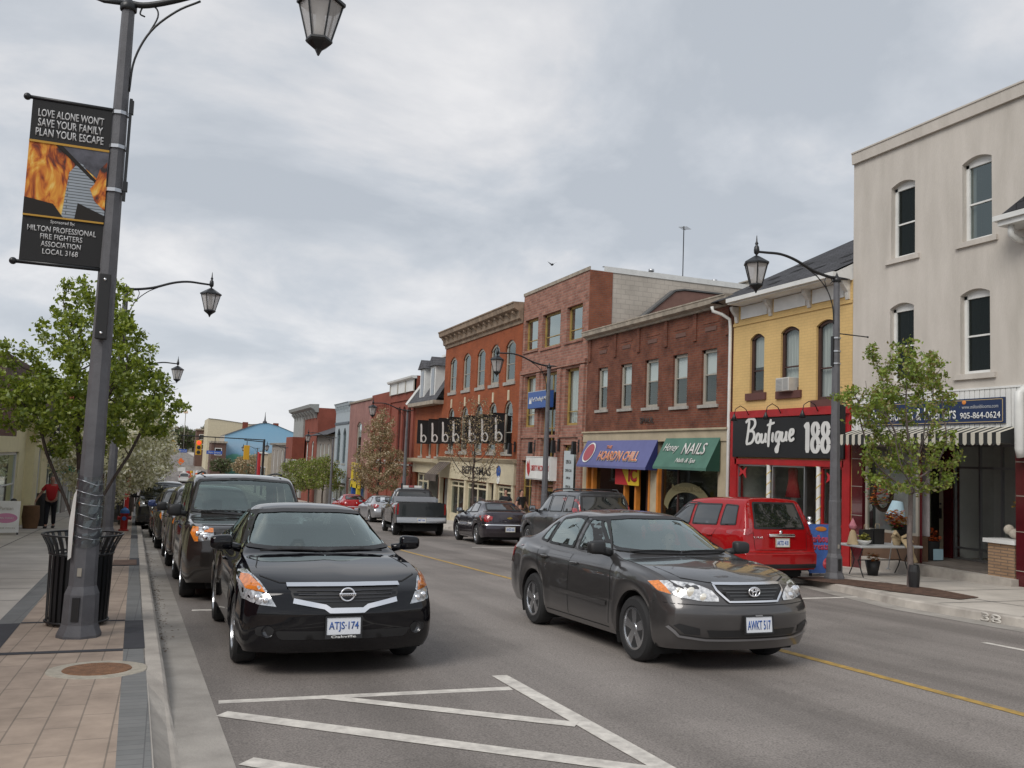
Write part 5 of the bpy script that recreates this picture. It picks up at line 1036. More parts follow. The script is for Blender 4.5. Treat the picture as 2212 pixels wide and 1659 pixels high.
def awning(B,name,ya,yb,zt,zb,d,top,sidem,lab):
    a,c=sorted((B.U(ya),B.U(yb))); b=MB(); n=10
    for i in range(n):
        u,v=a+(c-a)*i/n,a+(c-a)*(i+1)/n; b.quad((u,-.1,B.Z(zt)),(v,-.1,B.Z(zt)),(v,-d,B.Z(zb)),(u,-d,B.Z(zb))); b.quad((u,-d,B.Z(zb)),(v,-d,B.Z(zb)),(v,-d,B.Z(zb)-.08),(u,-d,B.Z(zb)-.08))
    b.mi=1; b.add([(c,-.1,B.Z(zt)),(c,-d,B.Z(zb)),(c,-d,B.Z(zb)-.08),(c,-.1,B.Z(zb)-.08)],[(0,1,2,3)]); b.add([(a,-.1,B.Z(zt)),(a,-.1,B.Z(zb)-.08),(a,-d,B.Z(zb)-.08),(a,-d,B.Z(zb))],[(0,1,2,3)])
    o=b.build(name,[top,sidem],B.o,fix=False); o['label']=lab; return o
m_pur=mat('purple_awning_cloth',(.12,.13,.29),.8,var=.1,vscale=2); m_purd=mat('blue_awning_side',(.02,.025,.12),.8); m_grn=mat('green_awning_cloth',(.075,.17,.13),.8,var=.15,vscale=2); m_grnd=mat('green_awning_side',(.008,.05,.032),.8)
aw=awning(B,'awning',31.0,25.72,2.45,1.52,.55,m_pur,m_purd,'purple sloping awning with orange lettering'); tl=math.atan2(.45,.93)
om=mat('orange_letter',(.62,.22,.10),.6); wm_=mat('pale_letter',(.62,.60,.58),.6); mid=lambda t:( -.1-.45*t-.012, B.Z(2.45-.93*t))
def onaw(s,u,t,w,h,m_,**k):
    yy,zz=mid(t); text(s,w,h,m_,B.o,(u,yy-.01,zz+.01),(-tl,0,0),**k)
onaw("HOARD'N CHILL",B.U(27.95),.62,3.0,.42,wm_,bold=.05); yy,zz=mid(.62); text("HOARD'N CHILL",2.96,.38,om,B.o,(B.U(27.95),yy-.018,zz+.018),(-tl,0,0),bold=.02); onaw('THE',B.U(28.9),.28,.42,.13,om,bold=.03)
b=MB(); yy,zz=mid(.5); b.lathe([(.42,0),(.42,.006),(0,.006)],20,c=(0,0,0),axis='y'); q=b.build('round_logo',m_white,B.o); q.location=(B.U(30.35),yy-.012,zz+.01); q.rotation_euler=(-tl,0,0); b=MB(); b.lathe([(.36,0),(.36,.006),(0,.006)],20,axis='y'); r=b.build('round_logo_centre',mat('logo_red',(.35,.07,.09),.6),q); r.location=(0,-.008,0)
awning(B,'awning',25.2,22.15,2.50,1.58,.58,m_grn,m_grnd,'green sloping awning with pale nail salon lettering')
mid=lambda t:(-.1-.48*t-.02,B.Z(2.50-.92*t)); tl=math.atan2(.48,.92)
onaw('Honey',B.U(24.55),.38,.85,.36,wm_,shear=.3,bold=.005); onaw('NAILS',B.U(23.2),.38,1.25,.40,wm_,bold=.01); onaw('Nails & Spa',B.U(23.4),.80,1.1,.20,wm_,shear=.3,bold=.01)
S=sign('hanging_banner','yellow and red OPEN style banner hanging below the purple awning',(15.1,27.6,1.25),1.7,.75,.02,mat('banner_yellow',(.62,.42,.02),.6),cat='banner'); b=MB(); b.prism([(-.85,.37),(-.55,.37),(.1,-.37),(-.85,-.37)],'y',-.008,-.002); b.build('red_corner',rd,S); text('IC',.6,.5,rd,S,(.42,-.01,0),bold=.05); 
S=sign('wall_lettering','small dark metal letters on the brown brick wall above the fascia',(15.27,26.6,3.13),.01,.01,.005,m_rbrick); text('SPAUL',.95,.2,mat('dark_letter',(.03,.025,.022),.6),S,(0,-.01,0),bold=.02)
B.box('skylight_ridge',31.4,21.9,6.7,6.72,13,13.1,m_roof)
# brown sloping gable wall behind
o=thing('rear_extension','brown sloping gable wall with a small vent behind the dark red brick building','building',(16.2,31.05,5.6)); b=MB(); b.prism([(0,0),(0,.65),(1.26,1.81),(2.8,3.11),(3.2,3.19),(9.5,3.25),(9.5,0)],'y',0,.36); b.build('wall',mat('brown_render',(.20,.11,.088),.9,var=.15),o); b=MB(); b.prism([(1.20,1.80),(2.78,3.13),(3.2,3.22),(9.5,3.28),(9.5,3.34),(3.18,3.28),(2.74,3.19),(1.16,1.86)],'y',-.05,.37); b.build('roof_edge',m_roof,o)
b=MB(); b.rbox(4.6,5.2,-.12,.0,2.72,2.92,.03); b.build('vent',m_greige,o)
# ---- 4. three-storey rough stone building ----
B=Bld('building','three-storey rough pink stone building with ochre windows and pale block side wall',38.45,31.46,9.45,m_pbrick,sidem=m_block,depth=15,X=15.3)
pt=[(38.2,36.65,6.63,8.10),(36.15,34.2,6.57,8.08),(33.55,32.05,6.58,8.05)]; pm=[(38.0,36.7,3.1,5.45),(35.9,34.3,.6,5.45),(33.5,32.2,3.1,5.45)]; pb=[(38.0,36.7,-1.0,1.6),(33.5,32.2,-.3,2.3),(35.9,34.3,-1.4,.5)]
B.wall(pt+pm+pb,z1=9.3,reveal=.22)
for h in pt: B.window(h,m_wood,.09,.2,rail=.30,sill=m_pbrick,sillh=.1,mull=0,glass=m_skyg)
for i,h in enumerate(pm): B.window(h,m_wood,.10,.2,rail=.22 if i!=1 else .5,sill=None,curt=('curt',0,1,0) if i!=1 else None,mull=1 if i==1 else 0)
B.window(pb[0],m_wood,.10,.2,rail=.55,mull=1,sill=None); B.window(pb[1],m_wood,.1,.2,rail=None,sill=None,curt=('blind',.9,m_white)); B.door(35.85,34.35,-1.4,.45,.15,m_wood); 
B.cornice('parapet_cap',9.28,[(.04,0),(.05,.14),(0,.15)],m_corn); B.box('stone_ledge',38.45,31.46,5.55,5.72,-.10,0,m_pbrick); B.box('stone_ledge',38.45,31.46,2.60,2.72,-.06,0,m_pbrick)
for y in (38.3,36.3,34.0,31.75): B.box('stone_pier',y+.18,y-.18,-1.8,5.5,-.09,0,m_pbrick)
b=MB(); b.box(B.W-.02,B.W+.03,-.004,1.0,B.Z(6.0),B.Z(9.28)); b.build('brick_corner',brick('corner_brick',(.30,.105,.055),(.25,.085,.05),(.22,.12,.09),var=.35),B.o)
b=MB(); b.add([(B.W+.03,.6,B.Z(9.28)),(B.W+.03,15,B.Z(9.28)),(B.W+.03,15,B.Z(9.50)),(B.W+.03,.6,B.Z(9.50)),(B.W-.2,.6,B.Z(9.50)),(B.W-.2,15,B.Z(9.50))],[(0,1,2,3),(3,2,5,4)]); b.build('metal_flashing',m_gutw,B.o)
for i,(y,z) in enumerate(((38.9,2.15),(36.4,2.2),(33.9,2.25),(31.9,2.2))):
    o=thing('wall_lantern','small black wall lantern on the stone piers, %s from the left'%('first','second','third','fourth')[i],'lamp',(15.2,y-.1,z),-PI/2,'wall lanterns on the stone building'); b=MB(); b.box(-.06,.06,0,.05,-.2,.3); b.tube([(0,0,.15),(0,-.2,.2)],.015); b.build('bracket',m_black,o); b=MB(); b.box(-.09,.09,-.30,-.12,-.3,.22,.02,.02); b.build('lantern_body',m_black,o)
S=sign('hanging_sign','blue office sign reading Ted Chudleigh MPP hanging on the stone building',(14.95,35.55,4.25),2.3,.72,.25,mat('sign_blue',(.03,.09,.30),.4)); text("Ted Chudleigh MPP",1.75,.24,m_white,S,(.2,-.006,0),shear=.2,bold=.012); b=MB(); b.prism([(-.98,-.15),(-.9,.15),(-.82,-.05),(-.74,.15),(-.7,-.15)],'y',-.008,-.002); b.build('leaf_mark',m_white,S); b=MB(); b.box(-1.15,1.15,.0,.26,.36,.39); b.build('sign_cap',m_alu,S)
S=sign('hanging_sign','white box sign reading Liberty Income Tax with red maple figure',(14.9,35.2,1.28),2.7,1.0,.35,m_white,rim=m_plast); text("LIBERTY INCOME TAX",1.95,.24,mat('sign_red',(.42,.03,.03),.5),S,(.28,-.006,0),bold=.02); b=MB(); b.prism([(-1.2,.1),(-1.1,.3),(-1.0,.15),(-.92,.36),(-.85,.1),(-.8,-.15),(-.95,-.38),(-1.12,-.2)],'y',-.008,-.002); b.build('torch_mark',mat('sign_red',(.42,.03,.03)),S)
S=sign('poster','tall pale notice poster in the stone building window',(15.28,32.85,1.0),.95,2.1,.02,mat('pale_poster',(.45,.50,.52),.6),cat='poster')
for z,w,h in ((.6,.5,.16),(.25,.6,.12),(-.05,.4,.1),(-.4,.5,.1)): text('OPEN DAILY'[:int(5+w*5)],w,h,mat('dark_letter',(.03,.025,.022)),S,(0,-.004,z))
for nm,lb,x,y,z,p in (('roof_vent','small roof vent pipe on the stone building',17.5,31.6,9.45,0),('roof_unit','roof-top box unit near the lamp on the far roof',22.5,31.0,9.2,1),('roof_vent','second, thinner vent pipe to the right of the aerial',20.5,31.4,9.3,0)):
    o=thing(nm,lb,'vent',(x+1,y+.6,z)); b=MB()
    if p: b.rbox(-.6,.6,-.4,.4,0,.45,.02); b.box(-.7,.7,-.5,.5,.45,.5); b.build('casing',m_greige,o)
    else: b.lathe([(.06,0),(.06,.25),(.12,.26),(.12,.36),(0,.38)],10); b.build('pipe',m_alu,o,True)
o=thing('tv_aerial','tall thin television aerial on the roof behind the brown brick building','aerial',(20.1,32.3,9.3)); b=MB(); b.tube([(0,0,0),(0,0,2.6)],.022,6); b.build('mast',m_black,o); b=MB(); b.tube([(-.25,-.3,2.45),(.3,.35,2.55)],.012,5)
for k in range(5): c=-.25+.13*k; b.tube([(c-.14,c+.10-.05,2.46+.02*k),(c+.14,c-.2,2.46+.02*k)],.008,4)
b.build('antenna',m_black,o)
# ---- 5. orange brick three-storey ----
B=Bld('building','orange brick three-storey building with bracketed stone cornice and the b banners',50.9,38.5,8.95,m_obrick,sidem=m_obrick)
ot=[(y+.66,y-.66+.0,5.36,7.42,.3) for y in (49.25,46.75,44.35,42.2,40.0)]; om_=[(y+.6,y-.6,1.95,4.45,.6) for y in (49.25,46.75,44.35,42.2,40.0)]
B.wall(ot+om_+[(50.6,38.9,-2.4,.35)],z1=8.1)
for h in ot: B.window(h,m_greige,.13,.12,rail=.5,sill=m_stone,sillh=.16)
for h in om_: B.window(h,m_greige,.12,.12,rail=.5,sill=m_stone,sillh=.18); B.box('keystone',(h[0]+h[1])/2+.08,(h[0]+h[1])/2-.08,4.45,4.95,-.05,0,m_cream)
B.wall([],z0=8.1,z1=8.95,name='parapet_wall')
B.cornice('cornice',8.05,[(.06,0),(.08,.16),(.20,.22),(.24,.56),(.48,.68),(.52,.90),(.56,.92),(.56,.98),(0,1.0)],mat('brown_cornice',(.29,.215,.155),.85,var=.4,vscale=3),br=(15,.12,.42,.42,.58))
B.box('shop_fascia',50.8,38.6,.40,1.42,-.14,0,m_cream); B.cornice('fascia_cornice',1.42,[(.2,0),(.26,.08),(.32,.16),(0,.2)],m_tan); 
for y in (50.65,48.9,45.9,42.3,41.2,38.85): B.box('pilaster',y+.14,y-.14,-2.6,.40,-.10,.1,m_cream)
B.pane(48.7,46.1,-1.6,.3,.02,m_cream,.08,[('v',.5),('h',.85)]); B.pane(45.7,42.5,-1.6,.3,.02,m_cream,.08,[('v',.5),('h',.85)]); B.pane(41.0,39.0,-1.6,.3,.02,m_cream,.08,[('v',.33),('h',.85)]); B.door(42.2,41.3,-2.0,.2,.2,m_cream); B.box('stall_riser',50.6,38.9,-2.6,-1.6,0,.15,m_cream); B.room(50.5,38.9,-2.2,.38,.2,3)
b=MB(); n=6
for i in range(n): u,v=B.U(50.7)+i*.38,B.U(50.7)+(i+1)*.38; b.quad((u,-.1,B.Z(1.35)),(v-.04,-.1,B.Z(1.35)),(v-.04,-1.0,B.Z(.55)),(u,-1.0,B.Z(.55)))
b.quad((B.U(50.7),-1.02,B.Z(.58)),(B.U(50.7)+2.3,-1.02,B.Z(.58)),(B.U(50.7)+2.3,-1.02,B.Z(.2)),(B.U(50.7),-1.02,B.Z(.2))); b.build('canopy',mat('weathered_canopy',(.12,.095,.08),.9,var=.4,vscale=2),B.o,fix=False)
text('BERGSMAS',4.6,.42,mat('dark_letter',(.03,.025,.022)),B.o,(B.U(44.0),-.16,B.Z(.95)),bold=.02,name='fascia_lettering'); text('paint & paper',2.2,.20,mat('dark_letter',(.03,.025,.022)),B.o,(B.U(43.3),-.16,B.Z(.58)),name='fascia_lettering')
b=MB(); b.lathe([(.28,-.17),(.28,-.145),(0,-.175)],16,c=(B.U(40.6),0,B.Z(1.0)),axis='y'); b.build('blue_disc',mat('sign_blue',(.03,.09,.30)),B.o); b=MB(); b.lathe([(.2,-.17),(.2,-.145),(0,-.175)],16,c=(B.U(40.6),0,B.Z(.6)),axis='y'); b.build('white_disc',m_white,B.o)
# banners with the letter b : seven individual banners
mb_=mat('banner_black',(.012,.012,.013),.7); pos=[53.64,51.16,49.0,46.99,44.17,42.19,40.18]
for i,y in enumerate(pos):
    o=thing('wall_banner','black banner with white letter b, %s from the left on the brick front'%['first','second','third','fourth','fifth','sixth','seventh'][i],'banner',(14.85,y,3.08),0,'black b banners'); b=MB(); b.box(-.35,.35,0,.03,-.70,.72); b.build('cloth',mb_,o); b=MB(); b.tube([(-.36,0,.73),(.5,0,.73)],.02); b.tube([(-.36,0,-.71),(.5,0,-.71)],.02); b.build('bracket',m_black,o)
    strokes(o,[[(-.12,.52),(-.09,.1),(-.08,-.62)]],.10,m_white,y=-.01); strokes(o,[[(-.06,-.30),(.08,-.18),(.22,-.36),(.16,-.58),(.0,-.60),(-.07,-.42)]],.075,m_white,y=-.02)
# ---- 6. mansard ----
B=Bld('building','small brick building with grey slate mansard roof and two dormer windows',57.2,50.92,5.0,m_obrick,depth=11)
mm=[(55.9,55.2,1.6,3.9,.3),(53.9,53.2,1.6,3.9,.3),(52.2,51.5,1.6,3.9,.3)]
B.wall(mm+[(56.6,51.2,-2.8,.6)],z1=4.9); 
for h in mm: B.window(h,m_greige,.1,.12)
b=MB(); w=B.W; b.add([(-.3,-.5,B.Z(4.95)),(w,-.5,B.Z(4.95)),(w,1.5,B.Z(8.2)),(1.0,1.5,B.Z(8.2)),(-.3,11,B.Z(4.95)),(1.0,9,B.Z(8.2)),(w,9,B.Z(8.2))],[(0,1,2,3),(4,0,3,5),(3,2,6,5)]); b.build('mansard_roof',m_slate,B.o,fix=False)
b=MB(); b.tube([(-.35,-.55,B.Z(4.95)),(.05,.1,B.Z(6.0)),(.95,1.45,B.Z(8.2))],.13,6); b.build('roof_edge',m_white,B.o); B.box('eave',57.5,50.92,4.75,4.97,-.65,0,m_corn); B.box('ridge_cap',56.2,50.92,8.16,8.30,1.35,1.6,m_white)
for y in (55.0,52.6):
    b=MB(); u=B.U(y); b.box(u-.55,u+.55,-.25,1.4,B.Z(5.2),B.Z(7.2)); d=b.build('dormer',m_white,B.o); b=MB(); b.add([(u-.75,-.4,B.Z(7.15)),(u+.75,-.4,B.Z(7.15)),(u,-.4,B.Z(7.75)),(u-.75,1.6,B.Z(7.15)),(u+.75,1.6,B.Z(7.15)),(u,1.6,B.Z(7.75))],[(0,1,2),(0,2,5,3),(1,4,5,2),(0,3,4,1)]); b.build('dormer_roof',m_slate,d,fix=False); b=MB(); b.box(u-.33,u+.33,-.27,-.255,B.Z(5.4),B.Z(7.0)); b.build('pane',m_dglass,d)
B.box('shop_fascia',56.9,51.0,.55,1.15,-.12,0,m_cream); B.cornice('fascia_cornice',1.15,[(.2,0),(.5,.1),(.55,.28),(0,.3)],m_cream); B.pane(55.9,53.6,-1.9,.5,.02,m_cream,.09,[('v',.5),('h',.8)]); B.room(56.6,51.2,-2.8,.55,.2,2.5); B.box('stall_riser',56.6,51.2,-3,-1.9,0,.1,m_cream)
# ---- 7. red painted brick with white parapet ----
B=Bld('building','red painted brick hall with tall arched windows and white panelled parapet',71.0,57.3,6.3,m_r2brick,depth=13,sidem=m_r2brick)
aw_=[(y+.45,y-.45,1.3,5.0-.25*(i>4),.45) for i,y in enumerate((58.9,60.3,61.7))]+[(y+.5,y-.5,1.2,3.6,.5) for y in (65.0,67.5,69.8)]
B.wall(aw_,z1=6.3)
for h in aw_: B.window(h,m_boutred if False else mat('dark_red_frame',(.12,.03,.025),.6),.12,.13,rail=None)
B.wall([],z0=6.3,z1=6.95,u0=B.U(64.6),name='parapet_wall'); B.box('parapet_panel',64.4,57.4,5.95,6.75,-.12,0,m_white); B.cornice('cornice',6.75,[(.25,0),(.35,.06),(.38,.18),(0,.2)],m_white,ya=64.5); 
for y in (64.3,62.0,59.8,57.5): B.box('white_pilaster',y+.1,y-.1,5.9,6.75,-.16,0,m_greige)
B.box('brick_band',71,57.3,5.4,5.6,-.08,0,m_r2brick); B.box('brick_band',71,57.3,.9,1.0,-.1,0,m_stone)
for y in (70.4,64.4,57.7): B.box('brick_pilaster',y+.25,y-.25,-2.5,5.4,-.1,0,m_r2brick)
for i in range(9): B.box('corbel',70.0-.6*i+.12,70.0-.6*i-.12,5.0,5.4,-.1,0,m_r2brick)
B.window((61,59,-2,.3),m_cream,.12); 
# ---- 8-.. further facades ----
B=Bld('building','narrow faded pink brick building with one tall arched window',80.1,71.05,6.15,brick('faded_pink_brick',(.34,.17,.15),(.30,.15,.13),(.26,.16,.14),var=.3,vs=.6)); hh=[(76.6,74.6,.6,4.3,.35)]
B.wall(hh+[(79.5,72,-3.5,-.6)],z1=6.15); B.window(hh[0],m_greige,.15,.14,curt=('blind',.35)); B.cornice('cornice',6.0,[(.1,0),(.12,.14),(0,.16)],m_corn); B.room(79.5,72,-3.5,-.5,.2,2); B.pane(79.2,72.3,-3.2,-.7,.05,m_greige,.12,[('v',.5)])
S=sign('shop_sign','yellow shop sign with black scribble lettering',(14.9,74.3,-.25),3.6,2.1,.12,mat('sign_yellow',(.62,.46,.03),.5)); strokes(S,[[(-.5,.5),(-.7,-.3),(-.2,-.2),(.0,.5),(-.1,-.5)],[(.2,.2),(.1,-.5),(.5,-.3)],[(.5,.0),(.9,-.6)]],.13,mat('sign_black',(.010,.010,.011)),y=-.02)
for nm,lb,y,mm_ in (('shop_post','blue painted shop post under the yellow sign',75.5,mat('post_blue',(.02,.08,.32),.5)),('shop_post','yellow painted shop post under the yellow sign',73.4,mat('sign_yellow',(.62,.46,.03)))):
    o=thing(nm,lb,'post',(14.9,y,zr(y)),-PI/2); b=MB(); b.box(-.22,.22,0,.3,0,2.2); b.box(-.28,.28,-.05,.35,0,.25); b.build('post',mm_,o)
B=Bld('building','pale grey-blue painted building with two arched windows',87.2,80.15,6.3,mat('grey_blue_paint',(.36,.41,.44),.8,var=.12)); hh=[(86.0,84.3,.6,3.9,.6),(82.9,81.4,.6,3.9,.6)]
B.wall(hh+[(86.8,80.6,-3.6,-1.2)],z1=6.3); 
for h in hh: B.window(h,mat('slate_trim',(.10,.12,.14),.6),.2,.14)
B.cornice('cornice',5.95,[(.15,0),(.2,.2),(.28,.3),(0,.34)],mat('grey_blue_paint',(.36,.41,.44)),br=(9,.2,.5,.2,-.05)); B.box('dark_band',87.2,80.2,4.25,4.45,-.08,0,mat('slate_trim',(.10,.12,.14))); B.room(86.8,80.6,-3.6,-1.2,.2,2); B.pane(86.5,80.9,-3.4,-1.4,.05,m_greige,.12,[('v',.5)])
B=Bld('building','low taupe building with porch gable between the grey-blue and red blocks',98,87.3,3.4,mat('taupe_render',(.27,.24,.21),.9,var=.15)); hh=[(y+.5,y-.5,-.8,2.4) for y in (95.5,93.2,90.6)]
B.wall(hh,z1=3.4)
for h in hh: B.window(h,m_white,.12,.12)
b=MB(); b.add([(-.5,-.8,B.Z(3.3)),(B.W+.2,-.8,B.Z(3.3)),(B.W+.2,5,B.Z(5.6)),(-.5,5,B.Z(5.6)),(-.5,10,B.Z(3.4)),(B.W,10,B.Z(3.4))],[(0,1,2,3),(3,2,5,4),(0,3,4)]); b.build('roof',m_slate,B.o,fix=False)
B=Bld('building','red brick corner block with grey bracketed cornice and hanging red bay',116.5,98.2,6.75,m_r2brick,depth=16); hh=[(y+.8,y-.8,-.5,2.8,.4) for y in (113,109,105,101)]
B.wall(hh,z1=6.4); 
for h in hh: B.window(h,m_white,.16,.12,sill=m_white)
B.cornice('cornice',5.9,[(.3,0),(.5,.3),(.9,.5),(1.0,.85),(0,.9)],mat('grey_wood_trim',(.30,.31,.30),.7,var=.2),br=(8,.4,.8,.7,.2)); B.box('grey_front',116.5,108,-4,5.7,-.2,0,mat('grey_wood_trim',(.30,.31,.30))); B.box('red_bay',112,106,.6,3.2,-1.6,-.2,m_r2brick); 
for y in (114.5,112.5,110.5,109): B.box('white_shutter',y+.3,y-.3,-1.5,1.8,-.26,-.2,m_white)
B=Bld('building','taupe two-storey commercial block with pale pilasters beyond the red brick corner',142,120,2.6,mat('taupe_render',(.27,.24,.21)),depth=18); hh=[(y+.6,y-.6,-3.2,1.6) for y in (139,134,129,124)]
B.wall(hh,z1=2.6); 
for h in hh: B.window(h,m_white,.2,.12)
B.cornice('cornice',2.3,[(.3,0),(.4,.3),(0,.34)],m_greige)
B=Bld('building','cream low shop with bright red corner panel beside the traffic lights',162,147,.9,m_tan,depth=14); B.wall([(160,150,-4.5,-1.2)],z1=.9); B.window((160,150,-4.5,-1.2),m_white,.2,.1,mull=4); B.box('red_panel',162,158.5,-4.6,1.1,-.4,0,rd); B.box('white_cap',162,147,.9,1.1,-.3,0,m_white)
# mural building: gable wall facing the camera
def gabled(name,label,x0,x1,y0,y1,zb,ze,zp,xp,wm,rm,sm):
    o=thing(name,label,'building',(0,0,0)); o.location=((x0+x1)/2,y0,zb); cx_=(x0+x1)/2; b=MB()
    P=[(x0-cx_,0),(x1-cx_,0),(x1-cx_,ze-zb-.6)]+[(t_[0]-cx_,t_[1]-zb) for t_ in xp[::-1]]+[(x0-cx_,ze-zb)]; n=len(P)
    b.add([(p[0],0,p[1]) for p in P],[tuple(range(n))]); b.build('mural_wall' if 'mural' in label else 'gable_wall',wm,o,fix=False)
    b=MB(); D=y1-y0; b.quad((P[0][0],0,0),(P[-1][0],0,P[-1][1]),(P[-1][0],D,P[-1][1]),(P[0][0],D,0)); b.quad((P[1][0],0,0),(P[1][0],D,0),(P[2][0],D,P[2][1]),(P[2][0],0,P[2][1])); b.add([(p[0],D,p[1]) for p in P],[tuple(range(n))]); b.build('wall',sm,o,fix=False)
    b=MB()
    for i in range(2,n-1): p,q=P[i],P[i+1]; b.quad((p[0],-.2,p[1]+.03),(q[0],-.2,q[1]+.03),(q[0],D,q[1]+.03),(p[0],D,p[1]+.03))
    b.build('roof',rm,o,fix=False)
    return o
def mural():
    M=bpy.data.materials.new('landscape_mural'); M.use_nodes=True; t=M.node_tree; P=t.nodes['Principled BSDF']; P.inputs['Roughness'].default_value=.85; n=t.nodes.new; l=t.links.new
    tcn=n('ShaderNodeTexCoord'); s=n('ShaderNodeSeparateXYZ'); l(tcn.outputs['Object'],s.inputs[0])
    nz=n('ShaderNodeTexNoise'); nz.inputs['Scale'].default_value=.35; nz.inputs['Detail'].default_value=5; l(tcn.outputs['Object'],nz.inputs[0])
    a=n('ShaderNodeMath'); a.operation='MULTIPLY_ADD'; l(nz.outputs[0],a.inputs[0]); a.inputs[1].default_value=4.0; l(s.outputs[2],a.inputs[2])
    mr=n('ShaderNodeMapRange'); l(a.outputs[0],mr.inputs[0]); mr.inputs[1].default_value=0; mr.inputs[2].default_value=14
    r=n('ShaderNodeValToRGB'); l(mr.outputs[0],r.inputs[0]); e=r.color_ramp.elements
    e[0].position=0; e[0].color=(.14,.12,.08,1); e[1].position=1; e[1].color=(.26,.48,.68,1)
    for p,c in ((.24,(.15,.13,.09,1)),(.30,(.08,.20,.15,1)),(.52,(.10,.30,.23,1)),(.56,(.12,.33,.26,1)),(.59,(.20,.38,.55,1)),(.72,(.34,.50,.66,1)),(.80,(.30,.50,.68,1))): q=e.new(p); q.color=c
    l(r.outputs[0],P.inputs['Base Color']); return M
o=gabled('building','building with a blue sky and green tree mural painted on its gable wall',12.2,31.5,212,232,-6,4.4,7.9,[(18.2,6.9),(19.8,7.55),(21.6,7.7),(24,7.1),(28,5.6)],mural(),m_slate,m_block)
for i,x in enumerate((17.2,24.3)):
    q=MB(); q.box(x-21.85-.6,x-21.85+.6,8,9.2,11,13.9+(x>20)*.1); q.build('chimney',m_r2brick,o)
q=MB(); q.lathe([(.6,0),(.5,.8),(.2,1.1),(.08,2.3),(.02,3.2)],8,c=(-.2,8,13.4)); q.build('cupola',m_slate,o)
o=gabled('building','tall cream gable-walled building just behind the mural building',9.5,24,238,262,-6,8.9,7.6,[(12,8.75),(20,7.9)],m_cream,m_slate,m_cream)
for i,(x0,x1,y,zt,lb,mm_) in enumerate(((7.6,10.5,262,6.2,'dark brown brick block left of the cream gable',mat('dark_brown_brick',(.13,.075,.06),.9,var=.3)),(9.2,12.3,205,2.6,'brown narrow shop left of the mural wall',mat('dark_brown_brick',(.13,.075,.06)))),):
    o=thing('building',lb,'building',(x0,y,-6)); b=MB(); b.box(0,x1-x0,0,12,0,zt+6); b.build('wall',mm_,o); b=MB(); b.box(-.2,x1-x0+.2,-.3,12,zt+6,zt+6.4); b.build('cornice',m_corn,o)
    for z in (zt+1.5,zt+4.2): b=MB(); b.box(.7,2.2,-.06,-.01,z-.9,z+.7); b.build('window',m_white,o); b=MB(); b.box(.85,2.05,-.09,-.065,z-.75,z+.55); b.build('window_pane',m_dglass,o)
# ---------------- left side buildings ----------------
LX=-4.75
B=Bld('building','pale yellow rendered shop with a brown shingled upper wall on the left',20,43.2,3.3,m_cream if False else mat('pale_yellow_paint',(.72,.66,.42),.8,var=.08),X=LX,side=-1,depth=9); hh=[(38.3,39.2,-1.2,1.3),(40.2,41.2,-1.2,1.3),(31,35,-1.0,1.2)]
B.wall(hh,z1=2.75); 
for h in hh: B.window(h,m_white,.1,.12,sill=m_cream)
B.box('shingle_band',27.6,43.0,2.75,4.0,-.5,3,brick('brown_wood_shingles',(.15,.105,.085),(.12,.085,.07),(.07,.05,.04),bw=.35,rh=.25,ms=.02,var=.3)); B.box('brown_fascia',20,27.6,1.7,3.3,-.9,-.5,mat('brown_board',(.10,.035,.028),.7,var=.2)); B.box('yellow_pilaster',36.5,37.3,-2.2,2.75,-.3,0,mat('pale_yellow_paint',(.58,.52,.30))); B.box('moulding',36.3,37.5,1.6,2.3,-.4,-.3,m_cream)
S=sign('box_sign','blank white box sign on the yellow shop',(LX+.9,42.0,2.15),1.9,.9,.3,m_white,side=-1)
B=Bld('building','grey shop row with dark fascia beyond the yellow shop',43.3,58,3.2,mat('grey_render',(.30,.29,.27),.9,var=.15),X=LX-.15,side=-1,depth=9); hh=[(44.5,47.5,-2.2,.6),(49,52,-2.2,.6),(54,57,-2.2,.6)]
B.wall(hh,z1=3.2); B.box('dark_fascia',43.3,57.9,1.2,2.9,-.5,0,mat('dark_grey_fascia',(.10,.10,.105),.8,var=.2))
for h in hh: B.window(h,m_white,.12,.12,mull=1,sill=None)
o=thing('air_conditioner','white air conditioner sticking out over the pavement on the left','air conditioner',(LX+.1,44.2,.75),PI/2); b=MB(); b.rbox(-.45,.45,-.6,0,-.4,.4,.03); b.build('casing',m_white,o); b=MB()
for k in range(7): b.box(-.36,.36,-.615,-.605,-.34+.10*k,-.30+.10*k)
b.build('grille',mat('ac_grey',(.25,.25,.25)),o)
o=thing('shop_awning','bright green cloth shop awning on the left pavement','awning',(LX-.1,46.4,.3),PI/2); b=MB(); b.add([(-1.1,0,1.1),(1.1,0,1.1),(1.1,-.85,0.2),(-1.1,-.85,.2),(-1.1,-.85,-.1),(1.1,-.85,-.1),(-1.1,0,-.1),(1.1,0,-.1)],[(0,1,2,3),(3,2,5,4),(0,3,4,6),(1,7,5,2)]); b.build('cloth',mat('bright_green_cloth',(.01,.24,.14),.8,var=.1),o,fix=False); text('Salon',1.2,.3,m_white,o,(0,-.45,.68),(-math.atan2(.85,.9),0,0),shear=.2)
B=Bld('building','row of brick shops on the left partly hidden by blossom trees',58.2,95,4.6,m_r2brick,X=LX-.3,side=-1,depth=10); hh=[(60+6*i,62.4+6*i,.2,3.0) for i in range(6)]+[(59.5+6*i,64+6*i,-3.4,-1.0) for i in range(6)]
B.wall(hh,z1=4.6); 
for h in hh: B.window(h,m_white,.12,.12)
B=Bld('building','far left terrace of brown shopfronts climbing the hill',96,190,2.0,mat('brown_render',(.16,.085,.068)),X=LX-.6,side=-1,depth=12); hh=[(98+7*i,102+7*i,-4,-1.5) for i in range(12)]
B.wall(hh,z1=2.0)
for h in hh: B.window(h,m_white,.15,.12)
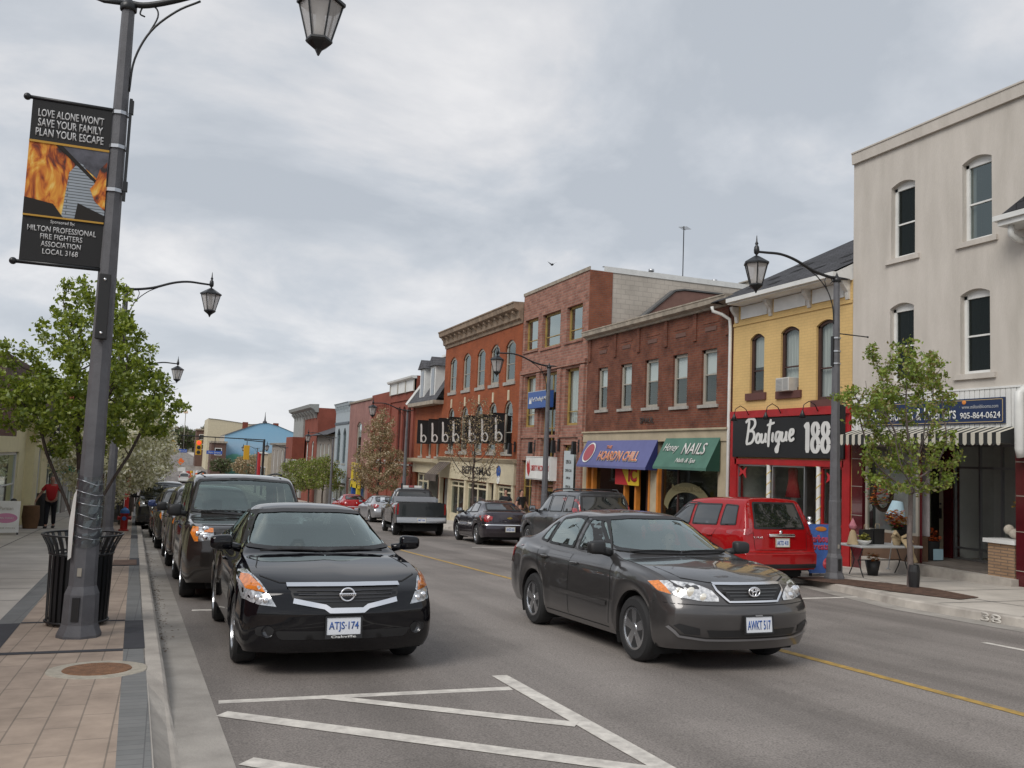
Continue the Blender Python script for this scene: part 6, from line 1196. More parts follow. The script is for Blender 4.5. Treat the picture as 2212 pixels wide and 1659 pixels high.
B=Bld('building','plain red brick wall at the near left of the pavement',4,19.8,5.0,m_r2brick,X=-5.3,side=-1,depth=9); B.wall([],z1=5.0)
for i,(y,z,w,h) in enumerate(((51.5,-.6,1.0,1.9),(53.4,-.7,.9,1.7))):
    sign('notice_board',('framed white notice board with dark border on the left pavement wall','second smaller white notice board further along the wall')[i],(LX+1.0,y,z),w,h,.08,m_white,side=-1,rim=m_plast,rz=rad(10))
# ================= STREET FURNITURE =================
m_post=mat('grey_fluted_post',(.125,.125,.135),.6,var=.18,vscale=7,bump=.3,bscale=120,spec=.4)
m_lglass=mat('frosted_lantern_glass',(.55,.52,.50),.25,alpha=.62)
def lamp_post(loc,top,side,label,rz=0,extras=True,group='street lamps with hanging lanterns',lift=0):
    x,y,zb=loc; h=top-zb
    o=thing('street_lamp',label,'street lamp',loc,rz,group)
    b=MB(); N8=8; ro=PI/8
    b.lathe([(.205,0),(.205,.03),(.165,.13),(.158,.42),(.128,.50),(.116,1.5),(.115,1.52),(.108,1.54),(.062,h-.02),(.0,h-.02)],N8,rot=ro)
    b.build('post',m_post,o)
    if extras:
        q=MB(); q.box(-.035,.035,-.160,-.148,.17,.40); q.build('access_panel',m_plast,o)
        q=MB(); q.box(-.02,.02,-.125,-.108,.60,.68); q.build('outlet_cover',m_greige,o)
    q=MB(); q.lathe([(.075,h-.09),(.085,h-.08),(.085,h-.03),(.06,h),(.03,h+.04),(.012,h+.09),(0,h+.12)],12); 
    q.build('collar',m_black,o,True)
    s=side; q=MB(); A=[(0,h-.0),(.2,h+.0),(.6,h+.08+lift*.35),(1.05,h+.25+lift*.7),(1.4,h+.32+lift*.95),(1.75,h+.31+lift),(1.97,h+.30+lift)]
    sp_=cr_spline([(a,0,c) for a,c in A],[5]*6); q.tube([(s*p.x,0,p.z) for p in sp_],[.034-.010*k/30 for k in range(len(sp_))],8)
    q.tube([(-s*.02,0,h),(-s*.25,0,h+.0),(-s*.34,0,h+.01)],[.03,.022,.004],6)
    q.build('arm',m_black,o,True)
    q=MB(); sp_=cr_spline([(.07,0,h-.95),(.10,0,h-.60),(.24,0,h-.28),(.48,0,h-.04),(.72,0,h+.10)],[5]*4); q.tube([(s*p.x,0,p.z) for p in sp_],.012,6)
    sp_=cr_spline([(.22,0,h-.31),(.30,0,h-.12),(.27,0,h-.02),(.16,0,h-.01),(.12,0,h-.10),(.17,0,h-.13)],[4]*5); q.tube([(s*p.x,0,p.z) for p in sp_],.009,5); q.build('scroll_brace',m_black,o,True)
    # lantern
    X=s*1.97; Z=h+.30+lift; q=MB(); q.lathe([(0,.34),(.008,.30),(.016,.2),(.035,.16),(.02,.13),(.045,.10),(.055,.03),(.05,-.03),(.02,-.06),(.02,-.10)],10,c=(X,0,Z))
    q.build('finial',m_black,o,True)
    q=MB(); N6=6; q.lathe([(.02,-.08),(.05,-.09),(.25,-.215),(.262,-.225),(.262,-.255),(.235,-.26),(.0,-.245)],N6,c=(X,0,Z)); 
    for k in range(6):
        a=2*PI*k/6; q.tube([(X+.235*math.cos(a),.235*math.sin(a),Z-.25),(X+.125*math.cos(a),.125*math.sin(a),Z-.66)],.012,4)
    q.lathe([(.14,-.645),(.145,-.67),(.13,-.69),(.04,-.76),(.02,-.80),(.012,-.82),(0,-.83)],N6,c=(X,0,Z)); lt=q.build('lantern',m_black,o)
    q=MB(); q.lathe([(.226,-.255),(.12,-.655)],N6,c=(X,0,Z)); q.build('lantern_glass',m_lglass,lt)
    q=MB(); q.lathe([(0,-.28),(.045,-.30),(.05,-.50),(.06,-.52),(.07,-.62),(0,-.64)],10,c=(X,0,Z)); q.build('lamp_bulb',m_white,lt,True)
    return o
kh=lambda y:zr(y)+KH
P1=lamp_post((-.68,9.83,kh(9.83)),6.22,1,'grey octagonal street lamp post with the fire safety banner, nearest on the left',rad(-14),lift=.15)
lamp_post((-1.18,23.5,kh(23.5)),5.42,1,'street lamp on the left whose arm rises above the green tree',0,False)
lamp_post((-1.75,40,kh(40)),4.78,1,'street lamp on the left with its lantern beside the tree edge',0,False)
RP=lamp_post((12.48,14.22,kh(14.22)),5.56,-1,'street lamp on the right standing in front of the boutique',0)
g0=kh(14.22)
for z in (4.42,3.02): b=MB(); b.tube([(.05,0,z-g0),(.78,-.02,z-g0-.01)],.012,6); b.ball((.79,-.02,z-g0-.01),.022,8,6); b.build('banner_rod',m_black,RP,True)
for z in (4.32,4.05,3.80): b=MB(); b.lathe([(.088,z-g0-.015),(.094,z-g0-.015),(.094,z-g0+.015),(.088,z-g0+.015)],8,rot=PI/8); b.build('steel_strap',m_alu,RP)
b=MB(); b.box(-.11,-.07,-.03,.03,3.75-g0,4.35-g0); b.build('conduit',m_black,RP); b=MB(); b.rbox(.07,.20,-.07,.07,2.38-g0,2.98-g0,.015); b.build('junction_box',m_plast,RP)
lamp_post((12.48,28.75,kh(28.75)),4.98,-1,'street lamp on the right standing before the pink stone building',0,False)
lamp_post((12.42,48.2,kh(48.2)),4.10,-1,'street lamp on the right standing just beyond the pickup truck',0,False)
lamp_post((12.3,70.8,kh(70.8)),2.75,-1,'street lamp on the right by the grey-blue building',0,False)
lamp_post((12.2,100,kh(100)),1.9,-1,'far street lamp on the right in front of the red corner block',0,False)
lamp_post((12.2,132,kh(132)),1.7,-1,'farthest street lamp whose lantern shows against the green mural',0,False)
# banner, straps, boxes on the first post
o=thing('fire_banner','black fire safety banner with flames picture hung on the nearest lamp post','banner',(-1.12,9.80,4.22),0)
m_ban=mat('banner_black_cloth',(.015,.015,.016),.75,bump=.1,bscale=6); m_bt=mat('banner_text',(.55,.55,.55),.7); m_gold=mat('banner_gold',(.50,.28,.04),.7)
b=MB(); b.box(-.36,.37,-.008,.004,-.83,.80); b.build('cloth',m_ban,o)
def flame():
    M=bpy.data.materials.new('flame_print'); M.use_nodes=True; t=M.node_tree; P=t.nodes['Principled BSDF']; P.inputs['Roughness'].default_value=.7; n=t.nodes.new; l=t.links.new
    tcn=n('ShaderNodeTexCoord'); mp=n('ShaderNodeMapping'); mp.inputs['Scale'].default_value=(7,7,3.2); l(tcn.outputs['Object'],mp.inputs[0])
    z=n('ShaderNodeTexNoise'); z.inputs['Scale'].default_value=1.0; z.inputs['Detail'].default_value=6; z.inputs['Distortion'].default_value=1.4; l(mp.outputs[0],z.inputs[0])
    r=n('ShaderNodeValToRGB'); l(z.outputs[0],r.inputs[0]); e=r.color_ramp.elements; e[0].position=.36; e[0].color=(.03,.02,.02,1); e[1].position=.68; e[1].color=(.85,.62,.18,1)
    for p,c in ((.43,(.28,.05,.01,1)),(.50,(.60,.17,.02,1)),(.58,(.75,.34,.04,1))): q=e.new(p); q.color=c
    l(r.outputs[0],P.inputs['Base Color']); return M
m_fl=flame()
b=MB(); b.box(-.36,.37,-.012,-.009,-.37,.37); pic=b.build('flame_picture',m_fl,o)
b=MB(); b.prism([(-.08,.365),(.37,.0),(.37,.365)],'y',-.016,-.0125); b.build('smoke_print',mat('smoke_print',(.10,.10,.12),.8,var=.5,vscale=8),pic)
b=MB(); b.prism([(-.06,.365),(.30,.03),(.37,.0),(.37,-.04),(.22,.06),(-.12,.365)],'y',-.019,-.0165); b.build('roof_print',mat('charred_print',(.015,.012,.01),.8),pic)
b=MB(); b.prism([(-.02,-.37),(.02,.10),(.10,.22),(.14,.2),(.37,-.14),(.37,-.37)],'y',-.0185,-.0165); b.build('siding_print',brick('siding_print',(.36,.40,.44),(.33,.37,.41),(.12,.13,.14),bw=2,rh=.03,ms=.005,var=.2,bump=0),pic)
b=MB(); b.prism([(.26,.02),(.30,.18),(.36,.26),(.37,-.25),(.27,-.16),(.22,-.04)],'y',-.0215,-.0195); b.build('flame_print',m_fl,pic)
b=MB(); b.prism([(-.36,-.37),(-.36,-.20),(-.1,-.24),(.0,-.37)],'y',-.0215,-.019); b.prism([(.10,-.37),(.12,-.20),(.37,-.30),(.37,-.37)],'y',-.0215,-.019); b.build('dark_print',mat('charred_print',(.015,.012,.01)),pic)
b=MB(); b.box(-.36,.37,-.022,-.008,.365,.387); b.build('gold_line',m_gold,o); b=MB(); b.box(-.36,.37,-.022,-.008,-.385,-.368); b.build('gold_line',m_gold,o)
for i,(s_,w) in enumerate((("LOVE ALONE WON'T",.60),("SAVE YOUR FAMILY",.59),("PLAN YOUR ESCAPE",.62))): text(s_,w,.082,m_bt,o,(.0,-.0095,.675-i*.100),bold=.014)
for i,(s_,w,h_) in enumerate((('Sponsored By:',.22,.045),('MILTON PROFESSIONAL',.62,.058),('FIRE FIGHTERS',.38,.055),('ASSOCIATION',.36,.055),('LOCAL 3168',.32,.055))): text(s_,w,h_,m_bt,o,(0.0,-.0095,-.425-i*.075),bold=.012)
b=MB(); b.tube([(-.40,0,.82),(.44,0,.82)],.02,8); b.ball((-.41,0,.82),.036); b.build('top_rod',m_black,o,True); b=MB(); b.tube([(-.40,0,-.85),(.44,0,-.85)],.02,8); b.ball((-.41,0,-.85),.036); b.build('bottom_rod',m_black,o,True)
for i,z in enumerate((5.02,4.66,4.20)):
    r=.0645+.0115*(6.2-z)
    b=MB(); b.lathe([(r*1.10,-.018),(r*1.13,-.018),(r*1.13,.018),(r*1.10,.018)],8,rot=PI/8+rad(-15)); q=b.build('steel_strap',m_alu,None); q.location=(-.68,9.83,z); tag(q,'bright steel strap around the banner post, %s'%('topmost','middle one','lowest')[i],'strap','steel straps on the banner post')
o=thing('conduit_box','slim black conduit strip strapped to the right side of the banner post','conduit',(-.585,9.78,4.6)); b=MB(); b.box(-.01,.018,-.02,.02,-.50,.58); b.box(-.012,.032,-.026,.026,.42,.56); b.box(-.012,.032,-.026,.026,-.40,-.30); b.build('conduit',m_black,o)
o=thing('junction_box','long black box with two bright bolts on the banner post','box',(-.685,9.70,2.98)); b=MB(); b.rbox(-.055,.055,-.05,.03,-.33,.33,.01); b.build('housing',m_plast,o)
for z in (-.27,.27): b=MB(); b.ball((0,-.055,z),(.014,.008,.014)); b.build('bolt',m_chrome,o,True)
# plastic wrap
m_wrap=glassmat('clear_plastic_wrap',(.85,.87,.9),.86,rough=.12,base=.05,gain=1.8)
o=thing('plastic_wrap','crinkled clear plastic wrap wound round the banner post','plastic wrap',(-.68,9.83,kh(9.83))); rr=random.Random(3)
for z0,dz in ((1.42,.20),(1.12,.28),(.93,.14)):
    b=MB(); vs=[];n=28
    for j in range(5):
        for k in range(n): a=2*PI*k/n; r=.128-.011*(z0)+.012+rr.uniform(-.002,.010); vs.append((r*math.cos(a),r*math.sin(a),z0+dz*j/4+.05*math.sin(a)+rr.uniform(-.01,.01)))
    b.add(vs,[(j*n+k,j*n+(k+1)%n,(j+1)*n+(k+1)%n,(j+1)*n+k) for j in range(4) for k in range(n)]); b.build('wrap_layer',m_wrap,o,False)
b=MB()
for k in range(6):
    z=.98+k*.11; b.tube([(-.13,-.04,z+.02),(-.05,-.128,z),(.06,-.125,z-.02-.01*k%.03),(.125,-.03,z-.03)],.0035,4)
b.build('wrap_crease',mat('crease_shine',(.6,.62,.66),.25,.4),o,True)
b=MB(); b.add([(-.15,-.05,.75),(-.118,-.09,.78),(-.112,-.09,1.45),(-.14,-.05,1.38),(-.165,-.03,1.1)],[(0,1,2,3,4)]); b.build('paper_scrap',m_white,o,fix=False)
# litter bin
o=thing('litter_bin','black slatted steel litter bin with flared rim behind the lamp post','litter bin',(-.775,10.72,kh(10.72))); b=MB(); b.lathe([(.0,.04),(.27,.04),(.28,.74),(.0,.70)],24); b.build('liner',mat('bin_liner',(.008,.008,.008),.6),o,True,auto=40)
for k in range(30):
    a=2*PI*k/30; ca,sa=math.cos(a),math.sin(a); b=MB(); w=.019
    prof=[(.295,.03),(.302,.40),(.305,.74),(.335,.84),(.395,.955)]
    vs=[]
    for r,z in prof: vs+=[(r*ca-w*sa,r*sa+w*ca,z),(r*ca+w*sa,r*sa-w*ca,z),((r+.008)*ca+w*sa,(r+.008)*sa-w*ca,z),((r+.008)*ca-w*sa,(r+.008)*sa+w*ca,z)]
    fs=[]
    for i in range(len(prof)-1):
        for j in range(4): fs.append((i*4+j,i*4+(j+1)%4,(i+1)*4+(j+1)%4,(i+1)*4+j))
    b.add(vs,fs+[(0,1,2,3),(16,17,18,19)]); b.build('slat',m_black,o)
for r,z in ((.40,.96),(.315,.76),(.31,.05)):
    b=MB(); b.tube([(r*math.cos(2*PI*k/32),r*math.sin(2*PI*k/32),z) for k in range(33)],.012,6,False); b.build('ring',m_black,o,True)
# manhole
o=thing('utility_cover','round rusty utility cover in a pale concrete collar on the pavers','manhole cover',(-.40,8.05,kh(8.05)+.001)); o.rotation_euler=(math.atan(-.043),0,0); b=MB(); b.lathe([(.0,.004),(.372,.004),(.378,-.002)],40); b.v=[(v[0]*(1+.03*math.sin(5*math.atan2(v[1],v[0]))*math.sin(3*math.atan2(v[1],v[0]))),v[1],v[2]) for v in b.v]; b.build('concrete_collar',mat('pale_concrete',(.42,.38,.31),.9,var=.25,vscale=12,bump=.4),o); b=MB(); b.lathe([(0,.010),(.255,.010),(.262,.004)],40); b.build('iron_lid',mat('rusty_iron',(.24,.12,.06),.75,var=.35,vscale=14,bump=.9,bscale=70),o)
# hydrant
def hydrant(x,y,label,s=1,sign_=False):
    o=thing('fire_hydrant',label,'fire hydrant',(x,y,kh(y))); hr=mat('hydrant_red',(.42,.02,.018),.45,var=.2); b=MB(); b.lathe([(.16,0),(.16,.04),(.115,.06),(.115,.52),(.14,.54),(.14,.58)],16); b.build('barrel',hr,o,True,auto=30)
    b=MB(); b.lathe([(.145,.58),(.15,.60),(.13,.68),(.07,.74),(.03,.75),(.03,.79),(0,.79)],14); b.build('cap',mat('hydrant_blue',(.05,.17,.45),.5),o,True,auto=30)
    for a in (0,PI,-PI/2): b=MB(); b.lathe([(.055,.10),(.055,.17),(.07,.17),(.07,.21),(0,.22)],10,axis='x'); q=b.build('nozzle',hr if a!=-PI/2 else mat('hydrant_blue',(.05,.17,.45)),o); q.location=(0,0,.42); q.rotation_euler=(0,0,a)
    return o
hydrant(-1.14,32.3,'red fire hydrant with a blue cap on the left pavement')
o=thing('marker_post','tall thin red hydrant marker post behind the hydrant','post',(-1.15,33.6,kh(33.6))); b=MB(); b.box(-.07,.07,-.03,.03,0,2.05); b.build('post',mat('hydrant_red',(.42,.02,.018)),o)
# parking meters sign: yellow tag on a black pole by the kerb
o=thing('pole_sign','thin dark pole with a small yellow sign at the left kerb','sign',(XL(58)+.0-.1,48,kh(48))); b=MB(); b.tube([(0,0,0),(0,0,3.3)],.05,6); b.build('pole',m_black,o); b=MB(); b.box(-.25,.12,-.06,-.02,1.5,2.2); b.build('yellow_tag',mat('sign_yellow',(.62,.46,.03)),o)
# ---- sandwich boards
def aboard(name,label,x,y,rz,w,h,face,draw,frame=m_white):
    o=thing(name,label,'sandwich board',(x,y,kh(y)),rz); t=rad(12)
    for s,r in ((-1,-t),(1,t)):
        b=MB(); b.box(-w/2,w/2,-.012,.012,0,h); q=b.build('panel',frame if s>0 else face,o); q.location=(0,s*h*math.sin(t),.06); q.rotation_euler=(r*1,0,0)
        if s<0: draw(q)
        l_=MB(); l_.box(-w/2,-w/2+.05,-.02,.02,-.06,0); l_.box(w/2-.05,w/2,-.02,.02,-.06,0); l_.build('foot',m_black,q)
    return o
pk=mat('pink_print',(.55,.22,.36),.6); aboard('sandwich_board','white sandwich board with pink oval print on the left pavement',-4.22,29.6,rad(8),.70,.92,m_white,lambda q:(text('Parisian',.34,.10,m_greige,q,(0,-.016,.70)),(lambda b:(b.lathe([(.30,0),(0,-.002)],24,axis='y'),setattr(b,'v',[(v[0],v[1]-.014,v[2]*.48+.42) for v in b.v]),b.build('pink_oval',pk,q)))(MB()),text('OPEN TODAY',.42,.05,m_white,q,(0,-.02,.42)),text('COME ON IN',.5,.04,m_greige,q,(0,-.016,.13))))
blu=mat('poster_blue',(.06,.14,.42),.5,var=.3,vscale=4); rdp=mat('poster_red',(.50,.04,.06),.5)
aboard('sandwich_board','blue sandwich board with red lettering beside the right lamp post',12.72,15.05,rad(-2),.62,1.0,blu,lambda q:(text('Caribou',.46,.16,rdp,q,(.0,-.016,.70),bold=.03),text('treats',.40,.12,rdp,q,(.03,-.016,.53),bold=.02),text('6',.22,.26,rdp,q,(.14,-.016,.20),bold=.05),(lambda b:(b.ball((.1,-.02,.90),(.14,.008,.05)),b.build('orange_print',mat('orange_trim',(.55,.19,.025)),q)))(MB())),frame=m_plast)
# small lit goods on top of the board: black and white jars handled with the table
# ---- folding table with goods
o=thing('folding_table','pale folding table with dark bent legs outside the flower shop','table',(14.1,14.75,kh(14.75))); m_tt=mat('table_top',(.52,.53,.53),.45); b=MB(); b.rbox(-.78,.86,-.36,.36,.60,.645,.012); b.build('tabletop',m_tt,o)
for x in (-.58,.66):
    for s in (-1,1):
        b=MB(); b.tube([(x,s*.30,.60),(x+.0,s*.10,.32),(x+.0,s*.18,.18),(x+.0,s*.33,0)],.014,6) ; b.v=[(o_[0]+ (o_[1]*.35),o_[1],o_[2]) for o_ in b.v]; b.build('leg',m_black,o,True)
b=MB(); b.tube([(-.55,0,.32),(.63,0,.32)],.012,6); b.build('crossbar',m_black,o,True)
TZ=kh(14.75)+.647
def flowers(o,c,r,n,mats,nm='blossoms',seed=1,size=.05):
    rr=random.Random(seed)
    for mi,m_ in enumerate(mats):
        b=MB()
        for k in range(n):
            d=Vector((rr.gauss(0,1),rr.gauss(0,1),rr.gauss(0,1))).normalized()*r*rr.uniform(.4,1); p=Vector(c)+Vector((d.x,d.y,d.z*.85))
            for j in range(5):
                a=2*PI*j/5+rr.random(); t=Vector((math.cos(a),math.sin(a),rr.uniform(-.3,.6)))*size; u=Vector((-math.sin(a),math.cos(a),0))*size*.45
                b.add([p,p+t*.6+u,p+t,p+t*.6-u],[(0,1,2,3)])
        q=b.build(nm,m_,o,fix=False); q['kind']='stuff'
mr_=mat('autumn_red',(.33,.03,.03),.7); mo_=mat('autumn_orange',(.55,.17,.03),.7); my_=mat('autumn_yellow',(.55,.36,.05),.7); mw_=mat('straw_bow',(.52,.40,.24),.8,var=.2); mg_=mat('flower_leaf',(.06,.11,.03),.7)
o=thing('flower_arrangement','red and orange silk flowers with a big straw bow on the folding table','flowers',(14.45,14.6,TZ)); b=MB(); b.lathe([(.07,0),(.10,.12),(.06,.2),(.05,.2)],12); b.build('vase',mw_,o,True); flowers(o,(0,0,.55),.24,70,[mr_,mo_,my_],seed=2); flowers(o,(0,0,.38),.14,30,[mg_],'leaves',3,.07)
b=MB(); 
for P_ in ([(0,-.1,.15),(-.2,-.16,.28),(-.28,-.18,.2),(0,-.12,.12)],[(0,-.1,.15),(.18,-.16,.24),(.24,-.18,.1),(0,-.12,.12)],[(0,-.12,.14),(.06,-.3,-.05),(.14,-.38,-.32)],[(0,-.12,.14),(.1,-.3,-.02),(.03,-.38,-.2)]): b.tube(P_,[.03,.05,.045,.02][:len(P_)],6)
b.build('bow',mw_,o,True)
for nm,lb,x,m_,h in (('gift_bag','black gift bag on the folding table, left of the two',13.82,m_plast,.30),('gift_bag','black gift bag on the folding table next to the flower vase',14.12,m_plast,.32),('gift_bag','black bag at the back of the table behind the straw bow',14.78,m_plast,.42)):
    o=thing(nm,lb,'bag',(x,14.8,TZ),0,'black gift bags on the folding table'); b=MB(); b.box(-.13,.13,-.06,.06,0,h,-.01,0); b.build('bag_body',m_,o); b=MB(); b.tube([(-.06,0,h-.01),(-.05,0,h+.1),(.05,0,h+.1),(.06,0,h-.01)],.006,5); b.build('handle',mw_,o,True)
o=thing('fruit_bowl','small bowl of yellow-green fruit and ribbon on the table end','bowl',(13.58,14.6,TZ)); b=MB(); b.lathe([(.05,0),(.13,.06),(.15,.10),(.14,.10),(.05,.02)],14); b.build('bowl',m_white,o,True); flowers(o,(0,0,.15),.12,40,[mat('lime_yellow',(.42,.40,.08),.6)],'fruit',5,.05); 
o=thing('doll','pink and cream cloth doll standing on the left end of the table','doll',(13.42,14.75,TZ)); b=MB(); b.lathe([(.12,0),(.06,.25),(.03,.30),(0,.31)],12); b.build('dress',mw_,o,True); b=MB(); b.ball((0,0,.37),.075); b.build('head',mat('doll_pink',(.55,.2,.24),.8),o,True); b=MB(); b.lathe([(.08,.38),(.05,.44),(0,.55)],10); b.build('hat',mat('doll_pink',(.55,.2,.24)),o,True)
for nm,lb,x in (('jar','silver topped jar on the ledge above the blue board, left one',12.75),('jar','silver topped jar on the ledge above the blue board, right one',13.02)):
    o=thing(nm,lb,'jar',(x,15.6,kh(15.6)+.98)); b=MB(); b.lathe([(.0,0),(.09,0),(.08,.06),(.02,.12),(.05,.14),(.04,.2),(0,.2)],12); b.build('jar_body',m_chrome,o,True)
o=thing('side_stand','narrow grey stand holding the two silver jars','stand',(12.9,15.6,kh(15.6))); b=MB(); b.rbox(-.28,.28,-.18,.18,.93,.975,.01); b.build('shelf',m_tt,o); b=MB(); b.box(-.24,-.20,-.14,.14,0,.93); b.box(.20,.24,-.14,.14,0,.93); b.build('frame',m_black,o)
o=thing('table_lamp','pale blue lampshade on a tilted white stand above the table','lamp',(14.72,15.0,TZ+.05)); o.rotation_euler=(0,rad(10),0); b=MB(); b.lathe([(.05,-.62),(.05,-.60),(.012,-.58),(.012,.5)],10); b.build('stand',m_white,o,True); b=MB(); b.lathe([(.11,.86),(.20,.55)],16); b.build('lamp_shade',mat('pale_blue_shade',(.42,.58,.66),.8),o,True)
o=thing('flower_bucket','black bucket of orange flowers on the shop step','flowers',(16.0,15.2,-.24)); b=MB(); b.lathe([(.0,0),(.15,0),(.21,.42),(.19,.42),(.0,.38)],16); b.build('bucket',m_plast,o,True,auto=40); flowers(o,(0,0,.52),.22,70,[mat('bright_orange',(.70,.16,.04),.7)],seed=8); b=MB(); b.box(-.14,.14,-.235,-.225,.02,.26); b.build('price_card',mat('pale_blue_card',(.35,.52,.6),.7),o)
o=thing('floor_bouquet','dark basket of dried flowers under the folding table','flowers',(14.0,14.8,kh(14.8))); b=MB(); b.lathe([(0,0),(.10,0),(.16,.3),(.14,.3),(0,.25)],12); b.build('basket',m_plast,o,True); flowers(o,(-.05,-.05,.38),.13,30,[mo_,mw_],seed=9,size=.045)
o=thing('wreath','dark autumn wreath with fruit hanging on the shop window','wreath',(15.20,15.75,1.15),-PI/2); b=MB(); b.tube([(.26*math.cos(2*PI*k/24),-.02,.34*math.sin(2*PI*k/24)) for k in range(25)],.05,6,False); b.build('ring',mat('twig_brown',(.06,.035,.02),.9),o,True); flowers(o,(0,-.05,.0),.36,40,[mg_,mo_,mat('lime_yellow',(.42,.40,.08)),mr_],seed=10,size=.06)
o=thing('yellow_bouquet','yellow roses in the shop window above the brick planter','flowers',(16.0,12.9,1.0)); b=MB(); b.lathe([(0,-.55),(.1,-.55),(.07,-.2),(.09,0),(0,0)],10); b.build('vase',m_white,o,True); flowers(o,(0,0,.12),.20,50,[my_],seed=12)
o=thing('bird_ornament','white bird ornament on the window shelf','ornament',(17.3,13.9,.12)); b=MB(); b.ball((0,0,.12),(.16,.07,.09)); b.ball((.13,0,.22),.05); b.tube([(0,0,.05),(0,0,-.12)],.012); b.build('bird',m_white,o,True)
o=thing('stone_ornament','pale sculpted stone ornament on the planter ledge','ornament',(15.7,12.85,.45)); b=MB(); b.ball((0,-.06,.10),(.10,.16,.10)); b.ball((0,.10,.17),.10); b.build('stone',mat('pale_stone',(.5,.45,.38),.8,var=.2,vscale=20),o,True)
# tree guard
o=thing('tree_guard','black plastic guard wrapped round the foot of the right-hand tree','tree guard',(12.68,12.40,kh(12.45))); b=MB(); b.lathe([(.085,0),(.09,.15),(.10,.3),(.085,.42),(.075,.42)],10); b.v=[(v[0]*(1+.15*math.sin(9*v[2])),v[1],v[2]) for v in b.v]; b.build('sleeve',m_plast,o)
# left pavement objects
for nm,lb,x,y,r,h,m_ in (('bollard','black domed bollard by the yellow shop wall',-4.45,32.5,.13,1.0,m_black),('planter','brown wooden barrel planter by the yellow shop wall',-4.05,33.5,.26,.75,mat('barrel_brown',(.16,.085,.04),.8,var=.3)),('planter','tall black planter beside the brown barrel',-3.95,35.5,.22,1.15,m_plast)):
    o=thing(nm,lb,nm,(x,y,kh(y))); b=MB(); b.lathe([(r*.85,0),(r,.1),(r*1.02,h*.75),(r*.9,h*.8),(r*.9,h*.85),(r*.6,h*.97),(0,h)] if nm=='bollard' else [(r*.85,0),(r*1.05,h*.5),(r*.95,h),(r*.85,h),(0,h-.08)],14); b.build('body',m_,o,True,auto=40)
# traffic lights and street name signs at the far junction
m_ty=mat('signal_yellow',(.62,.34,.02),.5)
def signal(x,y,z,lab,lit,facing=-1,yb=None):
    o=thing('traffic_light',lab,'traffic light',(x,y,z)); b=MB(); b.rbox(-.36,.36,-.22,.22,-.95,.95,.04); b.build('housing',m_ty,o)
    if lit:
        for k,(c,m_) in enumerate(((.62,mat('red_signal_lit',(.9,.1,.05),.4,emit=((1,.03,.015),1.3))),(.02,m_plast),(-.6,m_plast))): b=MB(); b.lathe([(.24,-.25),(.22,-.27),(0,-.28)],12,c=(0,0,c),axis='y'); b.build('signal_lens',m_,o)
    b=MB(); b.tube([(0,0,.95),(0,0,1.5)],.05,6); b.build('hanger',m_black,o); return o
signal(.75,122,1.38,'amber traffic light body hanging at the left of the junction, seen from behind',False); signal(3.9,122,1.5,'traffic light showing red over the right lane at the junction',True); signal(9.9,122,1.1,'amber traffic light body on the right before the cream shop',False)
for i,(xs_,a) in enumerate(((12.1,(.75,3.9)),(12.15,(9.9,9.9)))):
    o=thing('signal_pole','dark traffic signal pole with long arm on the right corner' if i==0 else 'second dark signal pole next to the long-armed one','pole',(xs_,122+i*1.2,zr(122)+KH)); b=MB(); top=2.95-(zr(122)+KH)-.25*i; b.tube([(0,0,0),(0,0,top)],.12,8); b.build('pole',m_black,o); b=MB(); b.tube([(0,0,top-.1),(min(a)-xs_-.3,0,top+.05)],.07,6); b.build('arm',m_black,o)
for lb,x,z,w in (('blue street name sign hanging over the junction near the red light',5.85,.95,1.95),('small blue street sign between the amber lights',2.2,.95,1.1)):
    o=thing('street_name_sign',lb,'sign',(x,121.5 if w>1.5 else 134,z)); b=MB(); b.box(-w/2,w/2,-.03,.03,-.22,.22); b.build('panel',mat('street_sign_blue',(.03,.10,.42),.5),o); text('Main Street',w*.8,.2,m_white,o,(0,-.035,0)); b=MB(); b.tube([(0,0,.2),(0,0,2.0)],.04,5); b.build('hanger',m_black,o)
# road works far away
o=thing('roadworks_sign','orange diamond road works sign far down the street','sign',(3.0,198,zr(198))); b=MB(); b.prism([(0,2.2),(.75,2.95),(0,3.7),(-.75,2.95)],'y',-.05,.05); b.build('panel',mat('roadworks_orange',(.8,.16,.03),.5),o); b=MB(); b.box(-.05,.05,-.04,.04,0,2.3); b.build('post',m_black,o); b=MB(); b.box(-.5,1.0,-.3,.3,.9,1.7); b.build('white_board',m_white,o)
o=thing('roadworks_barrier','red and white road works barrier beyond the junction','barrier',(5.6,176,zr(176))); b=MB(); b.box(-1.2,1.3,-.2,.2,.0,.8); b.build('base',mat('barrier_red',(.5,.06,.04),.6),o)
for k in range(5): b=MB(); b.box(-1.2+k*.55,-.95+k*.55,-.25,-.15,.9,1.5+.4*(k%2)); b.build('marker',m_white if k%2 else mat('roadworks_orange',(.8,.16,.03)),o)
for k,(x,c) in enumerate(((3.6,m_white),(4.4,mat('barrier_red',(.5,.06,.04))),(5.1,m_ty),(6.3,m_white))):
    o=thing('traffic_drum',('white','red','yellow','pale')[k]+' traffic drum in the distant road works'+(' beside the kerb' if k==3 else ''),'drum',(x,186+3*k,zr(186))); b=MB(); b.lathe([(.35,0),(.33,1.3),(0,1.35)],10); b.build('drum',c,o); b=MB(); b.lathe([(.36,.5),(.355,.8)],10); b.build('band',m_white if k!=0 and k!=3 else mat('roadworks_orange',(.8,.16,.03)),o)
o=thing('flood_mast','distant tall light mast with a pale lamp head','mast',(7.0,420,zr(420))); b=MB(); b.tube([(0,0,0),(0,0,19)],.15,6); b.build('pole',m_greige,o); b=MB(); b.rbox(-.9,.9,-.5,.5,19,20.2,.1); b.build('lamp_head',mat('mast_head',(.8,.6,.45),.5),o)
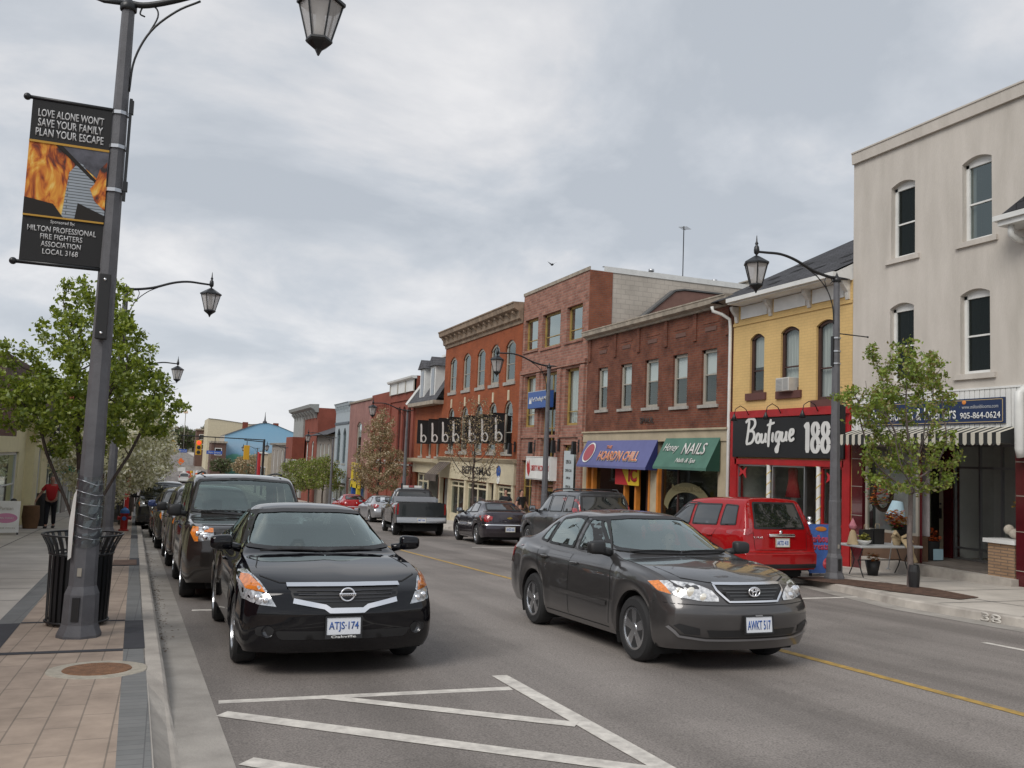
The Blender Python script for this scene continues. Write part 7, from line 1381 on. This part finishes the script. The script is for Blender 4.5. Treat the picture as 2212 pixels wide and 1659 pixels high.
# ================= TREES =================
def grow(att,root,step,infl,kill,seed,iters=90,stems=None):
    att=np.array(att); nodes=[np.array(root,float)]; par=[-1]
    for st in (stems or []):
        prev=0
        for p in st: nodes.append(np.array(p,float)); par.append(prev); prev=len(nodes)-1
    alive=np.ones(len(att),bool); rs=np.random.RandomState(seed)
    for _ in range(iters):
        N_=np.array(nodes); A=att[alive]
        if len(A)==0: break
        d=np.linalg.norm(A[:,None,:]-N_[None],axis=2); near=d.argmin(1); dm=d.min(1); grown=False; newp=[]
        for i in np.unique(near):
            sel=(near==i)&(dm<infl)
            if not sel.any(): continue
            v=(A[sel]-N_[i]); v=v/np.linalg.norm(v,axis=1)[:,None]; v=v.sum(0)+rs.normal(0,.12,3)+np.array([0,0,.10]); L_=np.linalg.norm(v)
            if L_<1e-3: continue
            q=N_[i]+v/L_*step
            if np.min(np.linalg.norm(N_-q,axis=1))<step*.35: continue
            nodes.append(q); par.append(int(i)); grown=True
        if not grown: break
        N_=np.array(nodes); d=np.linalg.norm(att[:,None,:]-N_[None],axis=2).min(1); alive&=d>kill
    return np.array(nodes),par
def tree(name,label,loc,ellips,trunk,seed,leaf,bark,nleaf=9000,lsize=.055,step=.13,natt=700,kind='tree',group=None,rtrunk=.07,stems=None,clump=.09,leafname='crown',build_root=None,extra_leaf=None,bald=.0):
    rs=np.random.RandomState(seed); att=[]
    vol=[e[3]*e[4]*e[5] for e in ellips]; tot=sum(vol)
    for e,v in zip(ellips,vol):
        k=int(natt*v/tot); d=rs.normal(0,1,(k,3)); d/=np.linalg.norm(d,axis=1)[:,None]; d*=(rs.uniform(.12,1,(k,1))**.45); att.append(d*np.array(e[3:6])+np.array(e[:3]))
    att=np.concatenate(att); near0=float(np.min(np.linalg.norm(att-np.array([0,0,trunk]),axis=1)))+.25
    nodes,par=grow(att,(0,0,trunk),step,max(near0,1.2 if step<.2 else 2.5),step*1.25,seed,stems=stems)
    n=len(nodes); ch=[[] for _ in range(n)]
    for i in range(1,n): ch[par[i]].append(i)
    w=np.zeros(n); order=list(range(n))[::-1]
    for i in order:
        w[i]=max(w[i],1); 
        if par[i]>=0: w[par[i]]+=w[i]
    tip=.0045*(step/.13); mx_=w[0]; ex=math.log(max(rtrunk*.85/tip,1.5))/math.log(max(mx_,2)); R_=tip*np.maximum(1,w)**ex
    b=MB(); b.tube([(0,0,-.1),(0,0,.03),(.01,0,trunk*.3),(-.01,.01,trunk*.7),(0,0,trunk)],[rtrunk*1.35,rtrunk*1.15,rtrunk,rtrunk*.93,rtrunk*.88],8)
    for i in range(n):
        if i and (par[i]==0 or len(ch[par[i]])>1 and ch[par[i]][0]!=i or par[i]==-1) or (i and par[i]>=0 and ch[par[i]][0]!=i) or (i and par[i]==0):
            path=[nodes[par[i]],nodes[i]]; rad_=[min(R_[par[i]],R_[i]*1.3),R_[i]]; j=i
            while ch[j]: j=ch[j][0]; path.append(nodes[j]); rad_.append(R_[j])
            b.tube([tuple(p) for p in path],[float(r) for r in rad_],6 if R_[i]>.012 else 4,False)
    o=thing(name,label,kind,loc,0,group); tr=b.build('trunk',bark,o,True,fix=False)
    # leaves grouped in clumps around thin nodes
    thin=np.where(w<=max(3,np.percentile(w,72)))[0]; k=nleaf
    cl=rs.uniform(0,1,len(thin))>bald; thin=thin[cl]
    idx=thin[rs.randint(0,len(thin),k)]; c=nodes[idx]+rs.normal(0,clump,(k,3))*np.array([1,1,.8])
    a=rs.normal(0,1,(k,3)); a/=np.linalg.norm(a,axis=1)[:,None]; t=rs.normal(0,1,(k,3)); t-=a*(a*t).sum(1)[:,None]; t/=np.linalg.norm(t,axis=1)[:,None]; u=np.cross(a,t); s=lsize*rs.uniform(.6,1.35,(k,1))
    V=np.stack([c-t*s*.55,c+u*s*.34+a*s*.08,c+t*s*.62,c-u*s*.34+a*s*.08],1).reshape(-1,3)
    me=bpy.data.meshes.new(leafname); me.vertices.add(4*k); me.vertices.foreach_set('co',V.ravel()); me.loops.add(4*k); me.loops.foreach_set('vertex_index',np.arange(4*k)); me.polygons.add(k); me.polygons.foreach_set('loop_start',np.arange(k)*4); me.polygons.foreach_set('loop_total',np.full(k,4))
    lm=leaf if isinstance(leaf,list) else [leaf]
    for m_ in lm: me.materials.append(m_)
    me.polygons.foreach_set('material_index',rs.randint(0,len(lm),k)); me.update(); me.validate()
    q=bpy.data.objects.new(leafname,me); link(q,o); return o
def leafm(name,c,tr=.35):
    if name in MATS: return MATS[name]
    M=bpy.data.materials.new(name); M.use_nodes=True; t=M.node_tree; t.nodes.clear(); n=t.nodes.new; o=n('ShaderNodeOutputMaterial'); d=n('ShaderNodeBsdfDiffuse'); d.inputs[0].default_value=(*c,1); tt=n('ShaderNodeBsdfTranslucent'); tt.inputs[0].default_value=(c[0]*1.15,c[1]*1.2,c[2]*.6,1); g=n('ShaderNodeBsdfGlossy'); g.inputs['Roughness'].default_value=.45; m1=n('ShaderNodeMixShader'); m1.inputs[0].default_value=tr; t.links.new(d.outputs[0],m1.inputs[1]); t.links.new(tt.outputs[0],m1.inputs[2]); m2=n('ShaderNodeMixShader'); m2.inputs[0].default_value=.05; t.links.new(m1.outputs[0],m2.inputs[1]); t.links.new(g.outputs[0],m2.inputs[2]); t.links.new(m2.outputs[0],o.inputs[0]); MATS[name]=M; return M
LG=[leafm('leaf_green',(.25,.31,.045)),leafm('leaf_green_dark',(.16,.22,.035)),leafm('leaf_green_light',(.32,.38,.06))]
LG2=[leafm('leaf_spring',(.22,.30,.04)),leafm('leaf_spring_olive',(.15,.22,.035)),leafm('leaf_spring_bronze',(.24,.20,.07)),leafm('leaf_spring_light',(.29,.35,.07))]
LW=[leafm('blossom_white',(.80,.78,.68),.25),leafm('blossom_cream',(.66,.63,.50),.25),leafm('blossom_olive',(.42,.41,.25),.25)]
LB=[leafm('bud_brown',(.36,.25,.16),.2),leafm('bud_tan',(.46,.36,.24),.2),leafm('bud_olive',(.27,.23,.12),.2)]
LD=[leafm('hill_leaf',(.10,.12,.05),.2),leafm('hill_bud',(.17,.13,.10),.2),leafm('hill_green',(.08,.13,.04),.2)]
bark=mat('grey_brown_bark',(.085,.065,.055),.9,var=.4,vscale=14,stretch=(1,1,.3),bump=.6,bscale=30); bark2=mat('smooth_pale_bark',(.15,.12,.11),.85,var=.3,vscale=18,stretch=(1,1,.4),bump=.4)
y=16.5; x=-1.25; g=kh(y)
tree('street_tree','leafy green street tree behind the nearest left lamp post',(x,y,g),[(0,0,3.2,1.15,1.2,1.4),(-.80,0,2.8,.9,1.0,.6),(.65,0,2.9,.9,1.0,.75),(-.35,0,4.45,.40,.5,.75),(.25,0,4.5,.35,.5,.6),(-1.3,0,3.5,.32,.5,.42)],.55,5,LG,bark,17500,.072,.12,1050,rtrunk=.085,clump=.058,bald=.26,stems=[[(-.10,0,.85),(-.24,.02,1.2),(-.42,.03,1.6),(-.60,.05,2.0),(-.72,.05,2.4)],[(.10,.02,.85),(.26,.0,1.2),(.45,.0,1.6),(.66,0,2.0),(.82,0,2.4)],[(-.02,.08,.9),(-.05,.15,1.4),(-.12,.2,2.0),(-.2,.2,2.6),(-.25,.1,3.3)],[(.05,-.08,.95),(.12,-.15,1.5),(.18,-.2,2.1),(.2,-.15,2.9)]])
tree('street_tree','thin young street tree in the soil bed before the flower shop',(12.66,12.47,kh(12.47)),[(-.15,0,3.0,1.0,1.0,1.1),(-.95,0,3.3,.65,.7,.42),(.35,0,2.2,.75,.8,.55),(-.45,0,2.0,.65,.65,.45),(-.15,0,4.15,.7,.7,.42),(.50,0,3.9,.42,.5,.4)],1.30,8,LG2,bark2,9000,.062,.13,560,rtrunk=.052,clump=.055,bald=.22)
BL='white blossom trees along the left pavement'
for i,(x,y,r,h,nl) in enumerate(((-1.75,30.5,1.6,4.1,15000),(-1.45,37.5,2.0,5.0,17000),(-1.4,45.5,2.0,5.6,10000),(-1.6,56,2.0,5.6,6000),(-1.8,70,2.2,5.6,4500))):
    tree('blossom_tree','white blossom tree on the left pavement, %s'%('the nearest, beside the hydrant','second from the hydrant','third from the hydrant','fourth from the hydrant','the farthest one')[i],(x,y,kh(y)),[(0,0,h*.60,r,r,h*.38),(.1,0,h*.8,r*.6,r*.6,h*.25)],1.25,20+i,LW,bark,nl,.10,.22,420,group=BL,rtrunk=.08,clump=.13)
tree('budding_tree','tall narrow brown budding tree in front of the red brick hall',(12.75,56.2,kh(56.2)),[(0,0,3.0,1.9,1.9,1.7),(0,0,4.9,1.1,1.1,1.8),(.0,0,6.0,.6,.6,.9)],1.0,31,LB,bark,12000,.10,.22,520,rtrunk=.08,clump=.12)
tree('budding_tree','bare brown budding tree in front of the orange brick shop',(12.8,37.4,kh(37.4)),[(0,0,3.6,1.5,1.5,1.8),(0,0,5.0,1.0,1.0,1.0)],1.0,33,LB,bark,2600,.06,.17,520,rtrunk=.07,clump=.10)
for i,(y,r,h) in enumerate(((80,1.9,4.6),(88,2.0,4.8),(97,2.1,4.7))): tree('street_tree','olive green street tree on the right far pavement, %s'%('nearest of the row','middle of the row','farthest of the row')[i],(13.2,y,kh(y)),[(0,0,h*.62,r,r,h*.36)],1.2,40+i,LG[:2]+[LB[2]],bark,6000,.13,.3,260,group='olive green trees before the taupe building',rtrunk=.08,clump=.17)
for i,(x,y,r,h,L_) in enumerate(((14.5,172,3.2,5.2,LB),(20,190,3.6,5.8,LB),(10.6,190,2.2,4.2,LD))): tree('street_tree',('brown bushy tree below the mural wall','wide brown tree right of the mural centre','small dark green tree by the far shop')[i],(x,y,kh(y)),[(0,0,h*.6,r,r,h*.4)],1.2,50+i,L_,bark,3500,.28,.5,160,rtrunk=.12,clump=.3)
# hill woods far behind : a few distinct trees + wood
src=tree('hill_tree','distant budding tree on the wooded skyline above the road end',(-6,330,zr(330)),[(0,0,7,5,5,5)],2.5,61,LD,bark,2600,.7,1.2,120,rtrunk=.3,clump=.7,group='distant skyline trees')
rr=random.Random(9); kk=0
ch_={}
for c in bpy.data.objects:
    if c.parent: ch_.setdefault(c.parent.name,[]).append(c)
for (x0,x1,y0,y1,n_,s0,s1) in ((-60,-8,260,520,26,.7,1.2),(-14,30,560,760,20,1.0,1.5),(14,90,300,520,22,.8,1.3),(90,260,320,600,16,1.0,1.5)):
    for _ in range(n_):
        x=rr.uniform(x0,x1); y=rr.uniform(y0,y1)
        if abs(x-4)<11 and y<550: continue
        c=copy_tree(src,None,ch_); c.location=(x,y,zr(y)-.3); s=rr.uniform(s0,s1); c.scale=(s,s,s*rr.uniform(.8,1.2)); c.rotation_euler=(0,0,rr.uniform(0,6.28)); c['label']='distant budding tree on the wooded skyline above the road end'
# ================= PEOPLE =================
def skin(name,joints,edges,m_,parent,extra=None,sub=2):
    me=bpy.data.meshes.new(name); me.from_pydata([j[0] for j in joints],edges,[]); o=bpy.data.objects.new(name,me); col.objects.link(o)
    md=o.modifiers.new('s','SKIN'); md.use_smooth_shade=True
    for i,j in enumerate(joints):
        d=me.skin_vertices[0].data[i]; r=j[1]; d.radius=(r,r) if isinstance(r,(int,float)) else r; d.use_root=(i==0)
    o.modifiers.new('d','SUBSURF').levels=sub
    dg=bpy.context.evaluated_depsgraph_get(); dg.update(); m2_=bpy.data.meshes.new_from_object(o.evaluated_get(dg)); bpy.data.objects.remove(o)
    if extra:
        bm=bmesh.new(); bm.from_mesh(m2_); t=bpy.data.meshes.new('t'); t.from_pydata(extra.v,[],extra.f); bm.from_mesh(t); bm.to_mesh(m2_); bm.free()
    m2_.materials.clear(); m2_.materials.append(m_); m2_.polygons.foreach_set('use_smooth',[True]*len(m2_.polygons)); m2_.polygons.foreach_set('material_index',[0]*len(m2_.polygons)); m2_.name=name
    q=bpy.data.objects.new(name,m2_); return link(q,parent)
m_skin=mat('skin',(.42,.23,.17),.6); m_hair=mat('grey_hair',(.25,.22,.2),.9)
def figure(label,loc,rz,h=1.75,shirt=None,pants=None,hair=None,sit=False,fat=1.0,arms=((.30,.0,1.13,.42,-.10,.90),(.30,.0,1.13,.42,-.10,.90)),stride=.14,bald=False,facing=1):
    o=thing('person',label,'person',loc,rz); f=fat
    J=[((0,0,.96),(.13*f,.10*f)),((0,-.01*f,1.12),(.145*f,.115*f)),((0,0,1.34),(.155*f,.105*f)),((0,.0,1.46),(.07,.07)),((0,-.005,1.53),(.056,.06)),((0,-.015,1.60),(.070,.085)),((0,-.01,1.68),(.076,.092)),((0,0,1.735),(.055,.065))]
    E_=[(i,i+1) for i in range(7)]; hands=MB(); arm=[]
    for k,s in enumerate((-1,1)):
        a=arms[k]; b0=len(J); J+=[((s*.17,0,1.41),(.06,.06)),((s*a[0],a[1],a[2]),(.042,.042)),((s*a[3],a[4],a[5]),(.028,.03)),((s*(a[3]+.015),a[4]-.02,a[5]-.08),(.036,.02))]; E_+=[(2,b0),(b0,b0+1),(b0+1,b0+2),(b0+2,b0+3)]; arm.append(b0)
        hx,hy,hz=s*(a[3]+.015),a[4]-.02,a[5]-.09
        for q in range(4): L_=(.065,.075,.07,.055)[q]; hands.tube([(hx+(q-1.5)*.002,hy-.024+q*.017,hz),(hx+s*.004,hy-.024+q*.017,hz-L_*.6),(hx-s*.006,hy-.022+q*.016,hz-L_-.015)],[.009,.0085,.006],5)
        hands.tube([(hx,hy-.03,hz+.035),(hx-s*.004,hy-.055,hz),(hx-s*.004,hy-.058,hz-.03)],[.011,.010,.007],5)
    leg=[]
    for s in (-1,1):
        st=s*stride; b0=len(J)
        if sit: J+=[((s*.09,-.02,.90),(.09,.09)),((s*.11,-.42,.92),(.065,.065)),((s*.11,-.50,.52),(.045,.045)),((s*.11,-.62,.47),(.035,.03))]
        else: J+=[((s*.09,0,.88),(.095,.10)),((s*.10,-.03+st*.5,.50),(.062,.065)),((s*.10,st+.02,.09),(.040,.045)),((s*.105,st-.14,.035),(.038,.028))]
        E_+=[(0,b0),(b0,b0+1),(b0+1,b0+2),(b0+2,b0+3)]; leg.append(b0)
    hands.ball((0,-.105,1.635),(.013,.018,.022),8,6)
    for s in (-1,1): hands.ball((s*.079,.0,1.64),(.012,.02,.03),8,6)
    body=skin('body',J,E_,m_skin,o,hands)
    for s in (-1,1): b=MB(); b.ball((s*.03,-.093,1.665),(.011,.006,.007),8,6); b.build('eye',m_plast,o,True)
    b=MB(); b.ball((0,-.094,1.595),(.022,.006,.005),8,6); b.build('mouth',mat('lip',(.3,.1,.09),.6),o,True)
    if shirt:
        JJ=[((0,0,.86),(.15*f,.125*f)),((0,-.01,1.12),(.165*f,.135*f)),((0,0,1.34),(.172*f,.122*f)),((0,0,1.45),(.085,.08))]; EE=[(0,1),(1,2),(2,3)]
        for k,s in enumerate((-1,1)): a=arms[k]; b0=len(JJ); JJ+=[((s*.175,0,1.41),(.078,.078)),((s*(a[0]*.75+.045),a[1]*.6,1.41+(a[2]-1.41)*.62),(.066,.066))]; EE+=[(2,b0),(b0,b0+1)]
        skin('shirt',JJ,EE,shirt,o)
    if pants:
        JJ=[((0,0,.97),(.145*f,.118*f))]; EE=[]
        for i,s in enumerate((-1,1)): b0=len(JJ); L_=leg[i]; JJ+=[(J[L_][0],(.108,.112)),(J[L_+1][0],(.08,.082)),((J[L_+2][0][0],J[L_+2][0][1],J[L_+2][0][2]+.02),(.066,.068))]; EE+=[(0,b0),(b0,b0+1),(b0+1,b0+2)]
        skin('trousers',JJ,EE,pants,o)
        for i in (0,1): p=J[leg[i]+3][0]; b=MB(); b.rbox(p[0]-.05,p[0]+.05,p[1]-.06,p[1]+.20,p[2]-.035,p[2]+.045,.025); b.build('shoe',m_plast,o,True)
    if not bald:
        b=MB(); b.ball((0,.018,1.69),(.095,.105,.095),14,10); b.v=[v if v[1]>-.045 or v[2]>1.725 else (v[0],-.03,v[2]) for v in b.v]; b.build('hair',hair or m_hair,o,True)
    s=h/1.76; o.scale=(s,s,s); return o
x,y=-3.52,33.9
figure('bald man in red T-shirt and dark trousers walking on the left pavement',(x,y,kh(y)),0,1.76,mat('red_tshirt',(.42,.018,.022),.85),mat('dark_trousers',(.012,.013,.018),.9),fat=1.22,arms=((.34,.0,1.14,.46,-.05,.92),(.34,-.02,1.14,.48,-.14,.93)),bald=True)
o=thing('paper','folded white paper held by the man in the red T-shirt','paper',(-3.0,33.72,kh(y)+.80)); b=MB(); b.box(-.03,.05,-.03,.0,-.12,.10); b.build('sheet',m_white,o)
x,y=14.55,36.0
figure('person in dark clothes standing before the pink stone building',(x,y,kh(y)),rad(20),1.72,m_plast,m_plast,hair=mat('dark_hair',(.02,.015,.012),.9))
figure('second person in dark clothes beside the first outside the stone building',(x-.55,y+.5,kh(y)),rad(-30),1.7,mat('dark_trousers',(.012,.013,.018)),m_plast,hair=mat('dark_hair',(.02,.015,.012)))
z=zr(9.3)
figure('driver with light brown hair sitting behind the windscreen of the grey-brown sedan',(5.66,9.28,z-.46),rad(0),1.70,mat('pale_top',(.30,.27,.26),.8),mat('dark_trousers',(.012,.013,.018)),hair=mat('light_brown_hair',(.16,.09,.05),.8),sit=True,arms=((.27,-.12,1.17,.16,-.38,1.22),(.27,-.12,1.17,.16,-.38,1.22)))
o=thing('bird','tiny dark bird flying above the orange brick building','bird',(19.5,45,12.6)); b=MB(); b.ball((0,0,0),(.06,.16,.06)); b.add([(0,-.05,0),(-.30,.02,.16),(-.05,.10,0)],[(0,1,2)]); b.add([(0,-.05,0),(.30,.02,.20),(.05,.10,0)],[(0,1,2)]); b.build('bird_body',m_plast,o)

b=MB(); rr=random.Random(5)
for k in range(260):
    y=rr.uniform(9.5,24); x=XL(y)+.22+abs(rr.gauss(0,.07))+.01; a=rr.uniform(0,6.28); s_=rr.uniform(.008,.022); z=zr(y)+.008; c,d=math.cos(a)*s_,math.sin(a)*s_
    b.add([(x-c,y-d,z),(x+d*.5,y-c*.5,z+.004),(x+c,y+d,z),(x-d*.5,y+c*.5,z+.005)],[(0,1,2,3)])
tag(b.build('gutter_debris',mat('dead_leaf',(.16,.10,.06),.9,var=.4,vscale=20),fix=False),'brown dead leaves and grit lying along the left gutter','debris',None,'stuff')
